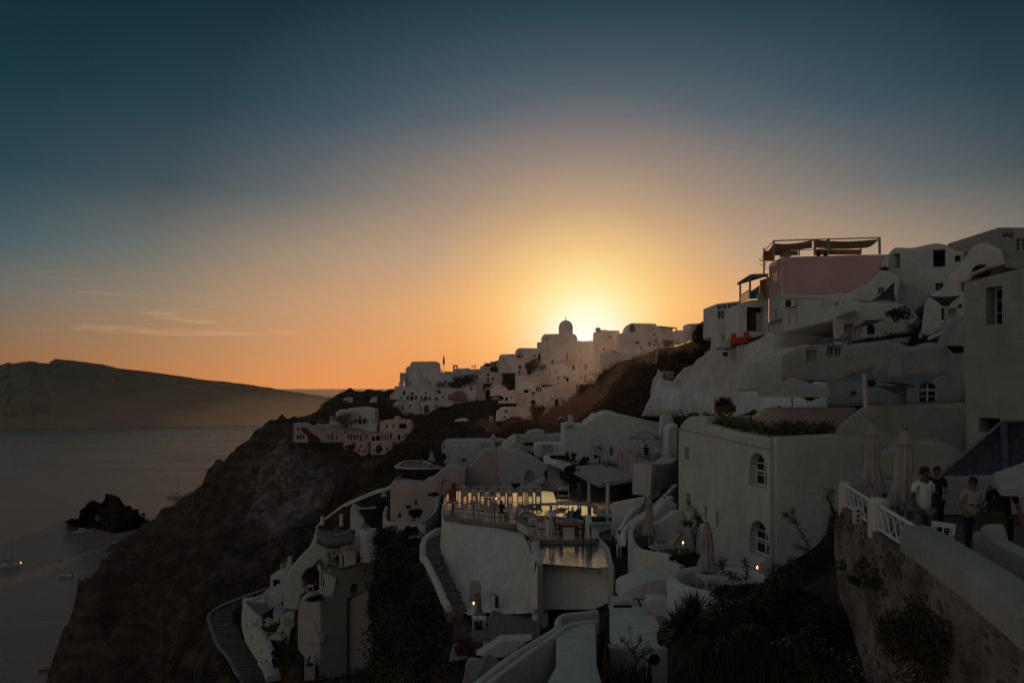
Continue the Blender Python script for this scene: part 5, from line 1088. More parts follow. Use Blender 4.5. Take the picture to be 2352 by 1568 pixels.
def ac_unit():
    T = thing('air_conditioner','white air conditioner unit under the pink storey','air conditioner',pk.w(pk.sz(Z5(1370,1092))))
    lo = lambda x,y,d: pk.w(pk.sz(Z5(x,y)),d)
    q = [lo(1302,1008,-.4),lo(1302,1088,-.4),lo(1440,1088,-.4),lo(1440,1008,-.4)]; b = [p+pk.n*.34 for p in q]
    MB().add(q+b,[(0,1,2,3),(7,6,5,4),(0,4,5,1),(1,5,6,2),(2,6,7,3),(3,7,4,0)]).build('casing','white_paint',T)
    c = lo(1362,1048,-.41); ms = MB(); r = .3
    ms.add([c+pk.t*(r*math.cos(2*PI*k/20))+Vector((0,0,r*math.sin(2*PI*k/20))) for k in range(20)],[tuple(range(20))]); ms.build('fan_grille','dark_metal',T)
    m = MB(); m.bar(lo(1320,1090,-.4),lo(1320,1094,0),.05); m.bar(lo(1425,1090,-.4),lo(1425,1094,0),.05); m.build('bracket','dark_metal',T)
ac_unit()
def roof_awning():
    T = thing('roof_awning','brown fabric awning stretched on grey posts over the pink house roof','awning',pt(*Z5(1680,400),65))
    P5 = lambda x,y,Y: pt(*Z5(x,y),Y)
    FLp,FM,FM2,FR = P5(1127,208,67),P5(1680,188,64.5),P5(1865,180,63.6),pt(*Z6(525,222),59.6)
    BL,BM,BR = P5(1000,345,73),P5(1465,305,71),pt(*Z6(285,352),66)
    for nm,pp in (('canopy',[P5(1127,240,67),P5(1640,196,64.7),P5(1650,300,70.6),BL]),('canopy',[P5(1690,192,64.5),FR+Vector((0,0,-.1)),BR,P5(1690,300,70.6)])):
        a,b,c,d = pp; g = [[a.lerp(b,t)+Vector((0,0,-.15*math.sin(PI*t))) for t in (0,.25,.5,.75,1)],[d.lerp(c,t)+Vector((0,0,-.1*math.sin(PI*t))) for t in (0,.25,.5,.75,1)]]
        g.insert(1,[p.lerp(q,.5)+Vector((0,0,-.25)) for p,q in zip(g[0],g[1])]); skin_grid(g,2,3).build(nm,'brown_canvas',T,smooth=180)
    for x0,y0,x1,y1,Y in ((1003,345,1122,478,73),(1130,338,1455,402,72),(1690,324,1850,395,70),(1872,322,2285,392,69)):
        q = [P5(x0,y0,Y),P5(x0,y1,Y),P5(x1,y1,Y),P5(x1,y0,Y)]; MB().add(q+[p+Vector((0,.03,0)) for p in q],[(0,1,2,3),(7,6,5,4),(0,4,5,1),(1,5,6,2),(2,6,7,3),(3,7,4,0)]).build('blind','brown_canvas',T)
    for x,y0,y1,Y,r in ((1131,205,478,67,.06),(1680,186,402,64.5,.07),(1865,172,396,63.6,.07),(1472,300,402,71,.05),(998,300,660,73,.06),(2297,292,390,66.3,.05)):
        MB().bar(P5(x,y1,Y),P5(x,y0,Y),r*2).build('post','grey_paint',T)
    MB().bar(pt(*Z6(524,430),59.6),pt(*Z6(520,215),59.6),.14).build('post','grey_paint',T)
    for a,b,w in ((P5(1125,206,67),FM,.1),(FM,FR,.09),(P5(1127,208,67),BL,.07),(FM,BM,.07),(P5(1865,190,63.6),P5(1660,310,70),.07),(P5(1880,180,63.5),pt(*Z6(500,224),59.7),.05),(BL,BR,.05)): MB().bar(a,b,w).build('beam','grey_paint',T)
roof_awning()
nh('roof_cabin','pale box cabin on the pink house roof under the awning',Z5,[(1245,402),(1283,360),(1380,358),(1380,402)],70.5,1,'limewash_dim',r=.03,cat='cabin')
def roof_balcony():
    T = thing('glass_balcony','covered balcony with glass balustrade on the side of the pink house','balcony',pt(*Z5(860,1000),76))
    P = lambda x,y,Y: pt(*Z5(x,y),Y)
    q = [P(638,768,83),P(800,664,77),P(1055,656,73.5),P(1055,690,73.6),P(802,700,77.1),P(690,780,82)]
    top = [P(638,768,83),P(800,664,77),P(1055,658,73.5),P(1055,645,80),P(840,650,84)]
    m = MB(); up = Vector((0,0,.25)); m.add([p for p in top]+[p-up for p in top],[(0,1,2,3,4),(9,8,7,6,5)]+[(i,5+i,5+(i+1)%5,(i+1)%5) for i in range(5)]); m.build('roof','grey_wood',T)
    for x,y0,y1,Y in ((679,778,1062,82),(811,700,988,77.3),(1050,690,985,73.8)): MB().bar(P(x,y1,Y),P(x,y0,Y),.16).build('post','grey_paint',T)
    q = [P(676,945,82),P(676,1062,82),P(803,984,77.4),P(803,866,77.4)]; n = Vector((.03,.03,0)); MB().add(q+[p+n for p in q],[(0,1,2,3),(7,6,5,4),(0,4,5,1),(1,5,6,2),(2,6,7,3),(3,7,4,0)]).build('balustrade','tint_glass',T)
    MB().bar(P(676,943,82),P(803,863,77.4),.08).build('handrail','white_paint',T)
    q = [P(822,880,78),P(822,985,77.5),P(940,985,75),P(940,800,76)]; MB().add(q+[p+Vector((0,.04,0)) for p in q],[(0,1,2,3),(7,6,5,4),(0,4,5,1),(1,5,6,2),(2,6,7,3),(3,7,4,0)]).build('glass_screen','tint_glass',T)
    q = [P(945,735,75.6),P(945,975,75.6),P(1045,975,74.4),P(1045,705,74.4)]; MB().add(q+[p+Vector((0,.05,0)) for p in q],[(0,1,2,3),(7,6,5,4),(0,4,5,1),(1,5,6,2),(2,6,7,3),(3,7,4,0)]).build('blind','brown_canvas',T)
    MB().box(P(985,955,75.2),(.9,.3,.7)).build('bench','canvas',T)
roof_balcony()
nh('balcony_house','white base storey below the glass balcony with a dark recessed doorway',Z5,[(666,1500),(666,1068),(805,1002),(1046,986),(1062,1000),(1062,1440),(880,1500)],77.5,5,'limewash',[(770,1090,1005,1420,'o'),(985,1003,1000,1020,'o')][:1],depth=1.2,r=.08)
def base_door():
    pl = Plane(0,78.4); T = thing('terrace_door','dark wooden double door in the recess under the glass balcony','door',pl.w(pl.sz(Z5(845,1425))))
    prism(pl,O(Z5,(795,1432),(795,1145),(890,1145),(890,1420)),.1,r=.02).build('leaf','wood',T); prism(pl,O(Z5,(895,1420),(895,1170),(965,1170),(965,1405)),.1,r=.02).build('leaf','limewash_dim',T)
base_door()
nh('glazed_house','house with a glazed upper storey of white framed panes beside the round tree',Z5,[(352,1480),(354,1054),(380,1048),(668,1013),(668,1520),(500,1520),(385,1500)],90,6,'limewash',[(372,1066,432,1124,'w'),(442,1058,500,1116,'w'),(510,1050,570,1108,'w'),(582,1042,646,1100,'w'),(376,1138,470,1256,'w'),(480,1128,572,1250,'w'),(590,1118,664,1236,'w')],r=.06,depth=.15)
nh('annex_tower','narrow white annex with a slit window under the glazed house',Z5,[(378,1640),(383,1432),(400,1425),(545,1425),(560,1640)],83,3,'limewash',[(440,1478,458,1540,'o')],r=.1)
def cloth_sail():
    T = thing('orange_sail','orange red cloth hung as a windbreak below the glass balcony','windbreak',pt(*Z5(660,1560),78))
    P = lambda x,y,Y: pt(*Z5(x,y),Y)
    g = [[P(556,1443,79),P(615,1450,78.6),P(690,1438,78),P(772,1418,77)],[P(550,1500,79),P(615,1510,78.4),P(690,1500,77.8),P(776,1490,77)],[P(545,1570,79),P(615,1578,78.5),P(690,1574,78),P(778,1564,77)]]
    skin_grid(g,3,3).build('cloth','orange_cloth',T,smooth=180); MB().bar(P(784,1580,77),P(784,1440,77),.08).build('post','dark_metal',T)
cloth_sail()
def tv_aerial():
    T = thing('roof_aerial','spindly television aerial leaning off the pink house roof','aerial',pt(*Z5(1000,600),73))
    P = lambda x,y: pt(*Z5(x,y),73.3); m = MB()
    for a,b in (((998,478),(930,440)),((935,470),(985,480)),((940,515),(985,542)),((975,395),(980,445)),((1000,600),(1060,560))): m.bar(P(*a),P(*b),.04)
    m.build('rods','dark_metal',T)
    m = MB(); m.bar(P(1022,490),P(1022,560),.04); m.bar(P(1012,525),P(1038,500),.03); m.build('boom','dark_metal',T)
tv_aerial()
# whitewashed rock slope
def white_rock():
    C = [((165,880,125),(120,955,116)),((205,620,124),(150,945,115.5)),((245,468,124),(250,985,115)),((292,555,122),(380,1000,114.5)),((435,552,118),(500,1010,113)),((468,490,116),(600,1015,108)),((570,463,112),(700,1020,100)),((790,264,100),(860,1010,92)),((900,236,95),(980,1005,85)),((1090,206,86),(1150,1000,74)),((1300,112,78),(1320,980,66)),((1500,18,75.5),(1500,930,60)),((1750,-80,74),(1720,900,56)),((2100,-180,72),(2080,900,52)),((2400,-260,70),(2400,900,50))]
    rows = []
    for t,b in ((0,0),(.18,.06),(.4,.28),(.65,.55),(.85,.82),(1,1)):
        rows.append([pt(*Z7(p[0]+(q[0]-p[0])*t,p[1]+(q[1]-p[1])*t),p[2]+(q[2]-p[2])*b) for p,q in C])
    rows.insert(0,[p+Vector((1,6,-1.5)) for p in rows[0]])
    o = skin_grid(rows,5,5,bump=.9,bscale=.16).build('white_rock','limewash_rock',smooth=180); tag(o,'great whitewashed rock slope folded over the hillside','rock face')
    carve(O(Z7,*[c[0][:2] for c in C],*[c[1][:2] for c in C][::-1]),Plane(0,130))
white_rock()
nh('rock_cottage','small brown cottage front tucked in the notch of the white rock',Z7,[(296,560),(288,480),(300,468),(440,470),(440,562)],128,3,'rose_far',[(330,500,350,545,'o'),(390,490,410,520,'o')],far=True)
def rock_box():
    pl = Plane(0,83.5); T = thing('rock_window','square dark wooden hatch set in the white rock slope','hatch',pl.w(pl.sz(Z7(1058,290)))); prism(pl,O(Z7,(1034,290),(1034,238),(1080,238),(1082,292)),.6,r=.03).build('frame','wood',T); prism(Plane(0,83.45),O(Z7,(1040,284),(1040,244),(1072,244),(1072,284)),.05,r=.01).build('panel','shade',T)
rock_box()
# upper domed houses
ar = sm(O(Z6,(545,700),(540,560),(560,500),(620,440),(655,395),(695,358),(745,340),(900,346),(1000,332),(1100,310),(1200,291),(1290,291),(1400,322),(1500,380)),3)+O(Z6,(1600,400),(1600,990),(1150,1000),(1100,1060),(900,1210),(720,1040),(545,1040))
house('domed_house','big white cave house with two humps and a person at its open window',ar,Tilt(2080,59),6,'limewash_dim',WN(Z6,(695,425,780,610,'w'),(1200,370,1354,590,'o'),(1228,795,1330,892,'w'),(1475,445,1580,525,'n')),r=.25,depth=.9)
ar = O(Z6,(-60,1060),(0,992),(150,912),(352,812),(380,770))+sm(O(Z6,(430,742),(500,655),(560,636),(640,642),(740,692),(800,762)),3)+O(Z6,(742,1040),(420,1040),(270,1030),(0,1040))
house('sloping_house','low white cave house with a slanting roofline before the humped house',ar,Tilt(2080,55.5),4,'limewash_dim',WN(Z6,(500,850,582,935,'w')),r=.2)
ar = O(Z6,(-80,1300),(0,1024),(130,1002),(300,1038),(740,1036),(905,1102),(1012,1225),(965,1310),(890,1345),(880,1560),(100,1590),(-60,1590))
house('terrace_suite','white suite front with pale doors opening on the flower terrace',ar,Tilt(2080,53),4,'limewash_dim',WN(Z6,(75,1305,190,1540,'g'),(362,1322,462,1445,'na:shade'),(200,1345,318,1500,'p')),r=.2)
def suite_awning():
    P = lambda x,y,Y: pt(*Z6(x,y),Y); a = [P(-40,1238,54.4),P(40,1190,54.6),P(200,1140,54.6),P(240,1212,53)]; m = MB(); m.add(a+[p-Vector((0,0,.08)) for p in a],[(0,1,2,3),(7,6,5,4),(0,4,5,1),(1,5,6,2),(2,6,7,3),(3,7,4,0)]); tag(m.build('door_awning','grey_canvas'),'grey awning over the pale suite doors','awning')
suite_awning()
ar = O(Z6,(1160,1000),(1190,908),(1240,890),(1290,882),(1340,820),(1365,760))+sm(O(Z6,(1420,655),(1500,617),(1560,535),(1640,410),(1720,322),(1800,287),(1870,281),(1960,312),(2070,372)),3)+O(Z6,(2120,560),(1900,620),(1700,700),(1665,775),(1562,800),(1562,1000))
house('vault_house','smooth white vault with a drooping shoulder and a hooded arched window',ar,Tilt(2200,47),5,'limewash_dim',WN(Z6,(1682,556,1935,720,'oa')),r=.25,depth=.8)
ar = O(Z6,(1393,310),(1396,294),(2036,90),(2480,92),(2480,640),(2100,600),(1900,480),(1600,410),(1500,388))
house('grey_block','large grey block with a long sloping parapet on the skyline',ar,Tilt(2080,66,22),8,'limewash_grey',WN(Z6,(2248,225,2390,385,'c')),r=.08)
for i,x in enumerate((2107,2182)):
    c = pt(*Z6(x,180),59.6-i*.3); T = thing('wall_lamp',('round wall lamp on the grey block nearer the skyline slope','round wall lamp on the grey block farther from the slope')[i],'lamp',c); MB().ball(c,.22,10,7).build('globe','tin',T,smooth=180); MB().bar(c,c+Vector((0,.4,0)),.08).build('bracket','dark_metal',T)
ar = O(Z6,(1040,1450),(1092,1050),(1145,975),(1560,905),(1600,905),(1600,1480),(1280,1480))
house('balcony_suite','recessed white suite with glazed doors behind the dark shade sail',ar,Tilt(2150,45.5),3,'limewash_dim',WN(Z6,(1395,1122,1500,1232,'p'),(1305,1110,1350,1260,'o'),(1520,1060,1562,1110,'o')),r=.15)
m = MB(); m.bar(pt(*Z6(1357,1300),44.5),pt(*Z6(1357,970),44.5),.12); SP = thing('sail_post','pale post carrying the dark shade sail','post',pt(*Z6(1357,1300),44.5)); m.build('post','bleached_wood',SP); MB().bar(pt(*Z6(1330,1128),44.5),pt(*Z6(1570,1108),44.6),.06).build('rail','grey_paint',SP)
CW(Z6,'balcony_parapet','curved grey parapet of the sail-shaded balcony',[(1190,1400,44,1480),(1290,1330,43.5,1440),(1400,1275,43.2,1400),(1500,1235,43.1,1340),(1585,1205,43,1330)],.3,'limewash_grey',n=4,cat='parapet')
CW(Z6,'stair_shell','big quarter-round white shell wall beside the near facade',[(1235,1540,39.5,1590),(1290,1440,39,1590),(1350,1375,38.6,1590),(1420,1325,38.3,1590),(1500,1300,38,1590),(1590,1285,37.8,1590)],.4,'limewash_grey',n=4)
rib('stair_string','slanting white stair string above the flower bed',Z6,(1020,1425,47,),(1300,1290,45),.3,'limewash_dim',hh=70,n=3,mid=((1150,1365,46),))
rib('stair_string','lower white stair string leading to the quarter-round shell',Z6,(1130,1470,43),(1420,1340,41.5),.3,'limewash_dim',hh=50,n=3,mid=((1300,1400,42),))
def sail(name,label,pts,mat='dark_canvas',sag=.35):
    a,b,c = pts[:3]; d = pts[3] if len(pts) > 3 else None; N = 8; m = MB(); vs = []; fs = []
    if d is None:
        for i in range(N+1):
            for j in range(N+1-i):
                s,t = i/N,j/N; p = a*(1-s-t)+b*s+c*t; e = 27*s*t*(1-s-t); vs.append(p+Vector((0,0,-sag*e))+(((a+b+c)/3-p)*.18*(4*max(s*t,s*(1-s-t),t*(1-s-t)))*(1-e if e<1 else 0)))
        idx = {}; k = 0
        for i in range(N+1):
            for j in range(N+1-i): idx[i,j] = k; k += 1
        for i in range(N):
            for j in range(N-i):
                fs.append((idx[i,j],idx[i+1,j],idx[i,j+1]))
                if j < N-i-1: fs.append((idx[i+1,j],idx[i+1,j+1],idx[i,j+1]))
        m.add(vs,fs)
    else:
        cc = (a+b+c+d)/4
        for i in range(N+1):
            for j in range(N+1):
                s,t = i/N,j/N; p = a*(1-s)*(1-t)+b*s*(1-t)+c*s*t+d*(1-s)*t; e = 16*s*(1-s)*t*(1-t); ed = max(4*s*(1-s),4*t*(1-t))*(1-e); vs.append(p+Vector((0,0,-sag*e))+(cc-p)*.16*ed)
        m.add(vs,[(i*(N+1)+j,(i+1)*(N+1)+j,(i+1)*(N+1)+j+1,i*(N+1)+j+1) for i in range(N) for j in range(N)])
    return tag(m.build(name,mat,smooth=180),label,'shade sail')
P6 = lambda x,y,Y: pt(*Z6(x,y),Y)
sail('shade_sail','dark triangular shade sail against the slanting cave house',[P6(416,1028,54.8),P6(716,772,53.6),P6(732,1030,53.2)],sag=.1)
sail('shade_sail','dark drooping shade sail between facade and sail post',[P6(1135,962,44.5),P6(1562,955,40.5),P6(1395,1092,42.6),P6(1310,1085,43.4)],sag=.2)
sail('shade_sail','small dark peaked sail over the suite terrace beside the closed parasol',[P6(203,1350,51.5),P6(350,1262,53),P6(610,1250,52),P6(440,1322,50.5)],sag=.15)
# white terraces stepping down
ar = O(Z8,(-335,420),(-200,330),(0,292),(180,292),(182,412),(300,396),(312,300))+sm(O(Z8,(450,280),(640,258),(830,244),(960,265),(1090,308),(1160,296),(1265,266),(1400,272),(1500,320),(1580,388)),3)+O(Z8,(1710,380),(1710,960),(1140,980),(930,985),(200,985),(160,985),(160,700),(-335,690))
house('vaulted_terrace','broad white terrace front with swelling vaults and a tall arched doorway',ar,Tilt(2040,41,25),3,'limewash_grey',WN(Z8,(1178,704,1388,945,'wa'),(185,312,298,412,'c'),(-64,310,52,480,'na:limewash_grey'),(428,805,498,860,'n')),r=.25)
house('niche_wall','smooth whitewashed wall left of the vaulted terrace',O(Z7,(1180,700),(1300,330),(1560,270),(1720,205),(1990,150),(2120,165),(2130,200),(2130,520),(2010,620),(1700,640),(1420,700)),Tilt(1850,47,25),3,'limewash_dim',WN(Z7,(2038,255,2120,390,'na:limewash_grey')),r=.25,cat='wall')
def awn():
    P = lambda x,y,Y: pt(*Z8(x,y),Y)
    sail('shade_sail','pale grey shade sail rising from the white umbrella to the vaulted terrace',[P(185,705,37.5),P(440,600,38.5),P(690,518,40.6),P(742,735,36)],'grey_canvas',.1)
    sail('shade_sail','grey hammock-like shade sail slung before the arched doorway',[P(650,700,34),P(950,615,38.5),P(1592,580,36.5),P(1180,745,33.5)],'grey_canvas',.3)
    sail('shade_sail','narrow dark flap of sailcloth hanging by the round pillar',[P(690,745,34),P(1180,750,33.7),P(925,840,33.5)],'dark_canvas',.05)
    T = thing('sail_pillar','tall round white pillar between the grey shade sails','pillar',P(940,970,37)); MB().lathe(P(940,975,37),[(.46,0),(.42,.5),(.40,px(330*.2072,37)),(.30,px(520*.2072,37)),(.05,px(540*.2072,37))],14).build('shaft','limewash_grey',T,smooth=50)
    T = thing('sail_pole','slim rose coloured pole with a dark ball lamp','pole',P(592,985,33.6)); MB().tube([P(602,985,33.6),P(585,612,33.6)],.11,8).build('pole','rose_wash',T,smooth=60); MB().ball(P(660,715,33.5),.17,12,8).build('lamp','dark_metal',T,smooth=180); MB().bar(P(595,715,33.6),P(630,715,33.5),.06).build('bracket','dark_metal',T)
awn()
house('garden_parapet','rose tinted round-ended parapet behind the roof planting',O(Z7,(1378,1250),(1382,1060),(1402,1010),(1470,945),(1560,908),(1620,897),(2352,894))+O(Z8,(480,985),(520,1000),(240,1310)),38.5,.6,'rose_wash',r=.15,cat='parapet')
ar = O(Z13,(215,430))+sm(O(Z13,(340,270),(450,180),(540,115),(630,86),(800,78),(1000,74)),3)+O(Z13,(1400,66),(1720,60),(1725,640),(1400,800),(1100,900),(980,1000),(270,1000),(200,700))
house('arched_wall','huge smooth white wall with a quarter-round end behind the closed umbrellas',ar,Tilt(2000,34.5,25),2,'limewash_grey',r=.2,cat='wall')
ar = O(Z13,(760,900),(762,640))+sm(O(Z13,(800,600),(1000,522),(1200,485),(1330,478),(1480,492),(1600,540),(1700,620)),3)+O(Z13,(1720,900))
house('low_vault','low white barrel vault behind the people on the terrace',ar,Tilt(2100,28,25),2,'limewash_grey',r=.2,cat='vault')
# tall white block with the two arched windows
PB = Plane(Z12(660,0)[0],45,Z12(1620,0)[0],34)
PBr = Plane(Z12(1620,0)[0],34,Z12(2300,0)[0],37.5)
ar = O(Z12,(664,760),(664,-60))+sm(O(Z7,(485,1150),(520,1090),(570,1030),(620,1000),(700,996)),3)+O(Z7,(800,1000),(850,1010),(830,1090),(1000,1135),(1200,1185),(1420,1215),(1640,1240))+O(Z12,(1620,1500),(1440,1420),(1010,1100),(780,1000))
TB = house('tall_block','tall white block house with two deep arched windows and roof planting',ar,PB,7,'limewash_dim',WN(Z12,(1368,16,1546,352,'wa'),(1372,684,1566,1036,'wa'),(932,536,958,668,'n'),(1046,598,1070,738,'n'),(752,416,796,600,'n'),(733,-40,778,80,'n')),r=.18,depth=.42)
prism(PBr,O(Z12,(1622,1500),(1622,-70))+O(Z7,(1652,1240),(2300,1226))+O(Z13,(215,420),(250,700),(260,960),(260,1240),(240,1400),(120,1600)),.3,r=.12).build('wall','limewash_grey',TB,smooth=38)  # side away from the light painted in a darker limewash
m = MB()
for pl,Z,ps in ((PB,Z7,[(490,1146),(900,1232),(1300,1330),(1610,1396)]),(PBr,Z7,[(1660,1400),(2000,1392),(2340,1380)])):
    for a,b in zip(ps,ps[1:]): m.bar(pl.w(pl.sz(Z(*a)),-.01),pl.w(pl.sz(Z(*b)),-.01),.05,.04)
m.build('string_course','limewash_grey',TB)
house('corner_pier','white pier at the foot of the tall block beside the lower window',O(Z12,(1465,1500),(1468,1090),(1540,1060),(1600,1100),(1610,1500)),33.6,.6,'limewash_dim',r=.1,cat='pier')
tag(level('roof_bed',O(Z7,(810,1060),(1400,1060),(2330,1080),(2340,1222),(1650,1232),(1200,1180)),H-2.7,'cobble',.3),'soil bed on the roof of the tall block',kind='structure')
# deck chair terrace
CW(Z12,'deck_wall','curved white wall around the deck-chair terrace above the alley',[(330,640,46,900),(215,700,45,1000),(178,780,44,1230),(190,870,42.3,1360),(255,950,41,1370),(380,985,40.2,1360),(535,1010,39.4,1340),(600,1085,38.6,1320),(680,1120,38,1280)],.35,'limewash_dim',n=4)
tag(level('deck_floor',O(Z12,(215,850),(360,760),(700,800),(850,900),(800,1000),(600,1030),(380,990),(250,950)),H-8.75,'step_slab',.4),'dark floor of the deck-chair terrace',kind='structure')
def deck_steps():
    T = thing('deck_steps','dark steps curving up behind the closed white umbrella','steps',pt(*Z12(300,930),43))
    for k,(x0,x1,y,Y) in enumerate(((228,360,835,43.2),(265,360,795,43.6),(318,365,758,44),(455,500,690,44.4))): a,b = pt(*Z12(x0,y),Y),pt(*Z12(x1,y),Y); MB().box(((a.x+b.x)/2,Y+.3,a.z-.5),(b.x-a.x,.7,1.0)).build('step','step_slab',T)
deck_steps()
house('deck_bank','white sloping bank behind the deck chairs',O(Z12,(430,960),(420,720),(500,690),(620,600),(680,590),(800,760),(800,1005)),43.6,.6,'limewash_dim',r=.15,cat='wall')
# circular terrace
def ring():
    c = pt(*Z12(1010,1240),31); zf = H-8.1; rx = 4.4
    C = Vector((pt(*Z12(545,0),31).x+2.25,31.0,zf)); pts = []; T = thing('round_terrace','small circular terrace with a thick rounded white rim wall','terrace',C)
    m = MB(); L = 40; prof = [(.55,-2.2),(.55,.45),(.48,.62),(.3,.7),(.12,.62),(.05,.45),(.05,.02)]; R0 = 1.6; vs = []
    for i in range(L):
        a = 2*PI*i/L
        for o,z in prof: vs.append(C+Vector(((R0+o)*math.cos(a)*1.0,(R0+o)*math.sin(a)*1.15,z)))
    k = len(prof); m.add(vs,[(i*k+j,i*k+j+1,((i+1)%L)*k+j+1,((i+1)%L)*k+j) for i in range(L) for j in range(k-1)])
    m.build('rim','limewash_dim',T,smooth=60)
    f = MB(); f.add([C+Vector(((R0+.06)*math.cos(2*PI*i/L),(R0+.06)*math.sin(2*PI*i/L)*1.15,.03)) for i in range(L)],[tuple(range(L))]); f.build('floor','step_slab',T)
    MB().box(C+Vector((.1,-.6,.05)),(1.7,1.1,.05),rz=.1).build('slab','limewash_grey',T)
    return C
RC = ring()
# ---------------------------------------------------------------- near white roofs at the bottom
def block(name,label,Z,ps,z,thick,mat='limewash_dim',cat='roof'):
    uv = O(Z,*ps); carve(uv,Plane(0,max(yz(v,z) for u,v in uv)))
    T = thing(name,label,cat,pt(*uv[0],yz(uv[0][1],z)))
    level('slab',uv,z,mat,thick,T); return T
block('flat_roof','flat white roof with a dark front wall beside the yucca',Z16,[(-5,705),(120,655),(260,630),(430,640),(440,680),(560,955),(515,1010),(525,1135),(640,1190),(300,1178),(10,1150)],H-9.0,4.0)
house('roof_front_wall','dusky front wall under the flat roof with a floodlight on it',O(Z16,(-8,1172),(300,1188),(642,1200),(642,1640),(-8,1640)),27.6,.5,'limewash_grey',r=.08,cat='wall')
house('roof_hump','low white hump on the flat roof in front of the round terrace',O(Z16,(132,680),(136,562),(175,522),(400,428),(470,412),(640,405),(650,640),(430,650),(260,640)),33.8,2.2,'limewash_dim',r=.25)
house('roof_shoulder','sloping white shoulder wall at the edge of the flat roof',O(Z16,(415,700),(430,645),(520,625),(640,640),(650,960),(560,965)),31.5,.8,'limewash_dim',r=.15,cat='wall')
def skylight():
    T = thing('roof_box','small white box vent on the flat roof','vent',pt(*Z16(140,720),33)); MB().box(pt(*Z16(138,690),33.2),(.85,.6,.5)).build('box','limewash_dim',T); MB().box(pt(*Z16(138,718),32.7),(.75,.06,.12)).build('opening','shade',T)
    T = thing('roof_spout','short dark pipe leaning on the flat roof','pipe',pt(*Z16(335,700),33)); MB().tube([pt(*Z16(318,655),33.2),pt(*Z16(340,705),32.8)],.05,6).build('pipe','dark_metal',T)
    T = thing('pale_can','pale metal floodlight fixed to the roof front','floodlight',pt(*Z16(460,1280),27)); MB().tube([pt(*Z16(425,1268),27),pt(*Z16(478,1298),26.8)],.19,10).build('body','pale_metal',T,smooth=40); MB().tube([pt(*Z16(478,1298),26.8),pt(*Z16(500,1310),26.7)],.2,10).build('hood','dark_metal',T,smooth=40)
skylight()
block('lower_roof','lower white roof terrace between two long sloping walls',Z15,[(1165,985),(1300,905),(1600,865),(1615,1380),(1680,1600),(1050,1600),(1165,1385)],H-10.6,3.0)
WA = [((1600,742),38),((1380,770),37.5),((1220,790),37),((1150,850),36.4),((1135,935),35.6),((900,1078),34),((600,1265),32),((200,1575),29)]
ribbon_wall('sloping_wall','upper long white wall running down from the alley',[(Z15(*p)[0],Y,Z15(*p)[1],Z15(p[0],p[1]+260)[1]) for p,Y in WA],.35,'limewash_dim',n=4)
WB = [((1600,850),36.2),((1420,868),35.9),((1300,892),35.5),((1210,935),35),((1160,985),34.5),((950,1125),32.9),((700,1300),31),((330,1575),28)]
ribbon_wall('sloping_wall','lower long white wall with a deep blank flank at the picture foot',[(Z15(*p)[0],Y,Z15(*p)[1],Z15(p[0],p[1]+700)[1]) for p,Y in WB],.3,'limewash_dim',n=4)
house('foot_wall','rounded white wall end at the foot of the lower terrace',O(Z15,(120,1600),(150,1500),(165,1380),(190,1325),(230,1310),(330,1330),(330,1600)),37,.5,'limewash_grey',r=.2,cat='wall')
house('pot_ledge','curved white ledge holding two red flower pots',O(Z15,(-20,1330),(10,1200),(60,1188),(230,1190),(285,1230),(150,1310)),43,1,'limewash_grey',r=.2,cat='ledge')
# ---------------------------------------------------------------- near facade and terrace with people
PN = Plane(Z6(1562,0)[0],27,2352,25.2)
house('near_facade','plain grey-white house front with one deep blue-framed window, nearest on the hill',O(Z6,(1560,1700),(1562,800),(1665,770),(1950,684),(2400,585))+O(Z13,(2420,900),(1700,900)),PN,6,'limewash_grey',WN(Z6,(1868,842,2075,1320,'w'))+WN(Z8,(1850,1102,2088,1260,'o')),r=.15,depth=.6)
# ---------------------------------------------------------------- cobbled path following the slope
def cobbled_path():
    Lf = [(860,362),(700,420),(560,470),(400,530),(260,590),(160,650),(112,700),(100,760),(125,840),(165,950),(205,1060),(280,1160),(360,1260),(420,1370),(480,1490),(540,1600)]
    Rt = [(870,385),(780,430),(640,490),(520,540),(460,600),(430,660),(425,720),(440,770),(480,850),(520,940),(570,1040),(640,1140),(700,1240),(750,1320),(820,1440),(880,1600)]
    Ys = [137,137,137,137,137,136,135.5,134.5,133,131,129,126.5,124,121.5,119,116]
    rows = []
    for l,r,Y in zip(Lf,Rt,Ys): A,B = pt(*Z18(*l),Y),pt(*Z18(*r),Y-.5); rows.append([A.lerp(B,t) for t in (0,.35,.7,1)])
    o = skin_grid(rows,2,3).build('cobbled_path','cobble',smooth=60); tag(o,'dark cobbled ramp path bending round the western houses',kind='structure')
    m = MB()
    for i in range(6,16): a,b = rows[i][0],rows[i][-1]; m.bar(a+Vector((0,-.1,.06)),b+Vector((0,-.1,.06)),.25,.1)
    tag(m.build('path_risers','step_slab'),kind='structure')
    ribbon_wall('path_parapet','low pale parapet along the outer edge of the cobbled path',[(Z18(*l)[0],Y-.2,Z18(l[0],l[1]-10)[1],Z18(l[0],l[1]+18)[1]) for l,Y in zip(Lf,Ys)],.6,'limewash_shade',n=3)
    carve([Z18(*l) for l in Lf]+[Z18(*r) for r in Rt][::-1],Plane(0,130))
cobbled_path()
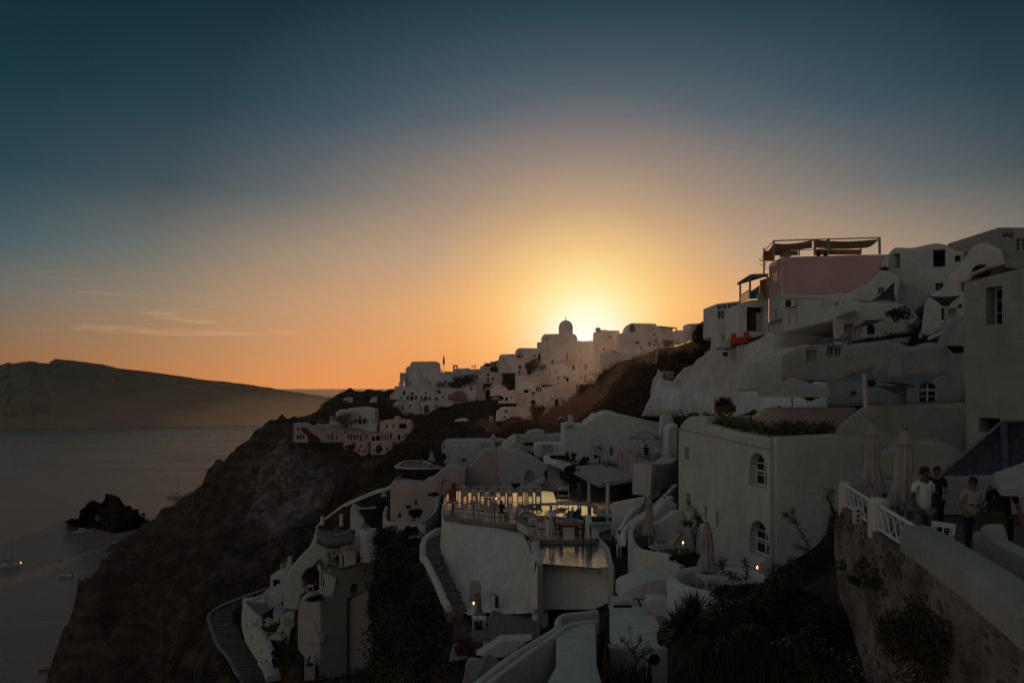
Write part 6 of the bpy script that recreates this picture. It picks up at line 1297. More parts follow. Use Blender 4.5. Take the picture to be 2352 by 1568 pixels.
# ---------------------------------------------------------------- terrace with people, nearest the viewer
ZT = H-3.3
PW = Plane(1925,19.2,2352,8.4)
noise_mat('weave_roof',(.045,.047,.055),(.11,.115,.13),7,.8,.6,14,stretch=(1,1,1))
def near_terrace():
    T = thing('rubble_wall','old rubble retaining wall with patchy render under the people terrace','wall',PW.w(PW.sz((2100,1568))))
    ol = O(Z13,(243,1700),(247,1420),(252,1330),(268,1268),(305,1238),(360,1240),(600,1482),(840,1610))+O(Z14,(1000,245),(1165,352),(1200,90),(1235,60),(2352,930),(2500,1060),(2500,1700),(830,1700),(640,1000),(520,700))
    prism(PW,ol,.45,r=.06).build('wall','rubble_wall',T,smooth=40)
    m = MB(); L = []
    for x,y in ((1195,18),(1400,135),(1800,400),(2100,600),(2352,790),(2500,910)):
        u,v = Z14(x,y); p = PW.w(PW.sz((u,v))); L.append(p)
    prof = [(-.09,-.42),(-.1,-.12),(-.06,-.03),(.05,.02),(.3,.02),(.42,-.04),(.46,-.14),(.46,-.42)]; L = cat_rom(L,4); vs = []
    for p in L:
        w = noise.noise(p*1.7)*.02
        for o,z in prof: vs.append(p+PW.n*(o+w)+Vector((0,0,z+w)))
    k = len(prof); m.add(vs,[(i*k+j,(i+1)*k+j,(i+1)*k+(j+1)%k,i*k+(j+1)%k) for i in range(len(L)-1) for j in range(k)]+[tuple(range(k))])
    m.build('coping','limewash_grey',T,smooth=50)
    a,b = PW.w(PW.sz(Z13(330,1232))),PW.w(PW.sz(Z14(1165,345))); m = MB(); m.bar(a+PW.n*.25,b+PW.n*.25,.5,.09); m.build('ledge','pavement',T)
    m = MB(); q = [PW.w((0,0))]*0+[PW.w(PW.sz((1925,1200)),.4),PW.w(PW.sz((2420,1200)),.4),Vector((13,7,0)),Vector((15,20.4,0)),Vector((8.35,20.4,0))]
    q = [Vector((p.x,p.y,ZT)) for p in q]; m.add(q+[p-Vector((0,0,.3)) for p in q],[(0,1,2,3,4),(9,8,7,6,5)]+[(i,5+i,5+(i+1)%5,(i+1)%5) for i in range(5)])
    tag(m.build('terrace_floor','cobble'),'dark paved floor of the people terrace',kind='structure')
    # railing
    RT = thing('lattice_railing','white railing with crossed lattice between two round-topped piers','railing',PW.w(PW.sz(Z13(640,1480))))
    def pier(x0,x1,y0,y1,w):
        u,v1 = Z13((x0+x1)/2,y1); _,v0 = Z13(0,y0); b = PW.w(PW.sz((u,v1)),.15); t = PW.w(PW.sz((u,v0)),.15); h = t.z-b.z
        M_ = MB(); M_.lathe(b,[(w,-.1),(w,h*.86),(w*.92,h*.94),(w*.7,h*.985),(w*.2,h)],12); M_.build('pier','limewash_dim',RT,smooth=50)
    pier(268,345,922,1245,.17); pier(580,718,1098,1480,.2)
    W_ = lambda Z,x,y: PW.w(PW.sz(Z(x,y)),.12)
    for tops,bots in (((Z13,335,975),(Z13,588,1142)),((Z13,340,1192),(Z13,575,1382))),(((Z13,668,1186),(Z13,1055,1422)),((Z13,662,1440),(Z14,1185,268))):
        a,b = W_(*tops[0]),W_(*tops[1]); c,d = W_(*bots[0]),W_(*bots[1])
        MB().tube([a,b],.035,8).build('rail','white_paint',RT,smooth=60); MB().tube([c,d],.03,8).build('rail','white_paint',RT,smooth=60)
        m = MB(); N = 5
        for i in range(N):
            p0,p1 = a.lerp(b,i/N),a.lerp(b,(i+1)/N); q0,q1 = c.lerp(d,i/N),c.lerp(d,(i+1)/N)
            m.bar(p0,q1,.022); m.bar(p1,q0,.022)
        m.build('lattice','white_paint',RT)
    u = Z13(572,1300); b = PW.w(PW.sz(u),-.12); T2 = thing('socket_box','pale socket box with three holes on the larger pier','socket box',b)
    MB().box(b,(.12,.16,.34),rz=math.atan2(PW.t.y,PW.t.x)).build('box','limewash_dim',T2)
    for k in range(3): MB().ball(b+Vector((-.02,-.09,.1-k*.1)),.03,8,5).build('hole','shade',T2)
near_terrace()
house('back_parapet','low white parapet closing the people terrace toward the closed umbrellas',O(Z13,(300,1260),(300,925),(345,918),(640,914),(1110,930),(1110,1300)),20.2,.3,'limewash_grey',r=.1,cat='parapet')
house('back_parapet','low white parapet under the woven roof',O(Z13,(1090,1300),(1100,900),(1420,882),(2010,866),(2420,856),(2420,1300)),19.2,.3,'limewash_grey',r=.06,cat='parapet')
def weave():
    P = lambda x,y,Y: pt(*Z13(x,y),Y); T = thing('woven_roof','dark blue-grey woven hip roof behind the woman in the printed shirt','roof',P(1900,860,19))
    a,b,c,d = P(1412,868,19.4),P(2430,846,19.4),P(2430,262,23),P(2118,268,23); e = P(1600,700,25)
    m = MB(); N = 26; M2 = 14
    def sheet(nm,a,b,c,d,N,M2):
        m = MB(); vs = []
        for i in range(N+1):
            for j in range(M2+1):
                s,t = i/N,j/M2; vs.append((a.lerp(b,s)).lerp(d.lerp(c,s),t)+Vector((0,-.03 if (i+j)%2 else 0,.03 if (i+j)%2 else 0)))
        m.add(vs,[(i*(M2+1)+j,(i+1)*(M2+1)+j,(i+1)*(M2+1)+j+1,i*(M2+1)+j+1) for i in range(N) for j in range(M2)]); m.build(nm,'weave_roof',T)
    sheet('mat',a,b,c,d,60,34)
    MB().bar(a,d,.09).build('edge','grey_wood',T); MB().bar(d,c,.1).build('edge','grey_wood',T); MB().bar(a+Vector((0,0,-.05)),b+Vector((0,0,-.05)),.08).build('edge','grey_wood',T)
    MB().bar(P(2125,275,22.6),P(2150,860,19.2),.16,.05).build('strip','weave_roof',T)
weave()
def edge_canopy():
    P = lambda x,y,Y: pt(*Z13(x,y),Y); T = thing('terrace_parasol','corner of a pale square parasol reaching in over the person in black','parasol',P(2330,1560,13.2))
    a,b,c = P(2012,832,14.2),P(2250,790,15.6),P(2700,900,14.6); e = P(2700,1010,12.2); ap = P(2520,650,14)
    a2,e2 = P(2062,992,13.6),P(2700,1100,11.8); f = P(2090,1000,13.2)
    m = MB(); m.add([ap,a,b,c,e,f],[(0,2,1),(0,3,2),(0,4,3),(0,1,5),(0,5,4)]); m.build('canopy','canvas',T)
    m = MB(); m.add([a,f,f+Vector((0,0,-.12)),a+Vector((0,0,-.12)),e,e+Vector((0,0,-.14))],[(0,1,2,3),(1,4,5,2)]); m.build('valance','canvas',T)
    MB().tube([Vector((ap.x,ap.y,ZT)),ap],.03,8).build('pole','pale_metal',T)
edge_canopy()
house('white_bench','white rounded end wall with a low side wall, close to the viewer',O(Z14,(1836,500),(1832,92),(1850,78),(1905,80))+sm(O(Z14,(1912,35),(1950,8),(2000,12),(2040,60),(2066,168)),3)+O(Z14,(2400,345),(2500,400),(2500,900)),Plane(Z14(1830,0)[0],12.4,2400,11.2),.3,'limewash_grey',r=.05,cat='bench')
# ---------------------------------------------------------------- furniture
def dup(root, loc, rz=0, label=None, group=None, s=None):
    r = root.copy(); COL.objects.link(r); r.location = loc; r.rotation_euler = (0,0,rz)
    if s: r.scale = (s,s,s)
    if label: r['label'] = label
    if group: r['group'] = group
    for c in list(root.children):
        k = c.copy(); COL.objects.link(k); k.parent = r
        for g in c.children:
            q = g.copy(); COL.objects.link(q); q.parent = k
    return r
def make_chair(name, label, loc, rz, frame='white_paint', seat='red_cloth', slats=5, h=.98, group=None, arms=False):
    T = thing(name,label,'chair',loc,rz,group); w,d,s = .21,.21,.45
    for sx in (-1,1):
        MB().bar((sx*w,-d,0),(sx*w*.95,-d,s),.045).build('leg',frame,T,True)
        m = MB(); m.bar((sx*w,d+.04,0),(sx*w*.95,d,s),.045); m.bar((sx*w*.95,d,s),(sx*w*.95,d+.09,h),.04); m.build('leg',frame,T,True)
        if arms: m = MB(); m.bar((sx*w,-d,s),(sx*w,-d,s+.2),.035); m.bar((sx*w,-d,s+.2),(sx*w,d+.05,s+.22),.045,.03); m.build('armrest',frame,T,True)
    MB().box((0,0,s),(.46,.46,.04)).build('seat',frame,T,True)
    MB().box((0,-.01,s+.045),(.43,.42,.05),taper=.92).build('cushion',seat,T,True)
    m = MB(); m.bar((-w,d+.09,h-.03),(w,d+.09,h-.03),.05,.09)
    m.bar((-w,d+.02,s+.16),(w,d+.02,s+.16),.03,.05)
    for i in range(slats): x = -w+2*w*(i+.5)/slats; m.bar((x,d+.02,s+.16),(x,d+.085,h-.05),.022)
    m.build('backrest',frame,T,True)
    m = MB(); m.bar((-w,-d,.2),(w,-d,.2),.025); m.bar((-w,d+.02,.24),(w,d+.02,.24),.025)
    for sx in (-1,1): m.bar((sx*w,-d,.16),(sx*w,d+.03,.16),.025)
    m.build('stretcher',frame,T,True)
    return T
def make_table(name, label, loc, rz, L=.9, W=.9, h=.75, top='white_paint', cloth=None, legw=.06, group=None, mat=None):
    T = thing(name,label,'table',loc,rz,group)
    MB().box((0,0,h-.02),(L,W,.045)).build('tabletop',top,T,True)
    for sx in (-1,1):
        for sy in (-1,1): MB().bar((sx*(L/2-.07),sy*(W/2-.07),0),(sx*(L/2-.07),sy*(W/2-.07),h-.045),legw).build('leg',mat or top,T,True)
    MB().box((0,0,h-.09),(L-.12,W-.12,.09)).build('apron',mat or top,T,True)
    if cloth: MB().box((0,0,h+.008),(L*.98,W*.5,.012)).build('runner',cloth,T,True)
    return T
gl = MB().lathe((0,0,0),[(.035,0),(.035,.006),(.006,.012),(.006,.09),(.03,.11),(.038,.15),(.034,.20),(.031,.2)],8).build('wine_glass','ceramic',smooth=60)
gl.data.materials[0] = MAT['pale_metal']
tag(gl,'clear glass among the place settings of the pool restaurant','glass','glasses on the restaurant tables'); GLU = [False]
pl_ = MB().lathe((0,0,0),[(.06,0),(.13,.015),(.125,.02),(.06,.008)],14).build('plate','ceramic',smooth=60); tag(pl_,'white plate laid on a restaurant table','plate','plates on the restaurant tables'); PLU = [False]
nk = MB().box((0,0,.02),(.2,.16,.04),taper=.6).build('napkin','red_cloth'); tag(nk,'folded red napkin on a restaurant table','napkin','red napkins on the restaurant tables'); NKU = [False]
def put(o, flag, p, rz=0):
    if not flag[0]: flag[0] = True; o.location = p; o.rotation_euler = (0,0,rz); return o
    c = o.copy(); COL.objects.link(c); c.location = p; c.rotation_euler = (0,0,rz); return c
def setting(p, n=4, r=.3, hh=.76):
    for k in range(n):
        a = 2*PI*k/n+random.uniform(-.2,.2); q = p+Vector((math.cos(a)*r,math.sin(a)*r,hh))
        put(pl_,PLU,q); put(nk,NKU,q+Vector((.0,.0,.02)),random.uniform(0,3)); put(gl,GLU,q+Vector((random.uniform(-.16,.16),random.uniform(-.1,.1),0)))
        if random.random() < .6: put(gl,GLU,q+Vector((random.uniform(-.2,.2),random.uniform(-.15,.15),0)))
# long table
a0,a1 = G11(430,300),G11(1385,296); a0.y = a1.y = 66.2
a0.x = pt(Z11(425,0)[0],0,66.2).x; a1.x = pt(Z11(1388,0)[0],0,66.2).x
NT = 5; wT = (a1.x-a0.x)/NT; tb = None
for i in range(NT):
    p = Vector((a0.x+wT*(i+.5),66.2,ZF))
    lb = 'white dining table joined end to end in the long row by the wire railing'
    tb = make_table('dining_table',lb,p,0,wT-.01,.85,.78,'white_paint','red_cloth',group='tables of the long row') if i == 0 else dup(tb,p)
    for k in range(4): 
        for sy in (-.26,.26):
            q = p+Vector((-wT/2+wT*(k+.5)/4,sy,.79)); put(pl_,PLU,q); put(nk,NKU,q+Vector((0,0,.02))); put(gl,GLU,q+Vector((.14,.06,0))); put(gl,GLU,q+Vector((.2,-.04,0))) if k%2 else None
CHX = (475,590,685,805,925,1010,1135,1255,1350); first = None; CG = 'chairs along the long table'
for side in (0,1):
    for i,x in enumerate(CHX):
        p = Vector((pt(Z11(x,0)[0],0,65.6).x,65.5 if side == 0 else 66.95,ZF)); lb = 'white slat-backed chair on the near side of the long table' if side == 0 else 'white slat-backed chair on the far side of the long table'
        rz = PI+random.uniform(-.12,.12) if side == 0 else random.uniform(-.12,.12)
        if first is None: first = make_chair('dining_chair',lb,p,rz,group=CG+', near side')
        else: dup(first,p,rz,lb,CG+(', near side' if side == 0 else ', far side'))
t2 = None
TBL = [((335,352),'red-set table nearest the red screens'),((590,372),'red-set table in the middle of the outer rail'),((845,400),'red-set table of the seated guest with a candle'),((1160,430),'red-set table at the pool edge by the glasses'),((790,262),'small red-set table in front of the long row'),((1250,520),'red-set table inside the parapet corner'),((1330,610),'front red-set table inside the parapet corner'),((1600,470),'red-set table behind the waiter at the pool')]
for i,((x,y),lb) in enumerate(TBL):
    p = G11(x,y+45); rz = random.uniform(-.3,.3)
    t2 = make_table('small_table',lb,p,rz,.8,.8,.75,'white_paint','red_cloth') if t2 is None else dup(t2,p,rz,lb)
    setting(p,4,.25)
CHS = [((410,425),2.2,'white chair drawn out between two rail tables'),((655,450),2.6,'white chair alone by the middle rail table'),((748,300),.4,'red-draped chair on the near side of the small table before the long row'),((852,305),-.6,'red-draped chair beside the small table before the long row'),((960,480),-1.2,'white chair behind the seated guest'),((1385,560),-1.5,'white chair in the parapet corner facing the pool'),((1385,680),-1.4,'white chair at the front edge of the parapet corner'),((1290,640),3.1,'white chair with its back to the pool wall in the parapet corner'),((1705,490),-1.9,'dark framed chair at the table behind the waiter'),((1545,470),1.5,'chair hidden behind the waiter')]
for (x,y),rz,lb in CHS: dup(first,G11(x,y+20),rz,lb).pop('group',None)
p = G11(1712,700); p.y -= .1
make_table('wooden_table','bare dark wooden table at the edge of the infinity pool',p+Vector((0,.4,0)),R(4),1.15,1.15,.78,'wood',None,.1,mat='wood')
WC = make_chair('wooden_chair','dark wooden chair with red seat next to the waiter',G11(1590,690),1.57,'wood','red_cloth',5,1.05)
dup(WC,G11(1590,640),1.5,'dark wooden chair half hidden behind the chair next to the waiter')
dup(WC,G11(1835,690),-1.6,'dark wooden chair on the outer side of the bare wooden table'); dup(WC,G11(1850,640),-1.5,'rear dark wooden chair on the outer side of the bare wooden table')
def ladder():
    T = thing('pool_ladder','pair of metal grab rails stepping into the infinity pool','ladder',G11(1920,738))
    for x in (1875,1968):
        b = G11(x,735); MB().tube([b+Vector((0,.5,0)),b+Vector((0,.45,.75)),b+Vector((0,.2,.9)),b+Vector((0,-.1,.75)),b+Vector((0,-.25,-.4))],.03,7).build('grab_rail','dark_metal',T,smooth=60)
ladder()
def trolley():
    p = G11(1640,250); T = thing('service_trolley','white service trolley with dishes at the end of the long row','trolley',p)
    for z in (.25,.85): MB().box((0,0,z),(1.0,.55,.05)).build('shelf','white_paint',T,True)
    for sx in (-1,1):
        m = MB(); m.bar((sx*.48,-.2,0),(sx*.42,.2,1.25),.05); m.bar((sx*.48,.2,0),(sx*.42,-.2,1.25),.05); m.build('frame','white_paint',T,True)
    MB().lathe((0,0,.88),[(.1,0),(.28,.06),(.26,.08),(.1,.02)],14).build('bowl','ceramic',T,True,smooth=50)
trolley()
def lamp(p,label,s=1.0):
    T = thing('candle_lantern',label,'candle',p); MB().lathe((0,0,0),[(.05*s,0),(.055*s,.14*s),(.03*s,.15*s)],10).build('holder','ceramic',T,True)
    MB().lathe((0,0,.15*s),[(.02*s,0),(.045*s,.05*s),(.03*s,.12*s),(.004*s,.17*s)],8).build('flame','candle_flame',T,True,smooth=60)
lamp(G11(848,395)+Vector((0,0,.76)),'candle burning on the seated guest’s table'.replace('’s',''),.8)
lamp(pt(*Z11(582,1525),47.6),'candle by the small door under the round wall',1.0)
lamp(pt(*Z15(350,820),47),'candle on the table beside the cane roof',.8)
lamp(pt(*Z12(719,935),40),'candle behind the deck chairs',.8); lamp(pt(*Z12(1451,1185),32.2),'candle at the foot of the corner pier',.75); lamp(pt(*Z12(1590,1278),31.2),'candle at the corner of the tall block among the shrubs',.75)
lamp(pt(*Z7(1824,1158),36.6),'candle glowing in the roof planting',.8)
def umb_closed(name,label,tip,h,cloth,w=.2,mat='canvas',tilt=0,skirt=.32,vent=.2):
    base = tip-Vector((0,0,h)); T = thing(name,label,'parasol',base)
    m = MB(); n = 18; prof = [(0,h),(w*.35,h-.02),(w*.72,h-cloth*vent*.9),(w*.95,h-cloth*vent),(w*.66,h-cloth*vent-.02),(w*.92,h-cloth*.5),(w*.78,h-cloth*.70),(w*.98,h-cloth*.74),(w*1.35,h-cloth*.97),(w*1.25,h-cloth),(w*.6,h-cloth*.93)]
    vs = []
    for i,(r,z) in enumerate(prof):
        for k in range(n):
            a = 2*PI*k/n; q = 1+(.16 if k%2 else -.12)*(1 if i > 1 else 0)+.12*math.sin(a*2+i)*(i>6); vs.append((r*q*math.cos(a)+tilt*(h-z)*.05,r*q*math.sin(a),z+(.06*math.sin(a*3) if i >= 8 else 0)))
    m.add(vs,[(i*n+k,i*n+(k+1)%n,(i+1)*n+(k+1)%n,(i+1)*n+k) for i in range(len(prof)-1) for k in range(n)]); m.build('folded_cloth',mat,T,True,smooth=50)
    MB().tube([(0,0,0),(0,0,h+.02)],.028,8).build('pole','bleached_wood',T,True); MB().lathe((0,0,h-.01),[(.07,0),(.07,.05),(.03,.07)],10).build('cap','grey_wood',T,True)
    MB().lathe((0,0,0),[(.26,0),(.26,.06),(.05,.09),(.05,.25)],14).build('base','dark_metal',T,True)
    return T
def umb_open(name,label,apex,h,half,rise,mat='canvas',n=4,rot=PI/4,valance=.18):
    T = thing(name,label,'parasol',apex-Vector((0,0,h)))
    R_ = half*math.sqrt(2) if n == 4 else half; c = [Vector((R_*math.cos(rot+2*PI*k/n),R_*math.sin(rot+2*PI*k/n),h-rise)) for k in range(n)]
    m = MB(); ap = Vector((0,0,h))
    for k in range(n):
        a,b = c[k],c[(k+1)%n]; g = []
        for i in range(5):
            t = i/4; g.append([ap.lerp(a,t).lerp(ap.lerp(b,t),s)-Vector((0,0,.12*half*.25*math.sin(PI*t)*(.5+math.sin(PI*s)))) for s in (0,.25,.5,.75,1)])
        vs = [p for r in g for p in r]; m.add(vs,[(i*5+j,(i+1)*5+j,(i+1)*5+j+1,i*5+j+1) for i in range(4) for j in range(4)])
        v = Vector((0,0,-valance)); m.add([a,b,b+v,a+v],[(0,1,2,3)])
    m.build('canopy',mat,T,True)
    m = MB()
    for p in c: m.bar(ap-Vector((0,0,.05)),p-Vector((0,0,.03)),.03); m.bar(Vector((0,0,h-rise*1.6)),ap.lerp(p,.5)-Vector((0,0,.05)),.025)
    m.build('ribs','grey_wood',T,True)
    MB().tube([(0,0,0),(0,0,h+.05)],.035,8).build('pole','bleached_wood',T,True); MB().lathe((0,0,0),[(.3,0),(.3,.07),(.05,.1)],14).build('base','dark_metal',T,True)
    return T
def UC(Z,x,y0,y1,Y,label,cl=.68,w=.2,mat='canvas',**k):
    tip = pt(*Z(x,y0),Y); h = tip.z-pt(*Z(x,y1),Y).z; return umb_closed('closed_parasol',label,tip,h,h*cl,w,mat,**k)
t = pt(*Z13(665,268),18.5); umb_closed('closed_parasol','closed pale rose parasol farther along the people terrace, skirt flaring open',t,t.z-ZT,1.44,.17,'beige_canvas')
t = pt(*Z13(1035,348),16.6); umb_closed('closed_parasol','closed pale rose parasol just behind the person in the white polo',t,t.z-ZT,1.55,.19,'beige_canvas',tilt=-1)
UC(Z5,1785,1238,1560,80,'tall closed parasol before the pink house slope',.84,.3,'grey_canvas'); UC(Z6,650,1090,1500,54,'large closed parasol on the flower terrace beside the urn',.82,.42,'grey_canvas')
UC(Z12,385,452,960,43,'closed parasol with tied skirt on the deck-chair terrace',.74,.24,'beige_canvas'); UC(Z12,955,712,1258,31.5,'closed parasol wrapped in a cover on the round terrace',.85,.26,'beige_canvas')
UC(Z9,893,390,630,111,'closed pale parasol on the dark stone terrace',.6,.3,'canvas'); UC(Z9,978,820,1030,102,'slim closed parasol before the arched niche',.6,.2,'rose_wash'); UC(Z9,622,1265,1420,95,'dark closed parasol in the sunken court',.75,.2,'grey_canvas')
UC(Z17,1660,600,780,103.4,'slim closed parasol on the sagging terrace',.7,.14,'grey_canvas'); UC(Z17,1740,280,400,106,'closed parasol on the lounger terrace',.7,.2,'grey_canvas'); UC(Z9,190,970,1090,105,'pale closed parasol left of the terraced house',.75,.25,'canvas')
UC(Z15,310,580,960,46.5,'grey closed parasol beside the candle table',.6,.16,'grey_canvas')
def UO(Z,x,ya,yb,Y,halfpx,label,yedge,mat='canvas',**k):
    ap = pt(*Z(x,ya),Y); s = (Z(1,0)[0]-Z(0,0)[0]); h = ap.z-pt(*Z(x,yb),Y).z; return umb_open('open_parasol',label,ap,h,px(halfpx*s,Y),ap.z-pt(*Z(x,yedge),Y).z,mat,**k)
UO(Z10,1780,228,610,67,165,'open square parasol over the table of the parasol terrace',325,'beige_canvas',rot=PI/4-.35)
UO(Z7,1840,545,1130,38.6,390,'large open white parasol with a deep valance under the niche wall',660,'canvas',rot=PI/4-.3,valance=.45)
UO(Z3,2142,895,960,262,48,'pale pavilion parasol among the brown kiosks of the village',925); UO(Z4,600,614,690,290,42,'white open parasol on the broad village terrace',636)
UO(Z3,1088,846,900,336,42,'dark open parasol at the end of the headland',862,'dark_canvas')
UO(Z18,880,735,900,116,100,'open parasol beside the square pier of the western houses',800,'canvas',rot=.3); UO(Z18,1000,920,1080,110,105,'lowest open parasol of the western houses',975,'canvas',rot=.6); UO(Z18,825,468,600,124,75,'topmost open parasol of the western houses, before the drum house',518,'canvas',rot=.4)
UO(Z15,425,1240,1560,36.5,225,'large open parasol at the foot of the picture below the cane roof',1430,'grey_canvas',rot=PI/4+.3)
def lounger(label,p,rz,mat='canvas',frame='bleached_wood',back=50,L=1.95,kind='sun_lounger'):
    T = thing(kind,label,'lounger',p,rz); w = .32; z = .32; b = R(back); hx = .75
    m = MB(); 
    for s in (-1,1): m.bar((s*w,-L/2,z),(s*w,L/2,z),.05)
    m.bar((-w,-L/2,z),(w,-L/2,z),.05); m.bar((-w,L/2,z),(w,L/2,z),.05); m.build('frame',frame,T,True)
    for sx in (-1,1):
        for y in (-L/2+.15,L/2-.3): MB().bar((sx*w,y,0),(sx*w,y,z),.05).build('leg',frame,T,True)
    MB().box((0,-L/2+(L-hx)/2,z+.06),(w*1.9,L-hx,.07)).build('mattress',mat,T,True)
    y0 = L/2-hx; m = MB(); m.box((0,y0+math.cos(b)*hx/2,z+.06+math.sin(b)*hx/2),(w*1.9,hx,.07),rx=b); m.build('backrest',mat,T,True)
    MB().bar((0,y0+math.cos(b)*hx*.7,z+math.sin(b)*hx*.7),(0,L/2-.1,z),.04).build('prop',frame,T,True)
    return T
lounger('slatted deck chair nearer the wall on the deck-chair terrace',pt(*Z12(560,1000),40.6),R(-70),'beige_canvas','white_paint',48,1.7,'deck_chair'); lounger('deck chair with dark seat beyond the nearer deck chair',pt(*Z12(600,960),42),R(-66),'grey_canvas','white_paint',45,1.7,'deck_chair')
lounger('lounger tilted up beside the seated woman on the parasol terrace',pt(*Z10(1870,615),64.5),R(-60),'bleached_wood','bleached_wood',55)
lounger('pale lounger lying flat on the western lounger terrace',pt(*Z17(1800,440),105),R(80),'canvas','white_paint',25); lounger('second lounger with raised back on the western lounger terrace',pt(*Z17(1840,405),106.5),R(-75),'canvas','white_paint',50)
lounger('grey lounger on the flower terrace behind the low ledge',pt(*Z8(290,305),47.5),R(-70),'grey_canvas','grey_paint',40)
lounger('lounger with a bluish towel on the stone terrace',pt(*Z9(690,610),114),R(-75),'blue_cloth','white_paint',55); lounger('lounger with an orange towel on the stone terrace',pt(*Z9(600,608),114),R(-80),'orange_cloth','white_paint',20)
dk = make_chair('folding_chair','dark folding armchair by the farther closed parasol',Vector((pt(*Z13(760,0),17.6).x,17.6,ZT)),R(-70),'dark_metal','dark_canvas',2,.92,arms=True)
dup(dk,Vector((pt(*Z13(1450,0),14.9).x,14.9,ZT)),R(60),'dark folding armchair behind the person in the white polo'); dup(dk,Vector((pt(*Z13(900,0),17.0).x,17.3,ZT)),R(160),'dark folding chair under the nearer closed parasol')
wc = make_chair('white_chair','white chair partly hidden beside the person in the white polo',Vector((pt(*Z13(1110,0),15.6).x,16.0,ZT)),R(100),'white_paint','canvas',3,.85,arms=True)
dup(wc,Vector((pt(*Z13(1390,0),14.2).x,14.3,ZT)),R(-60),'white chair between the polo person and the dark armchair')
make_table('terrace_table','dark terrace table set under the nearer closed parasol',Vector((pt(*Z13(1020,0),16.8).x,17.1,ZT)),R(20),.9,.7,.72,'grey_wood')
p = RC+Vector((-.5,.1,.03)); make_table('white_table','whitewashed table on the round terrace',p,R(8),.8,1.1,.76,'limewash_dim',mat='white_paint')
make_chair('white_chair','whitewashed chair tucked against the table on the round terrace',RC+Vector((-.1,-.62,.03)),R(176),'white_paint','canvas',4,.9)
make_table('small_table','low round-terrace style table beside the seated woman of the parasol terrace'.replace('low round-terrace style','low white'),pt(*Z10(1740,600),65.3),R(-20),.8,.8,.72,'white_paint','red_cloth'); dup(first,pt(*Z10(1810,620),64.6),R(170),'white chair under the seated woman of the parasol terrace').pop('group',None)
dup(first,pt(*Z10(1690,600),66),R(70),'white chair left of the parasol terrace table'.replace('left of','across')).pop('group',None)
make_table('candle_table','small white table with two chairs beside the cane roof',pt(*Z15(310,975),46.8),.1,.8,.7,.73,'white_paint'); dup(wc,pt(*Z15(395,970),47.2),R(-80),'white chair against the cane roof table')
for i,(x,y,Y) in enumerate(((790,700,117),(760,690,119),(905,1000,111))): make_table('small_table',('dark table on the upper parasol terrace','pale table in front of the dark table on the upper parasol terrace','table under the lowest open parasol')[i],pt(*Z18(x,y),Y),.2,1,.9,.74,'grey_wood')
make_table('round_table','pale round-looking table in the dark hedge court',pt(*Z18(1410,400),110),.1,.9,.9,.72,'limewash_dim'); make_table('small_table','pale table on the sagging terrace',pt(*Z17(1630,765),104.5),.1,.9,.8,.74,'white_paint'); dup(wc,pt(*Z17(1715,780),104.5),R(30),'pale chair on the sagging terrace')
# ---------------------------------------------------------------- terrain
TP = """785 915 340,900 905 345,1000 872 350,1150 848 345,1250 805 310,1345 790 285,1400 795 275,1455 800 265,1560 790 220,1640 765 160,1700 762 120,
680 987 300,780 992 300,860 1040 270,930 1012 262,1000 967 322,1080 933 308,1100 1000 270,950 1055 225,850 1064 232,1000 1010 250,1150 1000 235,1250 990 220,1300 962 215,1340 934 215,1440 934 170,1480 962 120,1400 1000 130,
1500 834 150,1560 834 135,1400 870 235,1340 880 255,1250 870 280,1150 900 300,1450 850 215,1600 800 140,
1200 1025 130,1020 1064 118,900 1112 122,860 1085 170,
600 1000 322,620 1050 302,700 1060 272,740 1120 236,700 1200 215,640 1180 236,600 1100 292,660 1010 290,
535 1018 332,491 1075 345,470 1115 370,425 1140 420,410 1160 480,385 1190 540,347 1218 553,550 1035 325,510 1100 335,
300 1245 439,262 1270 376,232 1290 321,205 1315 280,181 1340 244,150 1568 268,200 1354 243,216 1332 256,240 1350 240,165 1500 262,172 1420 254,
400 1250 330,500 1200 300,550 1150 300,600 1250 225,450 1350 215,300 1400 225,250 1500 238,350 1500 198,450 1450 168,550 1395 145,480 1400 150,520 1520 126,600 1568 110,650 1300 146,700 1250 146,720 1212 137,300 1568 222,400 1560 168,230 1420 235,260 1330 262,330 1290 300,
690 1568 104,780 1568 95,860 1500 80,860 1300 90,900 1242 82,950 1400 62,1000 1500 57,1000 1568 50,1060 1440 49,1150 1482 45.5,1150 1568 38,1300 1455 42,1400 1384 43,1420 1334 46,
1400 1256 53,1500 1420 30,1600 1460 24,1240 1080 105,1330 1080 92,
1750 770 74,1650 812 88,1550 910 97,1500 968 102,1600 985 62,1700 930 57,1850 830 62,2000 800 60,1950 930 42,1800 985 42,1560 1010 76,1400 1060 82,1300 1110 82,1100 1110 94,1000 1126 102,2100 760 58,2250 700 60"""
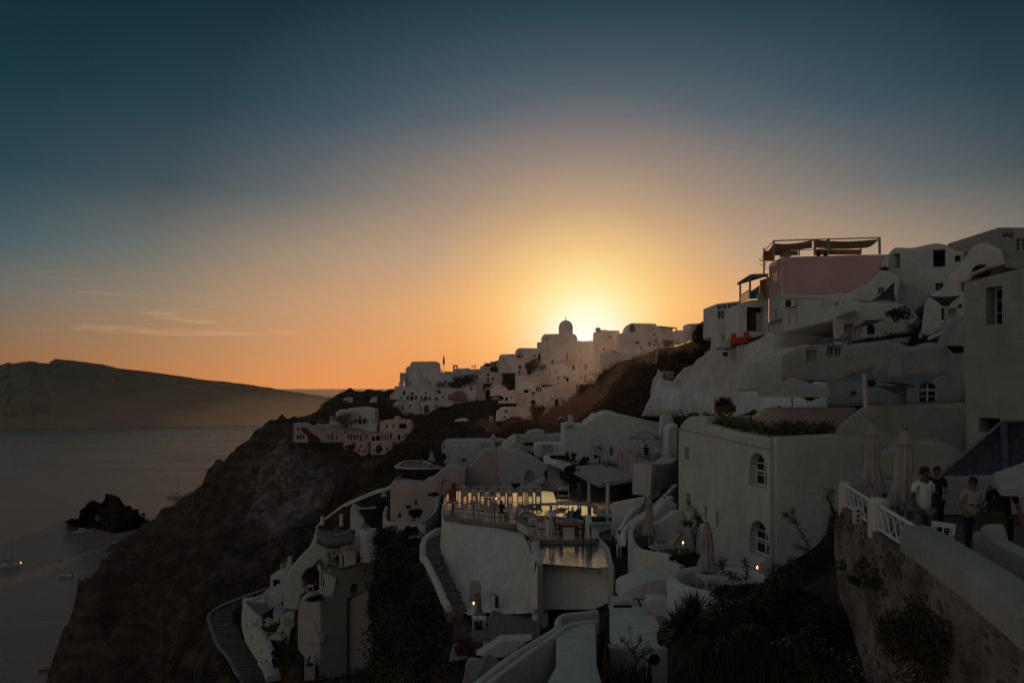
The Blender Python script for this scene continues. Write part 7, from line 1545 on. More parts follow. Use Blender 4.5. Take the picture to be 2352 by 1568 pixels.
TW = """6 50 -13,0 50 -13,-4 52 -13.5,3 60 -11.5,8 66 -11.3,0 72 -11.5,3 22 -9,7 22 -8.6,0 25 -10,8 14 -8,5 6 -8,12 15 -5,11 9 -5.2,14 22 -4.5,16 30 -3.2,22 40 -.5,30 60 4.2,36 45 4,26 80 5.5,45 30 6,60 60 9,70 100 10,24 30 -3,11 30 -7.6,13 34 -7,11 40 -8,50 150 9,40 200 10,30 260 10,40 330 2,0 340 3,60 400 -20,0 420 -30,-80 420 -60,-90 360 -20,90 300 -5,120 200 0,120 100 6,-60 500 -80,0 520 -70,80 520 -60,-45 395 -18,
-160 268 -107,-150 248 -107,-146 232 -107,-142 215 -107,-152 282 -104,-162 284 -107,-180 322 -108,-202 376 -108,-224 440 -108,-264 553 -108,-250 620 -112,-290 600 -112,-200 300 -112,-230 380 -112,-260 470 -112,-120 650 -110,0 650 -105,100 650 -100,-150 560 -104,-160 300 -112,-172 250 -112,-165 200 -110,-140 120 -100,-110 60 -90,-90 20 -85,-60 10 -60,-40 20 -48,-20 25 -30,-10 15 -22,0 5 -14,-20 5 -28,-60 60 -58,-75 100 -72,-35 60 -36,-25 45 -28,-80 150 -72,-120 200 -92,-8 35 -17"""
pts3 = [pt(*map(float, s.split())) for s in TP.replace('\n','').split(',')]+[Vector((float(a),float(b),H+float(c))) for a,b,c in (s.split() for s in TW.replace('\n','').split(','))]
PX = np.array([[p.x,p.y] for p in pts3]); PZ = np.array([p.z for p in pts3])
def kern(d): return d
# near the viewer distances matter more than far away: fit in log-depth space
def warp(xy):
    y = np.maximum(xy[:,1],2.); return np.stack([xy[:,0]/(y+25.)*2.0, np.log(y+25.)*1.6],1)
W = warp(PX); Dm = np.linalg.norm(W[:,None]-W[None],axis=2)
A_ = np.block([[kern(Dm)-np.eye(len(W))*2e-3, np.ones((len(W),1))],[np.ones((1,len(W))), np.zeros((1,1))]])
cf = np.linalg.solve(A_, np.append(PZ,0))
def hz(xy):
    xy = np.atleast_2d(np.array(xy,float)); w = warp(xy)
    return np.linalg.norm(w[:,None]-W[None],axis=2)@cf[:-1]+cf[-1]
def make_terrain():
    ys = [4.0]
    while ys[-1] < 640: ys.append(ys[-1]+max(.5, ys[-1]*.0075))
    nx = 400; verts = []; pum = []
    for y in ys:
        us = np.linspace(-.62,.75,nx)
        xs = us*(y+6); zs = hz(np.stack([xs,np.full(nx,y)],1))
        for x, z in zip(xs, zs):
            q = Vector((x,y,z*1.0)); a = min(y/90.0,1.6)
            n1 = noise.fractal(q*.045, 1.0, 2.1, 5)*2.4*a + noise.fractal(q*.22, 1.0, 2.1, 4)*.8*a
            if y > 130:
                w_ = min((y-130)/90,1); n1 += (abs(noise.noise(Vector((x*.03,y*.03,z*.09))))-.25)*5*w_ + (noise.ridged_multi_fractal(q*.085,1.0,2.2,5,1.0,2.0)-1.1)*1.5*w_ + noise.noise(Vector((x*.35,y*.35,3)))*.9*w_
            k = 1.0 if y > 90 else .25
            verts.append((x, y, z+n1*k))
            u = U0+x*F/y; v = V0+(H-z)*F/y
            # pale pumice face below the western houses
            d = ((u-665)/105)**2+((v-1120)/115)**2
            d2 = ((u-1450)/120)**2+((v-850)/60)**2
            pum.append(max(.05, min(.8, .95-.5*d+.25*noise.noise(q*.05))) if 180 < y < 345 else (.22 if y > 100 and u > 900 else .1))
    ny = len(ys)
    # dig the ground away where it would bury the houses, down to their feet
    items = []
    for ol, pl in CARVE:
        us = [q[0] for q in ol]; items.append((min(us)-5, max(us)+5, min(q[1] for q in ol)-6, max(q[1] for q in ol), ol, pl))
    def vspan(ol, u):
        vs = []
        for (a,b),(c,d) in zip(ol, ol[1:]+ol[:1]):
            if (a-u)*(c-u) <= 0 and a != c: vs.append(b+(d-b)*(u-a)/(c-a))
        return (min(vs), max(vs)) if vs else None
    for k, (x, y, z) in enumerate(verts):
        u = U0+x*F/y
        for it in range(3):
            v = V0+(H-z)*F/y; moved = False
            for a, b, c, d, ol, pl in items:
                if a < u < b and v < d and y < pl.Y(u)+1.0:
                    sp = vspan(ol, min(max(u,a+5.01),b-5.01))
                    if sp and v < sp[1]:
                        z = H-(sp[1]+1-V0)*y/F-.05; v = V0+(H-z)*F/y; moved = True
            if not moved: break
        verts[k] = (x, y, z)
    fs = [(j*nx+i,j*nx+i+1,(j+1)*nx+i+1,(j+1)*nx+i) for j in range(ny-1) for i in range(nx-1)]
    m = MB().add(verts, fs); o = m.build('hillside', 'hillside_ground', smooth=180)
    at = o.data.attributes.new('pumice','FLOAT','POINT'); at.data.foreach_set('value', pum)
    tag(o, 'dark volcanic hillside with a pale cliff face falling to the sea', None, None, 'structure')
    return o, BVHTree.FromPolygons(verts, fs)
HILL, BVH = make_terrain()
CAM = Vector((0,0,H))
def ground(u, v, up=0):
    d = (pt(u,v,1)-CAM).normalized(); h = BVH.ray_cast(CAM, d)
    return h[0]+Vector((0,0,up)) if h[0] is not None else None
def gz(x, y):
    h = BVH.ray_cast(Vector((x,y,H+80)), Vector((0,0,-1))); return h[0].z if h[0] is not None else None
# sea
def make_sea():
    ys = [0,60,150,300,500,800,1200,2000,4000,8000,20000,90000]; m = MB(); vs = []
    for y in ys: vs += [(-y*.9-400,y,0),(0,y,0),(y*.9+400,y,0)]
    m.add(vs, [(j*3+i,j*3+i+1,(j+1)*3+i+1,(j+1)*3+i) for j in range(len(ys)-1) for i in range(2)])
    tag(m.build('sea','sea_water'), 'grey sea in the caldera reaching to the horizon', None, None, 'structure')
make_sea()
# far island
def make_island():
    rid = [(-900,640),(-420,560),(-160,520),(0,500),(35,490),(60,478),(67,492),(200,472),(245,475),(252,484),(362,490),(368,458),(500,468),(700,495),(800,520),(1000,542),(1200,570),(1400,600),(1540,613),(1700,632),(1850,655),(2000,682),(2150,702),(2300,724),(2480,762),(2700,830)]
    sh = lambda x: 944 - (x+900)/3600*44
    rows = [[] for _ in range(7)]
    for x, y in rid:
        u, v = Z1(x,y); us, vs_ = Z1(x,sh(x))
        top = pt(u,v,2900+max(0,x)*.25); Yb = yz(vs_,0); bot = pt(us,vs_,Yb); bot.z = -4
        for k, (t, hh) in enumerate(((0,0),(.12,.22),(.3,.42),(.5,.6),(.72,.78),(.9,.93),(1,1))):
            p = bot.lerp(top,t); p.z = bot.z+(top.z-bot.z)*hh; rows[k].append(p)
    back = [p+Vector((0,900,-p.z-5)) for p in rows[-1]]
    def dense(r):
        out = []
        for i in range(len(r)-1):
            for k in range(8): out.append(r[i].lerp(r[i+1],k/8))
        return out+[r[-1]]
    rows = [dense(r) for r in rows]+[dense(back)]
    nx = len(rows[0]); R2 = []
    for j in range(len(rows)-1):
        for k in range(6): R2.append([a.lerp(b,k/6) for a,b in zip(rows[j],rows[j+1])])
    R2.append(rows[-1])
    vs = []
    for j, r in enumerate(R2):
        f = min(1,j/6)*min(1,max(0,(36-j)/6+.08))
        for p in r:
            q = p*.008; n = noise.fractal(q,1,2.1,6)*45*f+(abs(noise.noise(Vector((p.x*.011,p.y*.004,p.z*.002))))-.3)*70*f
            vs.append(p+Vector((n*.3,-abs(n),n*.12 if j < 36 else noise.noise(p*.03)*1.5)))
    fs = [(j*nx+i,j*nx+i+1,(j+1)*nx+i+1,(j+1)*nx+i) for j in range(len(R2)-1) for i in range(nx-1)]
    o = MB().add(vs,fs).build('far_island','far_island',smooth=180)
    tag(o, 'long hazy brown island with a notched cliff top across the water', 'island', None, 'structure')
make_island()
# islet
def make_islet():
    def P(x,y,Y): u,v = Z2(x,y); return pt(u,v,Y)
    prof = [(475,408,560),(500,403,560),(560,396,562),(592,352,565),(632,288,567),(690,276,568),(742,262,570),(764,226,572),(800,222,572),(838,240,572),(882,276,572),(905,302,570),(965,322,566),(998,318,564),(1004,362,560),(1040,384,556),(1064,402,553)]
    front = [(478,412),(505,425),(560,440),(590,446),(640,452),(690,456),(740,470),(770,480),(800,490),(840,494),(880,486),(905,478),(965,462),(998,450),(1010,432),(1042,414),(1064,408)]
    rows = [[],[],[],[],[],[]]
    for (x,y,Y),(fx,fy) in zip(prof,front):
        u,v = Z2(fx,fy); b = pt(u,v,yz(v,0)); t = P(x,y,Y)
        b.z = -1.5
        for k,(s,h) in enumerate(((0,0),(.15,.3),(.4,.55),(.75,.85),(1,1))):
            p = b.lerp(t,s); p.z = b.z+(t.z-b.z)*h; rows[k].append(p)
        rows[5].append(t+Vector((0,22,-t.z-2)))
    o = skin_grid(rows,5,4,bump=2.6,bscale=.2).build('islet','brown_islet',smooth=180)
    tag(o,'dark jagged rock islet with a tiny chapel, close to the shore','islet',None,'structure')
noise_mat('brown_islet',(.008,.006,.005),(.045,.026,.018),.25,.97,.8,.8)
make_islet()
# ---------------------------------------------------------------- people
def skin_mesh(vs, es, rs, sub=1):
    me = bpy.data.meshes.new('t'); me.from_pydata(vs, es, []); o = bpy.data.objects.new('t', me); COL.objects.link(o)
    o.modifiers.new('s','SKIN').use_smooth_shade = True
    for i, r in enumerate(rs):
        r = r if isinstance(r,tuple) else (r,r); me.skin_vertices[0].data[i].radius = r
    me.skin_vertices[0].data[0].use_root = True
    if sub: m = o.modifiers.new('d','SUBSURF'); m.levels = sub; m.render_levels = sub
    dg = bpy.context.evaluated_depsgraph_get(); r = bpy.data.meshes.new_from_object(o.evaluated_get(dg)); bpy.data.objects.remove(o); bpy.data.meshes.remove(me)
    return r
class Rig:
    def __init__(s): s.v=[]; s.e=[]; s.r=[]
    def add(s, p, r, frm=None):
        s.v.append(tuple(p)); s.r.append(r)
        if frm is not None: s.e.append((frm,len(s.v)-1))
        return len(s.v)-1
def person(name_label, loc, rz=0, h=1.75, arms=(((.06,.02,-.30),(.05,-.03,-.27)),)*2, legs=(((.0,0,-.43),(0,.02,-.42)),)*2, top='white_cloth', bottom='denim', skin='skin', hair='hair', sleeves=.6, lean=0, turn=0, nod=0, long_hair=False, fingers=True, hat=None, hairless=False, dress=False, group=None, seat=None):
    """a figure facing local -Y; arms/legs are per side (right = -x first) elbow/wrist, knee/ankle offsets in metres at 1.75 m"""
    k = h/1.75; T = thing('person',name_label,'person',loc,rz,group)
    V3 = lambda *a: Vector(a)*k
    hip = .94 if seat is None else seat/k
    pel = V3(0,0,hip); chest = pel+V3(0,-lean*.5,.30); neck0 = pel+V3(0,-lean,.52); neck = neck0+V3(0,-lean*.15-.01,.075); head = neck+V3(turn*.02,-.015-nod*.06,.115-nod*.02); crown = head+V3(turn*.01,-nod*.04,.085)
    g = Rig(); a = g.add(pel,(.135*k,.10*k)); w = g.add(pel.lerp(chest,.5),(.125*k,.09*k),a); c = g.add(chest,(.15*k,.105*k),w); n0 = g.add(neck0,(.085*k,.065*k),c); n1 = g.add(neck,.05*k,n0); hd = g.add(head,(.072*k,.088*k),n1); g.add(crown,(.058*k,.07*k),hd)
    # face: nose
    fd = Vector((math.sin(-turn),-math.cos(turn),0)); 
    wr = []; sh = []
    for i,sx in enumerate((-1,1)):
        el,wi = arms[i]; s0 = neck0+V3(sx*.175,.01,-.03); sh.append(s0)
        e = s0+V3(sx*el[0],el[1],el[2]); p = e+V3(sx*wi[0],wi[1],wi[2]); d = (p-e).normalized()
        s = g.add(s0,.058*k,n0); m = g.add(s0.lerp(e,.5),.047*k,s); E_ = g.add(e,.040*k,m); f = g.add(e.lerp(p,.45),.037*k,E_); W_ = g.add(p,.026*k,f)
        pm = g.add(p+d*.055*k,(.036*k,.018*k),W_)
        if fingers:
            side = d.cross(Vector((0,1,.2))).normalized()
            if side.length < .5: side = Vector((1,0,0))
            bend = Vector((0,-.35,-.1))
            for q,ln in ((-.027,.058),(-.009,.07),(.009,.066),(.027,.05)):
                b0 = g.add(p+d*.085*k+side*q*k,.0095*k,pm); b1 = g.add(p+d*(.085+ln*.55)*k+side*q*1.15*k+bend*.015*k,.0085*k,b0); g.add(p+d*(.085+ln*.95)*k+side*q*1.1*k+bend*.05*k,.007*k,b1)
            t0 = g.add(p+d*.045*k+side*.036*k*-sx,.0105*k,pm); g.add(p+d*.085*k+side*.06*k*-sx+bend*.03*k,.009*k,t0)
        wr.append(p)
    an = []
    for i,sx in enumerate((-1,1)):
        kn,ak = legs[i]; h0 = pel+V3(sx*.095,0,-.05); q = h0+V3(sx*kn[0],kn[1],kn[2]); p = q+V3(sx*ak[0],ak[1],ak[2])
        s = g.add(h0,.092*k,a); m = g.add(h0.lerp(q,.5),.078*k,s); K = g.add(q,.058*k,m); cf = g.add(q.lerp(p,.4),.052*k,K); A = g.add(p,.035*k,cf); g.add(p+V3(0,-.15,-.035),(.038*k,.026*k),A); an.append((h0,q,p))
    me = skin_mesh(g.v,g.e,g.r,1); link('body',me,skin,T,smooth=180)
    # eyes, nose, ears in one face mesh
    m = MB(); hd_ = head; yaw = Matrix.Rotation(turn,3,'Z')
    L = lambda x,y,z: hd_+yaw@V3(x,y,z)
    nz = MB(); nz.ball(L(0,-.092,-.008),(.012*k,.02*k,.022*k),8,6)
    for sx in (-1,1): nz.ball(L(sx*.076,.0,-.005),(.010*k,.02*k,.03*k),8,6)
    nz.build('face',skin,T,True,smooth=180)
    for sx in (-1,1): m.ball(L(sx*.03,-.082,.018),(.012*k,.008*k,.008*k),8,5)
    m.ball(L(0,-.084,-.045),(.022*k,.008*k,.006*k),8,5); m.build('eyes','hair',T,True,smooth=180)
    if not hairless:
        m = MB(); n,mm = 14,9; rx,ry,rz_ = .086*k,.102*k,.10*k; c0 = L(0,.012,.035); vs = []
        for i in range(mm):
            for j in range(n):
                t = PI*i/(mm-1)*.62; b = 2*PI*j/n; y = math.sin(b); back = max(0,(y+.55)/1.55); tt = t*(.72+.5*back+(.45*back if long_hair else 0)+(.2*abs(math.cos(b)) if long_hair else 0))
                jt = 1+.05*noise.noise(Vector((b*3,t*5,h)))
                tt = min(tt,2.5); st = math.sin(tt) if tt < PI/2 else max(math.sin(tt),.93)
                vs.append(c0+yaw@Vector((rx*st*math.cos(b)*jt,ry*st*math.sin(b)*jt,rz_*math.cos(tt)*jt*(1.25 if long_hair and tt > PI/2 else 1))))
        m.add(vs,[(i*n+j,i*n+(j+1)%n,(i+1)*n+(j+1)%n,(i+1)*n+j) for i in range(mm-1) for j in range(n)]); m.build('hair',hair,T,True,smooth=180)
    if hat:
        MB().lathe(tuple(L(0,.01,.06)),[(.095*k,-.01),(.09*k,.03),(.06*k,.06),(.01,.065)],12).build('cap',hat,T,True,smooth=50)
    # shirt
    g = Rig(); b0 = g.add(pel+V3(0,0,-.06 if not dress else -.25),(.158*k,.118*k)); b1 = g.add(pel.lerp(chest,.5),(.148*k,.11*k),b0); b2 = g.add(chest,(.168*k,.125*k),b1); b3 = g.add(neck0+V3(0,0,.005),(.10*k,.078*k),b2)
    for i,sx in enumerate((-1,1)):
        el,wi = arms[i]; s0 = sh[i]; e = s0+V3(sx*el[0],el[1],el[2]); s = g.add(s0+V3(0,0,.005),.068*k,b3)
        g.add(s0.lerp(e,min(sleeves,.98)),.058*k,s)
        if sleeves > 1: pp = wr[i]; ee = len(g.v)-1; g.add(e.lerp(pp,sleeves-1),.042*k,ee)
    link('shirt',skin_mesh(g.v,g.e,g.r,1),top,T,smooth=180)
    g = Rig(); b0 = g.add(pel+V3(0,0,.03),(.142*k,.108*k))
    for h0,q,p in an:
        s = g.add(h0,.105*k,b0); m = g.add(h0.lerp(q,.5),.089*k,s); K = g.add(q,.07*k,m); g.add(p+(q-p)*.08,.058*k,K)
    link('trousers',skin_mesh(g.v,g.e,g.r,1),bottom,T,smooth=180)
    m = MB()
    for h0,q,p in an: m.ball(p+V3(0,-.075,-.03),(.045*k,.13*k,.04*k),8,6)
    m.build('shoes','hair' if bottom != 'white_cloth' else 'grey_wood',T,True,smooth=180)
    return T
ST = (((.07,.02,-.29),(.03,-.04,-.26)),((.07,.02,-.29),(.03,-.04,-.26)))
HOLD = (((.05,-.06,-.27),(-.10,-.22,.02)),((.05,-.06,-.27),(-.10,-.22,.02)))
fz = lambda Z,x,Y,z=ZT: Vector((pt(Z(x,0)[0],0,Y).x,Y,z))
person('person in a white polo shirt and light trousers leaning on the terrace wall, head turned',fz(Z13,1240,15.4),R(8),1.76,(((.10,-.06,-.27),(.0,-.20,-.14)),((.06,.05,-.30),(.02,.0,-.27))),top='white_cloth',bottom='grey_canvas',skin='skin_dark',turn=.9,sleeves=.62)
person('person in black bending over a phone behind the white polo',fz(Z13,1375,17.2),R(-12),1.62,HOLD,top='black_cloth',bottom='black_cloth',turn=-.2,nod=1.2,long_hair=False,sleeves=.7)
W = person('person in a pale printed shirt with a dark shoulder bag',fz(Z13,1790,15.3),R(-20),1.58,(((.08,-.04,-.27),(-.06,-.16,-.13)),((.07,-.05,-.27),(-.12,-.18,-.06))),top='canvas',bottom='denim',turn=-.7,long_hair=True,sleeves=.75)
def print_tee():
    m = MB(); k = 1.58/1.75
    for x,w,a in ((-.085,.04,.3),(-.03,.04,-.3),(.035,.035,.2),(.085,.04,-.2)): m.add([Vector((x-w/2,-.155+abs(x)*.3,1.16))*k,Vector((x+w/2,-.155+abs(x)*.3,1.16))*k,Vector((x+w/2+a*.05,-.155+abs(x)*.3,1.215))*k,Vector((x+a*.05,-.155+abs(x)*.3,1.215))*k],[(0,1,2,3)])
    m.build('print','black_cloth',W,True)
print_tee()
def bag(label,p,w,hh,d,strap,mat='bag_leather'):
    T = thing('shoulder_bag',label,'bag',p); m = MB(); m.box((0,0,hh/2),(w,d,hh),taper=.9); m.build('bag','bag_leather',T,True); m = MB(); m.tube([(-w*.3,0,hh),(-w*.2,-.02,hh+strap*.6),(0,-.03,hh+strap),(w*.2,-.02,hh+strap*.6),(w*.3,0,hh)],.014,6); m.build('strap','black_cloth',T,True)
q = fz(Z13,1965,14.9); q.z = pt(*Z13(1965,1262),14.9).z; bag('slim dark bag hanging at the hip of the printed shirt',q,.24,.2,.1,.3)
q = fz(Z13,1985,13.9); q.z = pt(*Z13(1985,1485),13.9).z; bag('large olive tote hanging between the two right-hand visitors'.replace('right-hand ','') ,q,.5,.36,.14,.16)
person('person in black whose head is hidden by the pale parasol',fz(Z13,2110,14.4),R(-28),1.72,(((.09,.02,-.28),(.03,-.08,-.25)),((.09,.03,-.28),(.05,-.05,-.25))),top='black_cloth',bottom='black_cloth',turn=.4,sleeves=.7)
person('waiter in white with a red cap standing beside the wooden chairs',G11(1500,665),R(-15),1.78,(((.06,-.03,-.28),(-.05,-.16,-.14)),((.06,-.05,-.27),(-.06,-.2,-.1))),top='white_cloth',bottom='white_cloth',skin='skin_dark',hat='red_cloth',turn=-.9,nod=.3,sleeves=1.4)
person('waiter in white walking up the dark alley',pt(*Z11(2305,970),46.7),R(170),1.72,(((.08,.02,-.28),(.04,-.04,-.26)),)*2,(((0,-.10,-.42),(0,.05,-.41)),((0,.08,-.42),(0,.12,-.40))),top='white_cloth',bottom='white_cloth',sleeves=.7)
person('waiter in pale clothes in the shade under the pool pergola',Vector((pt(Z10(955,0)[0],0,66).x,66,ZF)),R(5),1.74,(((.09,-.05,-.22),(-.02,-.12,.2)),((.09,-.05,-.22),(-.02,-.12,.2))),top='blue_cloth',bottom='blue_cloth',skin='skin_dark',sleeves=1.3)
SIT = (((.03,-.43,-.02),(0,-.03,-.42)),)*2
p = G11(910,500); person('guest in dark clothes seated at the candle table',p+Vector((0,.35,0)),R(50),1.72,HOLD,SIT,top='black_cloth',bottom='denim',seat=.52,sleeves=1.5)
person('woman with long dark hair seated under the square parasol'.replace('woman','person'),pt(*Z10(1805,615),64.2),R(160),1.66,HOLD,SIT,top='black_cloth',bottom='black_cloth',seat=.52,long_hair=True)
q = pt(*Z6(1262,590),59.5); q.z -= .85; person('person in a white shirt seen from behind at the open window of the humped house',q,R(150),1.7,top='white_cloth',bottom='denim',nod=1.2,lean=.12,sleeves=.8,skin='skin_dark')
for i,(x,y,lb) in enumerate(((1908,627,'watcher on the ridge wall standing apart from the close pair'),(1931,626,'watcher in the close pair on the ridge wall, nearer the single one'),(1942,626,'watcher in the close pair on the ridge wall, nearer the huts'),(2034,602,'smaller watcher beside the square dark hut, upright'),(2053,602,'smaller watcher beside the square dark hut, stooping'))):
    person(lb,pt(*Z3(x,y),340.2 if i < 3 else 339.5),random.uniform(0,6),1.7,top='black_cloth',bottom='black_cloth',fingers=False,lean=.2 if i == 4 else 0)
for x,y,lb in ((1725,398,'guest seated on the awning roof, taller of the two heads'),(1822,398,'guest seated on the awning roof, lower of the two heads')):
    q = pt(*Z5(x,y),68.5); q.z -= .95; person(lb,q,R(30),1.72,HOLD,SIT,top='black_cloth',bottom='black_cloth',seat=.55,fingers=False)
person('person in dark clothes standing under the middle western parasol',pt(*Z18(825,905),115),R(20),1.7,top='black_cloth',bottom='black_cloth',fingers=False)
person('person in dark clothes under the lowest western parasol',pt(*Z18(1052,1070),110.4),R(-30),1.7,top='black_cloth',bottom='black_cloth',fingers=False)
person('person in a red top in the dark hedge court',pt(*Z18(1480,410),108.5),R(-30),1.6,top='red_cloth',bottom='black_cloth',fingers=False)
# ---------------------------------------------------------------- plants
def leaf_cloud(c, r, n, s, seed, lo=.35, flat=1.0, droop=0):
    rnd = random.Random(seed); m = MB(); c = Vector(c); r = Vector(r if isinstance(r,tuple) else (r,r,r))
    lobes = [(Vector((rnd.gauss(0,.45),rnd.gauss(0,.45),rnd.gauss(0,.38))),rnd.uniform(.35,.62)) for _ in range(9)]
    for i in range(n):
        lb,lr = rnd.choice(lobes); d = Vector((rnd.gauss(0,1),rnd.gauss(0,1),rnd.gauss(0,1))).normalized()*lr*rnd.uniform(.55,1.08); q = lb+d
        p = c+Vector((q.x*r.x,q.y*r.y,q.z*r.z))
        a = Vector((rnd.gauss(0,1),rnd.gauss(0,1),rnd.gauss(0,.6)-droop)).normalized(); b = a.orthogonal().normalized(); b.rotate(Matrix.Rotation(rnd.uniform(0,6.28),3,a)); L = s*rnd.uniform(.6,1.4)
        m.add([p,p+a*L*.5+b*L*.28,p+a*L,p+a*L*.5-b*L*.28],[(0,1,2,3)])
    return m
def bush(label,c,r,n,s,mat='foliage',seed=0,name='bush',flower=None,fn=0,stem=True,cat=None,group=None):
    c = Vector(c); r = Vector(r if isinstance(r,tuple) else (r,r,r)); T = thing(name,label,cat or name.replace('_',' '),c-Vector((0,0,r.z)),0,group)
    leaf_cloud(c,tuple(r),n,s,seed).build('foliage',mat,T)
    if stem:
        m = MB(); rnd = random.Random(seed+5)
        for k in range(5): d = Vector((rnd.uniform(-.5,.5)*r.x,rnd.uniform(-.5,.5)*r.y,rnd.uniform(.1,.5)*r.z)); b = c-Vector((0,0,r.z)); m.tube([b,b.lerp(c+d,.5)+Vector((rnd.uniform(-.1,.1),0,0)),c+d],[max(.02,s*.25),max(.014,s*.18),.008],5)
        m.build('stem','bark',T)
    if flower: leaf_cloud(c,tuple(r*1.02),fn,s*.8,seed+9).build('flowers',flower,T)
    return T
def spiky(label,c,n,L,w,mat='agave',seed=0,name='agave',up=.2,trunk=0,droop=.25):
    rnd = random.Random(seed); c = Vector(c); T = thing(name,label,'plant',c-Vector((0,0,trunk))); m = MB()
    for i in range(n):
        az = rnd.uniform(0,2*PI); el = rnd.uniform(up-.9,1.4); l = L*rnd.uniform(.75,1.1); d = Vector((math.cos(az)*math.cos(el),math.sin(az)*math.cos(el),math.sin(el))); sd = Vector((-math.sin(az),math.cos(az),0))
        pts = [c+d*l*t-Vector((0,0,droop*l*t*t*(1-max(el,0)/1.6))) for t in (0,.35,.7,1)]; ws = (w*.6,w,w*.65,.004)
        vs = []
        for p,q in zip(pts,ws): vs += [p-sd*q/2,p+sd*q/2]
        m.add(vs,[(0,1,3,2),(2,3,5,4),(4,5,7,6)])
    m.build('leaves',mat,T)
    if trunk: MB().tube([c-Vector((0,0,trunk)),c],[.13,.1],7).build('trunk','bark',T)
    return T
def sprig(label,pts,leaves,s,mat='foliage',seed=0,name='shrub',flower=None):
    rnd = random.Random(seed); T = thing(name,label,'shrub',pts[0][0]); ms = MB(); ml = MB(); mf = MB()
    for st in pts:
        P = cat_rom(st,5); ms.tube(P,[.022*(1-.7*i/len(P)) for i in range(len(P))],5)
        for i in range(leaves):
            p = P[rnd.randrange(len(P)//5,len(P))]+Vector((rnd.gauss(0,s),rnd.gauss(0,s),rnd.gauss(0,s))); a = Vector((rnd.gauss(0,1),rnd.gauss(0,1),rnd.gauss(0,1))).normalized(); b = a.orthogonal().normalized()
            (mf if flower and rnd.random() < .18 else ml).add([p,p+a*s*.6+b*s*.3,p+a*s*1.2,p+a*s*.6-b*s*.3],[(0,1,2,3)])
    ms.build('stem','bark',T); ml.build('leaves',mat,T)
    if flower: mf.build('flowers',flower,T)
    return T
def bc(Z,x,y,Y,rx,ry,label,n,s,mat='foliage',seed=0,depth=.8,**k):
    f = (Z(1,0)[0]-Z(0,0)[0]); return bush(label,pt(*Z(x,y),Y),(px(rx*f,Y)*.82,px((rx+ry)/2*f,Y)*depth*.7,px(ry*f,Y)*.82),n,s,mat,seed,**k)
# far trees and shrubs
bc(Z4,2255,300,122,150,215,'big round dark tree on the skyline beside the glazed house',6500,.36,'foliage_dry',1,name='tree'); bc(Z4,2210,500,118,150,120,'dark tree below the skyline tree',3500,.36,'foliage_dry',2,name='tree')
for i,(Z,x,y,Y,rx,ry,lb) in enumerate(((Z3,1780,750,336,185,62,'dark mound shaped shrub bank under the ridge wall'),(Z3,1065,1075,305,115,62,'dark shrub bank between the bright white house and the lowest white house'),(Z3,872,910,334,40,24,'dark bush on the lookout'),(Z3,985,925,332,26,30,'small dark bush before the leaning white shed'),(Z4,560,600,291,72,80,'dark tree growing beside the open parasol terrace'),(Z4,1195,242,274,24,18,'scruffy bush on the flat roof by the sun'),(Z4,580,1060,238,55,90,'dark pine-like tree over the long low house'),(Z4,380,1140,232,120,42,'dark shrubs in front of the long low house'),(Z4,820,1150,150,40,40,'dark shrub beside the square chimney'),(Z3,340,1155,279,42,28,'dark shrub at the roof edge of the long pink house'),(Z3,720,1410,258,60,42,'dark creeper over the lower rose annex'),(Z3,985,1420,252,28,50,'dark creeper on the squat rose annex'),(Z4,180,920,263,62,26,'brown thatch-like shrub around the kiosk parasol'),(Z4,1880,370,200,60,40,'olive shrub under the ridge house chairs'),(Z4,120,1180,205,120,60,'dark shrub mass by the garden wall'),(Z4,700,1240,190,70,40,'dark branching shrub behind the roof room'))):
    bc(Z,x,y,Y,rx,ry,lb,2200 if rx > 60 else 700,.0016*Y+.12,'foliage_dry',20+i)
bush('red bougainvillea over the courtyard wall of the bright white house',pt(*Z3(668,1130),280),(7,3,3),1400,.45,'flower_red',44)
# middle plants
bc(Z10,880,820,68,90,120,'dense dark creeper hanging at the lane side of the pergola',4200,.16,'foliage',51); bc(Z10,690,585,96,140,32,'dark planting inside the swooping planter wall',2200,.2,'foliage_dry',52)
spiky('agave nearer the swooping planter wall',pt(*Z10(800,590),95),46,px(95*.1813,95),.16,seed=1); spiky('agave nearer the cave house door',pt(*Z10(880,600),95),46,px(105*.1813,95),.16,seed=2); bc(Z10,1005,640,94,50,60,'dark broken shrub by the straight planter',900,.25,'foliage_dry',53)
sprig('spindly succulent on the pergola edge',[[pt(*Z10(1320,720),70),pt(*Z10(1325,680),70),pt(*Z10(1345,620),70)],[pt(*Z10(1320,720),70),pt(*Z10(1360,690),70),pt(*Z10(1410,640),70)],[pt(*Z10(1320,720),70),pt(*Z10(1280,690),70),pt(*Z10(1260,650),70)]],60,.12,'foliage',3)
bc(Z10,1540,960,72,90,110,'dark plants at the back of the pergola bar',1800,.16,'foliage',54); bc(Z10,1965,1180,50.2,65,45,'small dark shrub by the white drum',900,.1,'foliage',55)
bc(Z9,930,1030,101,80,32,'low dark hedge before the slim closed parasol',900,.16,'foliage',56); bc(Z9,1070,480,119,30,45,'small tree at the corner of the long house',500,.2,'foliage',57); bc(Z9,550,1210,103,32,30,'dark potted bush against the terraced house',400,.14,'foliage',58)
bc(Z17,2330,420,88,170,160,'large olive shrub above the brown gully',3600,.2,'foliage',60); bc(Z18,2260,560,90,130,300,'big dark bush filling the gully beside the beige house',6500,.2,'foliage_dry',61); bc(Z11,-120,420,78,110,70,'spiky dark shrub head behind the stair parapet',1500,.2,'foliage_dry',62)
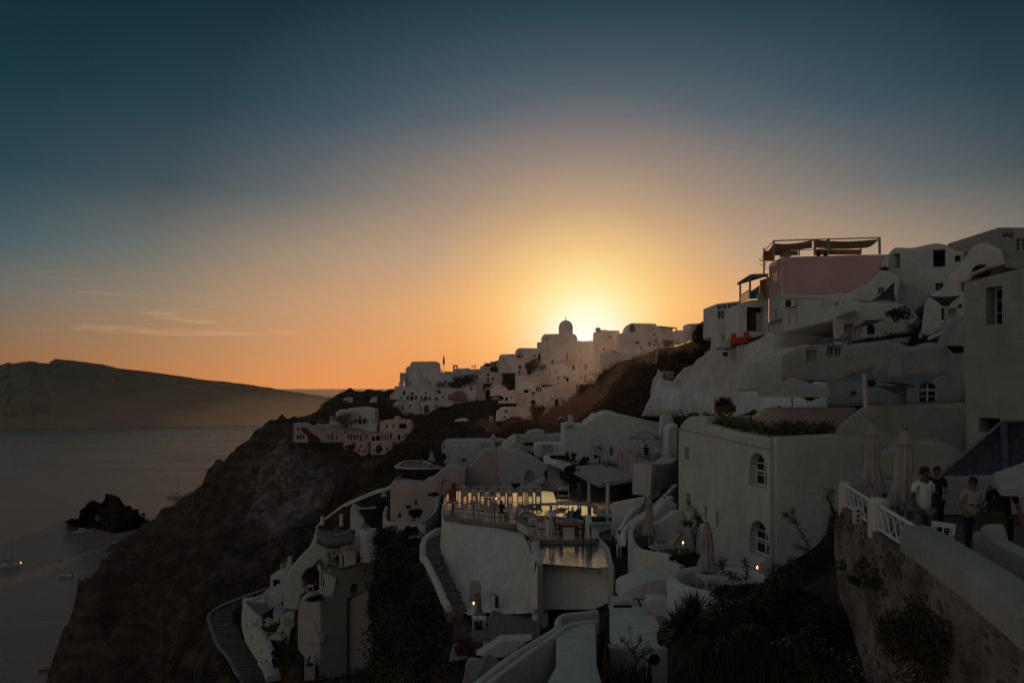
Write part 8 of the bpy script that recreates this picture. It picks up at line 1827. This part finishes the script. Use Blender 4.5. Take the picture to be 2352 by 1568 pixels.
bc(Z11,-330,1230,64,260,200,'large round dark bush on the slope left of the cliff stair'.replace('left of','below'),7500,.17,'foliage_dry',63); bc(Z11,-200,640,72,150,130,'loose dark shrub near the head of the cliff stair',3000,.16,'foliage_dry',64); bc(Z11,-40,1560,52,150,130,'dark shrub at the foot of the cliff stair',2800,.14,'foliage_dry',65)
T = bc(Z18,1450,500,101.5,170,34,'dark clipped hedge hanging below the court rim',2600,.16,'foliage',66,name='hedge'); bc(Z17,2020,700,103,34,40,'red flowering pot plant on the sagging terrace',300,.14,'flower_red',67,name='pot_plant'); bc(Z18,1420,1335,101.3,50,22,'dark plants on the boxy buttress ledge',400,.14,'foliage',68)
bc(Z18,480,760,130,60,90,'dark shrub at the inner bend of the cobbled path',1500,.2,'foliage_dry',69); bc(Z18,1000,1190,108,100,80,'green bush below the lowest western parasol',2400,.2,'foliage',70); bc(Z18,960,1320,107,60,60,'dark bush beside the long stepped ledge',1200,.18,'foliage_dry',71); bc(Z18,1420,240,106,90,60,'dark shrub with an arch shape at the court',700,.18,'foliage',73)
spiky('small agave cluster catching light above the gully',pt(*Z17(2290,300),95),24,1.1,.12,'agave',9)
# upper right plants
def plant_bed(label,Zp,a,b,Y0,Y1,n,hgt,s,mat,seed,wd=.8,flower=None):
    rnd = random.Random(seed); A,B = pt(*Zp(*a),Y0),pt(*Zp(*b),Y1); T = thing('plant_bed',label,'plants',A); m = MB(); mf = MB()
    for i in range(n):
        t = rnd.random(); p = A.lerp(B,t)+Vector((rnd.uniform(-.1,.1),rnd.uniform(0,wd),0)); hh = hgt*rnd.uniform(.3,1.1)*(.7+.5*noise.noise(p*1.3)); 
        for j in range(9):
            q = p+Vector((rnd.gauss(0,s*1.1),rnd.gauss(0,s),hh*rnd.uniform(.25,1))); v = Vector((rnd.gauss(0,1),rnd.gauss(0,1),rnd.gauss(.3,.7))).normalized(); w = v.orthogonal().normalized(); l = s*rnd.uniform(.6,1.3)
            (mf if flower and rnd.random() < .3 else m).add([q,q+v*l*.5+w*l*.35,q+v*l,q+v*l*.5-w*l*.35],[(0,1,2,3)])
    m.build('foliage',mat,T)
    if flower: mf.build('flowers',flower,T)
    return T
plant_bed('dense green succulents along the roof edge of the tall block, candle among them',Z7,(830,1095),(1640,1238),42.5,34.5,330,.75,.13,'foliage_light',81,.9); 
plant_bed('second run of green succulents along the short roof edge facing the viewer',Z7,(1640,1238),(2330,1225),34.3,36.6,300,.85,.13,'foliage_light',82,.8)
plant_bed('red flowers in the bed before the pale suite doors',Z6,(170,1575),(560,1520),52,52,120,.35,.12,'foliage',83,.5,'flower_red'); plant_bed('red geraniums around the urn on the flower terrace',Z6,(590,1515),(1080,1460),51,49,160,.45,.12,'foliage',84,.5,'flower_red')
def urn():
    c = pt(*Z6(815,1482),51); r = px(68*.1813,51); T = thing('white_urn','squat white urn holding a dark bonsai-like plant','urn',c); MB().lathe((0,0,0),[(r*.7,0),(r*.98,.35),(r,.7),(r*.92,.95),(r*.96,1.0),(r*.8,1.02)],18).build('pot','limewash_dim',T,True,smooth=50)
    leaf_cloud(c+Vector((0,0,1.5)),(.85,.6,.5),700,.16,91).build('foliage','foliage',T)
urn()
bc(Z5,1870,1172,70,55,24,'dark bush on the slanting wall below the air conditioner',300,.2,'foliage',92); bc(Z6,590,620,58,45,20,'tuft of dry growth where the humps meet the pink wall',160,.18,'foliage_dry',93)
bc(Z8,-20,840,45,150,80,'dark red bougainvillea panel under the white parasol',2600,.16,'flower_red',94)
def cart():
    c = pt(*Z7(1045,992),41); T = thing('flower_cart','old wooden handcart with spoked wheels planted with tall grass','cart',c); P = lambda x,y,d=0: pt(*Z7(x,y),41+d)
    m = MB(); m.bar(P(940,920),P(1150,905),.75,.35); m.build('box','wood',T)
    for d,x in ((-.45,1105),(.5,1020)):
        w = MB(); cc = P(x,950,d); r = px(38*.1943,41); w.tube([cc+Vector((r*math.cos(2*PI*k/16),0,r*math.sin(2*PI*k/16))) for k in range(17)],.035,5)
        for k in range(8): w.bar(cc,cc+Vector((r*math.cos(PI*k/4),0,r*math.sin(PI*k/4))),.03)
        w.build('wheel','wood',T)
    m = MB(); m.bar(P(975,968,-.3),P(830,996,-.3),.06); m.bar(P(975,968,.3),P(840,992,.3),.06); m.build('handle','wood',T)
    rnd = random.Random(5); m = MB(); b = P(1035,890)
    for k in range(260):
        q = b+Vector((rnd.gauss(0,.17),rnd.gauss(0,.12),0)); v = Vector((rnd.gauss(0,.28),rnd.gauss(0,.3),1)).normalized()*rnd.uniform(.5,1.05)*.62; sd = Vector((.025,0,0)); m.add([q-sd,q+sd,q+v],[(0,1,2)])
    m.build('grass','foliage_dry',T); leaf_cloud(b+Vector((0,0,.0)),(.45,.25,.2),260,.09,6).build('foliage','foliage_dry',T)
cart()
sprig('climbing bougainvillea on the tall block beside the covered parasol',[[pt(*Z12(820,1010),37),pt(*Z12(835,850),37),pt(*Z12(800,720),37.2),pt(*Z12(830,610),37)],[pt(*Z12(835,1010),36.9),pt(*Z12(850,780),36.9),pt(*Z12(870,640),36.8),pt(*Z12(770,500),37)],[pt(*Z12(800,720),37),pt(*Z12(730,710),37)],[pt(*Z12(850,640),36.8),pt(*Z12(895,690),36.6)]],260,.075,'foliage',7,'climber')
bc(Z12,600,1055,37.6,36,26,'red flowering plant in the crook of the deck wall',260,.08,'flower_red',97,name='pot_plant')
# garden in front of the tall block
GB = [((2300-2300)+0,0)]
for i,(x,y,Y,rx,ry,n,s,mat,lb,fl) in enumerate(((1150,1000,22.5,520,300,19000,.085,'foliage','broad dark bush filling the garden bed between roof and rubble wall','flower_red'),(1900,780,20.5,330,400,15000,.085,'foliage','tall dark bougainvillea bush against the rubble wall','flower_red'),(1480,560,24.5,330,95,6000,.085,'foliage','dark shrub fringe along the round terrace',None),(2080,1350,17,430,320,12000,.075,'foliage','dark bush with scattered pale blossoms low by the rubble wall','flower_pale'),(1050,1420,20.5,330,190,7000,.085,'foliage','low dark shrub at the foot of the yucca',None),(1680,1300,18.5,430,260,10000,.075,'foliage','nearest dark shrub above the reed clump','flower_pale'),(1600,900,21.5,420,300,12000,.085,'foliage','dark middle bush joining the bougainvillea to the broad bush',None),(2480,1050,18.6,400,420,13000,.08,'foliage','tall dark shrub pressed into the wall corner below the railing piers',None),(2560,1480,15.5,330,330,9000,.065,'foliage','dark creeper at the very foot of the rubble wall','flower_pale'),(1250,1250,19.5,420,240,9000,.08,'foliage','dark shrub between yucca and reed clump',None))):
    f = .2072; c = pt(*Z16(x,y),Y); bush(lb,c,(px(rx*f,Y)*.82,px(rx*f,Y)*.6,px(ry*f,Y)*.82),n,s,mat,100+i,flower=fl,fn=n//32)
def reeds(label,Z,x0,x1,y,Y,n,h,seed,mat='foliage_reed'):
    rnd = random.Random(seed); T = thing('reed_clump',label,'grass clump',pt(*Z((x0+x1)/2,y),Y)); m = MB()
    for k in range(n):
        p = pt(*Z(rnd.uniform(x0,x1),y),Y+rnd.uniform(-.8,.8)); hh = h*rnd.uniform(.5,1.1); d = Vector((rnd.gauss(0,.16),rnd.gauss(0,.16),1)).normalized(); q = p+d*hh*.6; t = p+d*hh+Vector((rnd.gauss(0,.12),0,-.05)); w = Vector((.022,0,0)); m.add([p-w,p+w,q+w*.8,q-w*.8,t],[(0,1,2,3),(3,2,4)])
    m.build('blades',mat,T)
reeds('tall green reed clump at the picture foot before the dark bushes',Z16,950,1950,1640,16.5,900,1.0,3); reeds('spiky grass tuft at the foot of the flat roof front',Z15,1690,2230,1620,24.5,120,.95,4,'foliage_dry')
spiky('big yucca spreading over the flat roof edge',pt(*Z16(800,1000),20.3),150,px(360*.2072,20.3),.07,'agave',11,'yucca',.25,.9,.2); spiky('yucca head pointing up behind the big yucca',pt(*Z16(930,820),20.8),130,px(310*.2072,20.8),.065,'agave',12,'yucca',.35,.9,.1)
spiky('small palm-like spikes behind the lattice railing pier',pt(*Z13(200,1480),21),70,px(120*.2072,21),.03,'agave',13,'yucca',.2,.4); spiky('spiky tuft hanging on the wall corner by the pier',pt(*Z13(240,1310),20.6),40,.6,.028,'agave',14,'yucca',.2,.2)
P12 = lambda x,y,Y: pt(*Z12(x,y),Y)
sprig('long arching bougainvillea cane against the tall block',[[P12(2010,1080,24),P12(1930,880,24.4),P12(1840,720,24.7),P12(1795,570,25)],[P12(1850,730,24.7),P12(1780,650,24.8),P12(1720,620,25)]],150,.06,'foliage',21,'shrub','flower_red')
sprig('short leafy canes rising by the corner of the round terrace',[[P12(1330,1270,26),P12(1350,1170,26),P12(1330,1070,26)],[P12(1120,1210,27),P12(1100,1130,27),P12(1110,1080,27)],[P12(1300,1260,26),P12(1200,1230,26.5),P12(1190,1200,27)]],160,.07,'foliage',22)
sprig('canes leaning toward the corner candle',[[P12(1900,1250,23),P12(1750,1180,23.5),P12(1640,1130,24)],[P12(1950,1200,23),P12(1840,1110,23.4),P12(1770,1070,23.8)],[P12(1850,1290,23),P12(1660,1230,23.6),P12(1580,1180,24)]],180,.06,'foliage',23,'shrub','flower_red')
sprig('rosy bougainvillea spray near the rubble wall corner',[[P12(2000,1000,22),P12(1900,960,22.2),P12(1830,940,22.4)],[P12(2080,900,22),P12(2160,780,22),P12(2180,430,22.2)],[P12(2170,520,22),P12(2140,450,22.1),P12(2210,380,22.2)]],110,.055,'foliage',24,'shrub','flower_red')
def wall_plants():
    W_ = lambda x,y,d=-.08: PW.w(PW.sz(Z14(x,y)),d)
    for i,(x,y,rx,rz,n) in enumerate(((900,470,.55,.35,1500),(730,560,.3,.12,350),(580,405,.25,.12,300))):
        c = W_(x,y,-.1); bush(('dark caper bush rooted in the rubble wall','thin caper sprays beneath the dark caper bush','small caper tuft near the rubble wall corner')[i],c,(.16,rx,rz),n,.05,'foliage',130+i,stem=False)
    c = W_(1400,1130,-.3); bush('large dry broom bush hanging on the rubble wall',c,(.35,1.0,.75),6500,.055,'foliage_dry',140,stem=False)
wall_plants()
sprig('bare little tree with sparse leaves before the flat roof front',[[pt(*Z16(270,1480),25.5),pt(*Z16(290,1350),25.5),pt(*Z16(250,1180),25.5),pt(*Z16(210,950),25.5)],[pt(*Z16(290,1350),25.5),pt(*Z16(360,1230),25.4),pt(*Z16(430,1120),25.4)],[pt(*Z16(262,1250),25.5),pt(*Z16(180,1130),25.6),pt(*Z16(130,1060),25.6)],[pt(*Z16(300,1330),25.4),pt(*Z16(400,1220),25.3),pt(*Z16(470,1200),25.3)],[pt(*Z16(270,1200),25.5),pt(*Z16(330,1110),25.5),pt(*Z16(340,1050),25.5)]],75,.06,'foliage',25,'bare_tree')
for i,x in enumerate((97,182)):
    c = pt(*Z15(x,1248),42.6); T = thing('flower_pot',('smaller red flower pot on the curved ledge','larger red flower pot on the curved ledge')[i],'flower pot',c); r = .35+.15*i; MB().lathe((0,0,0),[(r*.6,0),(r*.9,.35+.1*i),(r,.4+.1*i),(r*.85,.42+.1*i)],14).build('pot','dark_bank',T,True,smooth=50); leaf_cloud(c+Vector((0,0,.65)),(.4,.4,.3),260,.1,150+i).build('foliage','flower_red',T)
# scrub over the slopes (uncountable)
def scrub():
    def inside(x, y, ol):
        c = False
        for (a,b),(p,q) in zip(ol, ol[1:]+ol[:1]):
            if (b > y) != (q > y) and x < (p-a)*(y-b)/(q-b)+a: c = not c
        return c
    bxs = [(min(q[0] for q in ol),max(q[0] for q in ol),min(q[1] for q in ol),max(q[1] for q in ol),ol) for ol,_ in CARVE]
    rnd = random.Random(11); m = MB(); regs = [((420,1000,1060,1180),1500),((900,930,1330,1070),2400),((1150,840,1640,1010),2400),((900,920,1330,1010),1600),((180,1150,900,1568),2600),((680,900,930,1010),300),((330,1200,560,1568),500),((840,1180,1060,1568),700),((1300,780,1650,960),900)]
    for (a,b,c,d),n in regs:
        for _ in range(n):
            u,v = rnd.uniform(a,c),rnd.uniform(b,d); g = ground(u,v)
            if g is None or g.z < 6 or g.y > 470: continue
            if noise.noise(g*.045) < -.12 or any(x0 < u < x1 and y0 < v < y1 and inside(u,v,ol) for x0,x1,y0,y1,ol in bxs): continue
            s = rnd.uniform(.5,1.6)*(.6+g.y/300)
            for j in range(34):
                q = g+Vector((rnd.gauss(0,s*.5),rnd.gauss(0,s*.5),abs(rnd.gauss(0,s*.3)))); v_ = Vector((rnd.gauss(0,1),rnd.gauss(0,1),rnd.gauss(.4,.6))).normalized(); w = v_.orthogonal().normalized(); l = s*rnd.uniform(.13,.34)
                m.add([q-w*l*.3,q+w*l*.3,q+v_*l],[(0,1,2)])
    tag(m.build('scrub','foliage_dry'),'low dry scrub covering the dark slopes','ground cover',None,'stuff')
scrub()
# ---------------------------------------------------------------- boats and the chapel on the islet
def S2(x,y): u,v = Z2(x,y); return pt(u,v,yz(v,0))
def hull(L,W,Hh,bow=.5,n=9):
    m = MB(); rows = []
    for i in range(n):
        t = i/(n-1); w = W/2*(1-max(0,(t-.45)/.55)**2*.97)*(.9 if i == 0 else 1); sh = Hh*(1+.35*t*t); y = -L/2+L*t
        rows.append([(-w,y,sh),(-w*.85,y,Hh*.3),(-w*.35,y-.0,-.25),(w*.35,y,-.25),(w*.85,y,Hh*.3),(w,y,sh)])
    vs = [p for r in rows for p in r]; k = 6
    m.add(vs,[(i*k+j,i*k+j+1,(i+1)*k+j+1,(i+1)*k+j) for i in range(n-1) for j in range(k-1)]+[tuple(range(k))[::-1]]+[(i*k,(i+1)*k,(i+1)*k+5,i*k+5) for i in range(n-1)])
    return m
def shift(m,d): m.v = [tuple(Vector(p)+Vector(d)) for p in m.v]; return m
def catamaran(label,p,rz,L,W,mast,crowd=0,lights=False):
    T = thing('catamaran',label,'boat',p,rz)
    for s in (-1,1): shift(hull(L,W*.24,1.5),(s*W*.36,0,0)).build('hull','boat_hull',T,True,smooth=50)
    MB().box((0,-.5,1.55),(W*.8,L*.72,.3)).build('deck','boat_hull',T,True)
    MB().box((0,-.3,2.25),(W*.55,L*.33,1.1),taper=.78).build('cabin','boat_hull',T,True); MB().box((0,-.3,2.3),(W*.56,L*.335,.4),taper=.9).build('window','window_glass',T,True)
    MB().tube([(0,.8,1.5),(0,.6,mast)],[.12,.07],6).build('mast','dark_metal',T,True)
    MB().tube([(0,.7,3.4),(0,-L*.42,3.6)],[.28,.2],6).build('boom','dark_canvas',T,True)
    m = MB()
    for a,b in (((0,.6,mast),(0,L*.5,1.8)),((0,.6,mast*.98),(0,-L*.5,1.8)),((0,.6,mast*.9),(W*.42,0,1.7)),((0,.6,mast*.9),(-W*.42,0,1.7))): m.tube([a,b],.035,4)
    m.build('rigging','dark_metal',T,True)
    if crowd:
        m = MB(); rnd = random.Random(2)
        for k in range(crowd): x,y = rnd.uniform(-W*.38,W*.38),rnd.uniform(-L*.38,L*.4); m.ball((x,y,2.0),(.24,.24,.4),6,4); m.ball((x,y,2.5),.13,6,4)
        m.build('passengers','maroon_wash',T,True)
    if lights: 
        m = MB(); [m.ball((W*.36*s,L*.47,1.9-k*.5),.22,6,4) for s in (-1,1) for k in range(1)]; m.build('lights','boat_light',T,True)
    return T
p = S2(1275,233); catamaran('tall masted sailing catamaran crowded with passengers off the headland',p,R(-72),px(138*.32,p.y),7,px(180*.32,p.y),26)
p = S2(78,735); catamaran('moored catamaran with a glowing stern light close to the frame edge'.replace(' close to the frame edge',''),p,R(-58),px(118*.32,p.y)*1.1,5.6,px(185*.32,p.y),0,True)
def motor(label,p,rz,L,W,mat='boat_hull',cab=True,name='motor_boat',extra=None):
    T = thing(name,label,'boat',p,rz); hull(L,W,L*.09+.2).build('hull',mat,T,True,smooth=50); MB().box((0,-L*.05,L*.09+.1),(W*.82,L*.8,.1)).build('deck','boat_dark' if mat != 'boat_orange' else mat,T,True)
    if cab:
        MB().box((0,-L*.04,L*.09+.2+L*.045),(W*.7,L*.45,L*.10),taper=.8).build('cabin',mat,T,True); MB().box((0,-L*.02,L*.09+.25+L*.06),(W*.66,L*.42,L*.035),taper=.9).build('window','window_glass',T,True)
    if extra == 'flybridge': MB().box((0,-L*.12,L*.26),(W*.55,L*.3,L*.03)).build('roof',mat,T,True); MB().tube([(0,-L*.15,L*.2),(0,-L*.2,L*.42)],.08,5).build('mast','pale_metal',T,True)
    if extra == 'outboard':
        MB().box((0,-L*.5,L*.12),(W*.3,.5,.9),taper=.8).build('outboard','boat_dark',T,True); m = MB(); [m.tube([(s*W*.3,L*.05,.6),(s*W*.28,L*.0,1.7)],.04,5) for s in (-1,1)]; m.box((0,0,1.72),(W*.66,1.0,.06)); m.build('shade','boat_dark',T,True)
    return T
motor('white motor yacht with a flybridge below the islet',S2(600,492),R(-68),px(125*.32,S2(600,492).y),4.2,extra='flybridge'); motor('small pale launch between the islet and the shore',S2(848,565),R(-88),px(66*.32,S2(848,565).y),2.3); motor('grey rigid inflatable boat with a black outboard',S2(470,806),R(88),px(104*.32,S2(470,806).y),2.6,cab=False,extra='outboard',name='inflatable_boat'); motor('small orange wooden boat lowest in the bay',S2(336,1476),R(-80),px(98*.32,S2(336,1476).y),2.3,'boat_orange',False,'rowing_boat')
motor('tiny dark skiff in open water between the catamaran and the islet',S2(430,691),R(80),px(20*.32,S2(430,691).y),1.0,'boat_dark',False,'skiff')
T = thing('mooring_buoy','tiny pale buoy off the islet','buoy',S2(780,535)); MB().ball((0,0,.2),.45,8,6).build('float','boat_hull',T,True,smooth=180); MB().tube([(0,0,.5),(0,0,1.5)],.05,5).build('staff','pale_metal',T,True)
T = thing('sea_rock','small round rock standing off the islet tip','rock',S2(1027,366)); m = MB().ball((0,0,.6),(1.9,1.7,1.5),10,7); m.v = [tuple(Vector(q)*(1+.25*noise.noise(Vector(q)*.9))) for q in m.v]; m.build('rock','brown_islet',T,True,smooth=180)
house('islet_chapel','tiny white chapel with a ledge on the dark islet',O(Z2,(684,404),(684,376),(690,366),(697,362),(703,368),(709,378),(710,404)),547,1.5,'grey_wood',r=.1,cat='chapel')
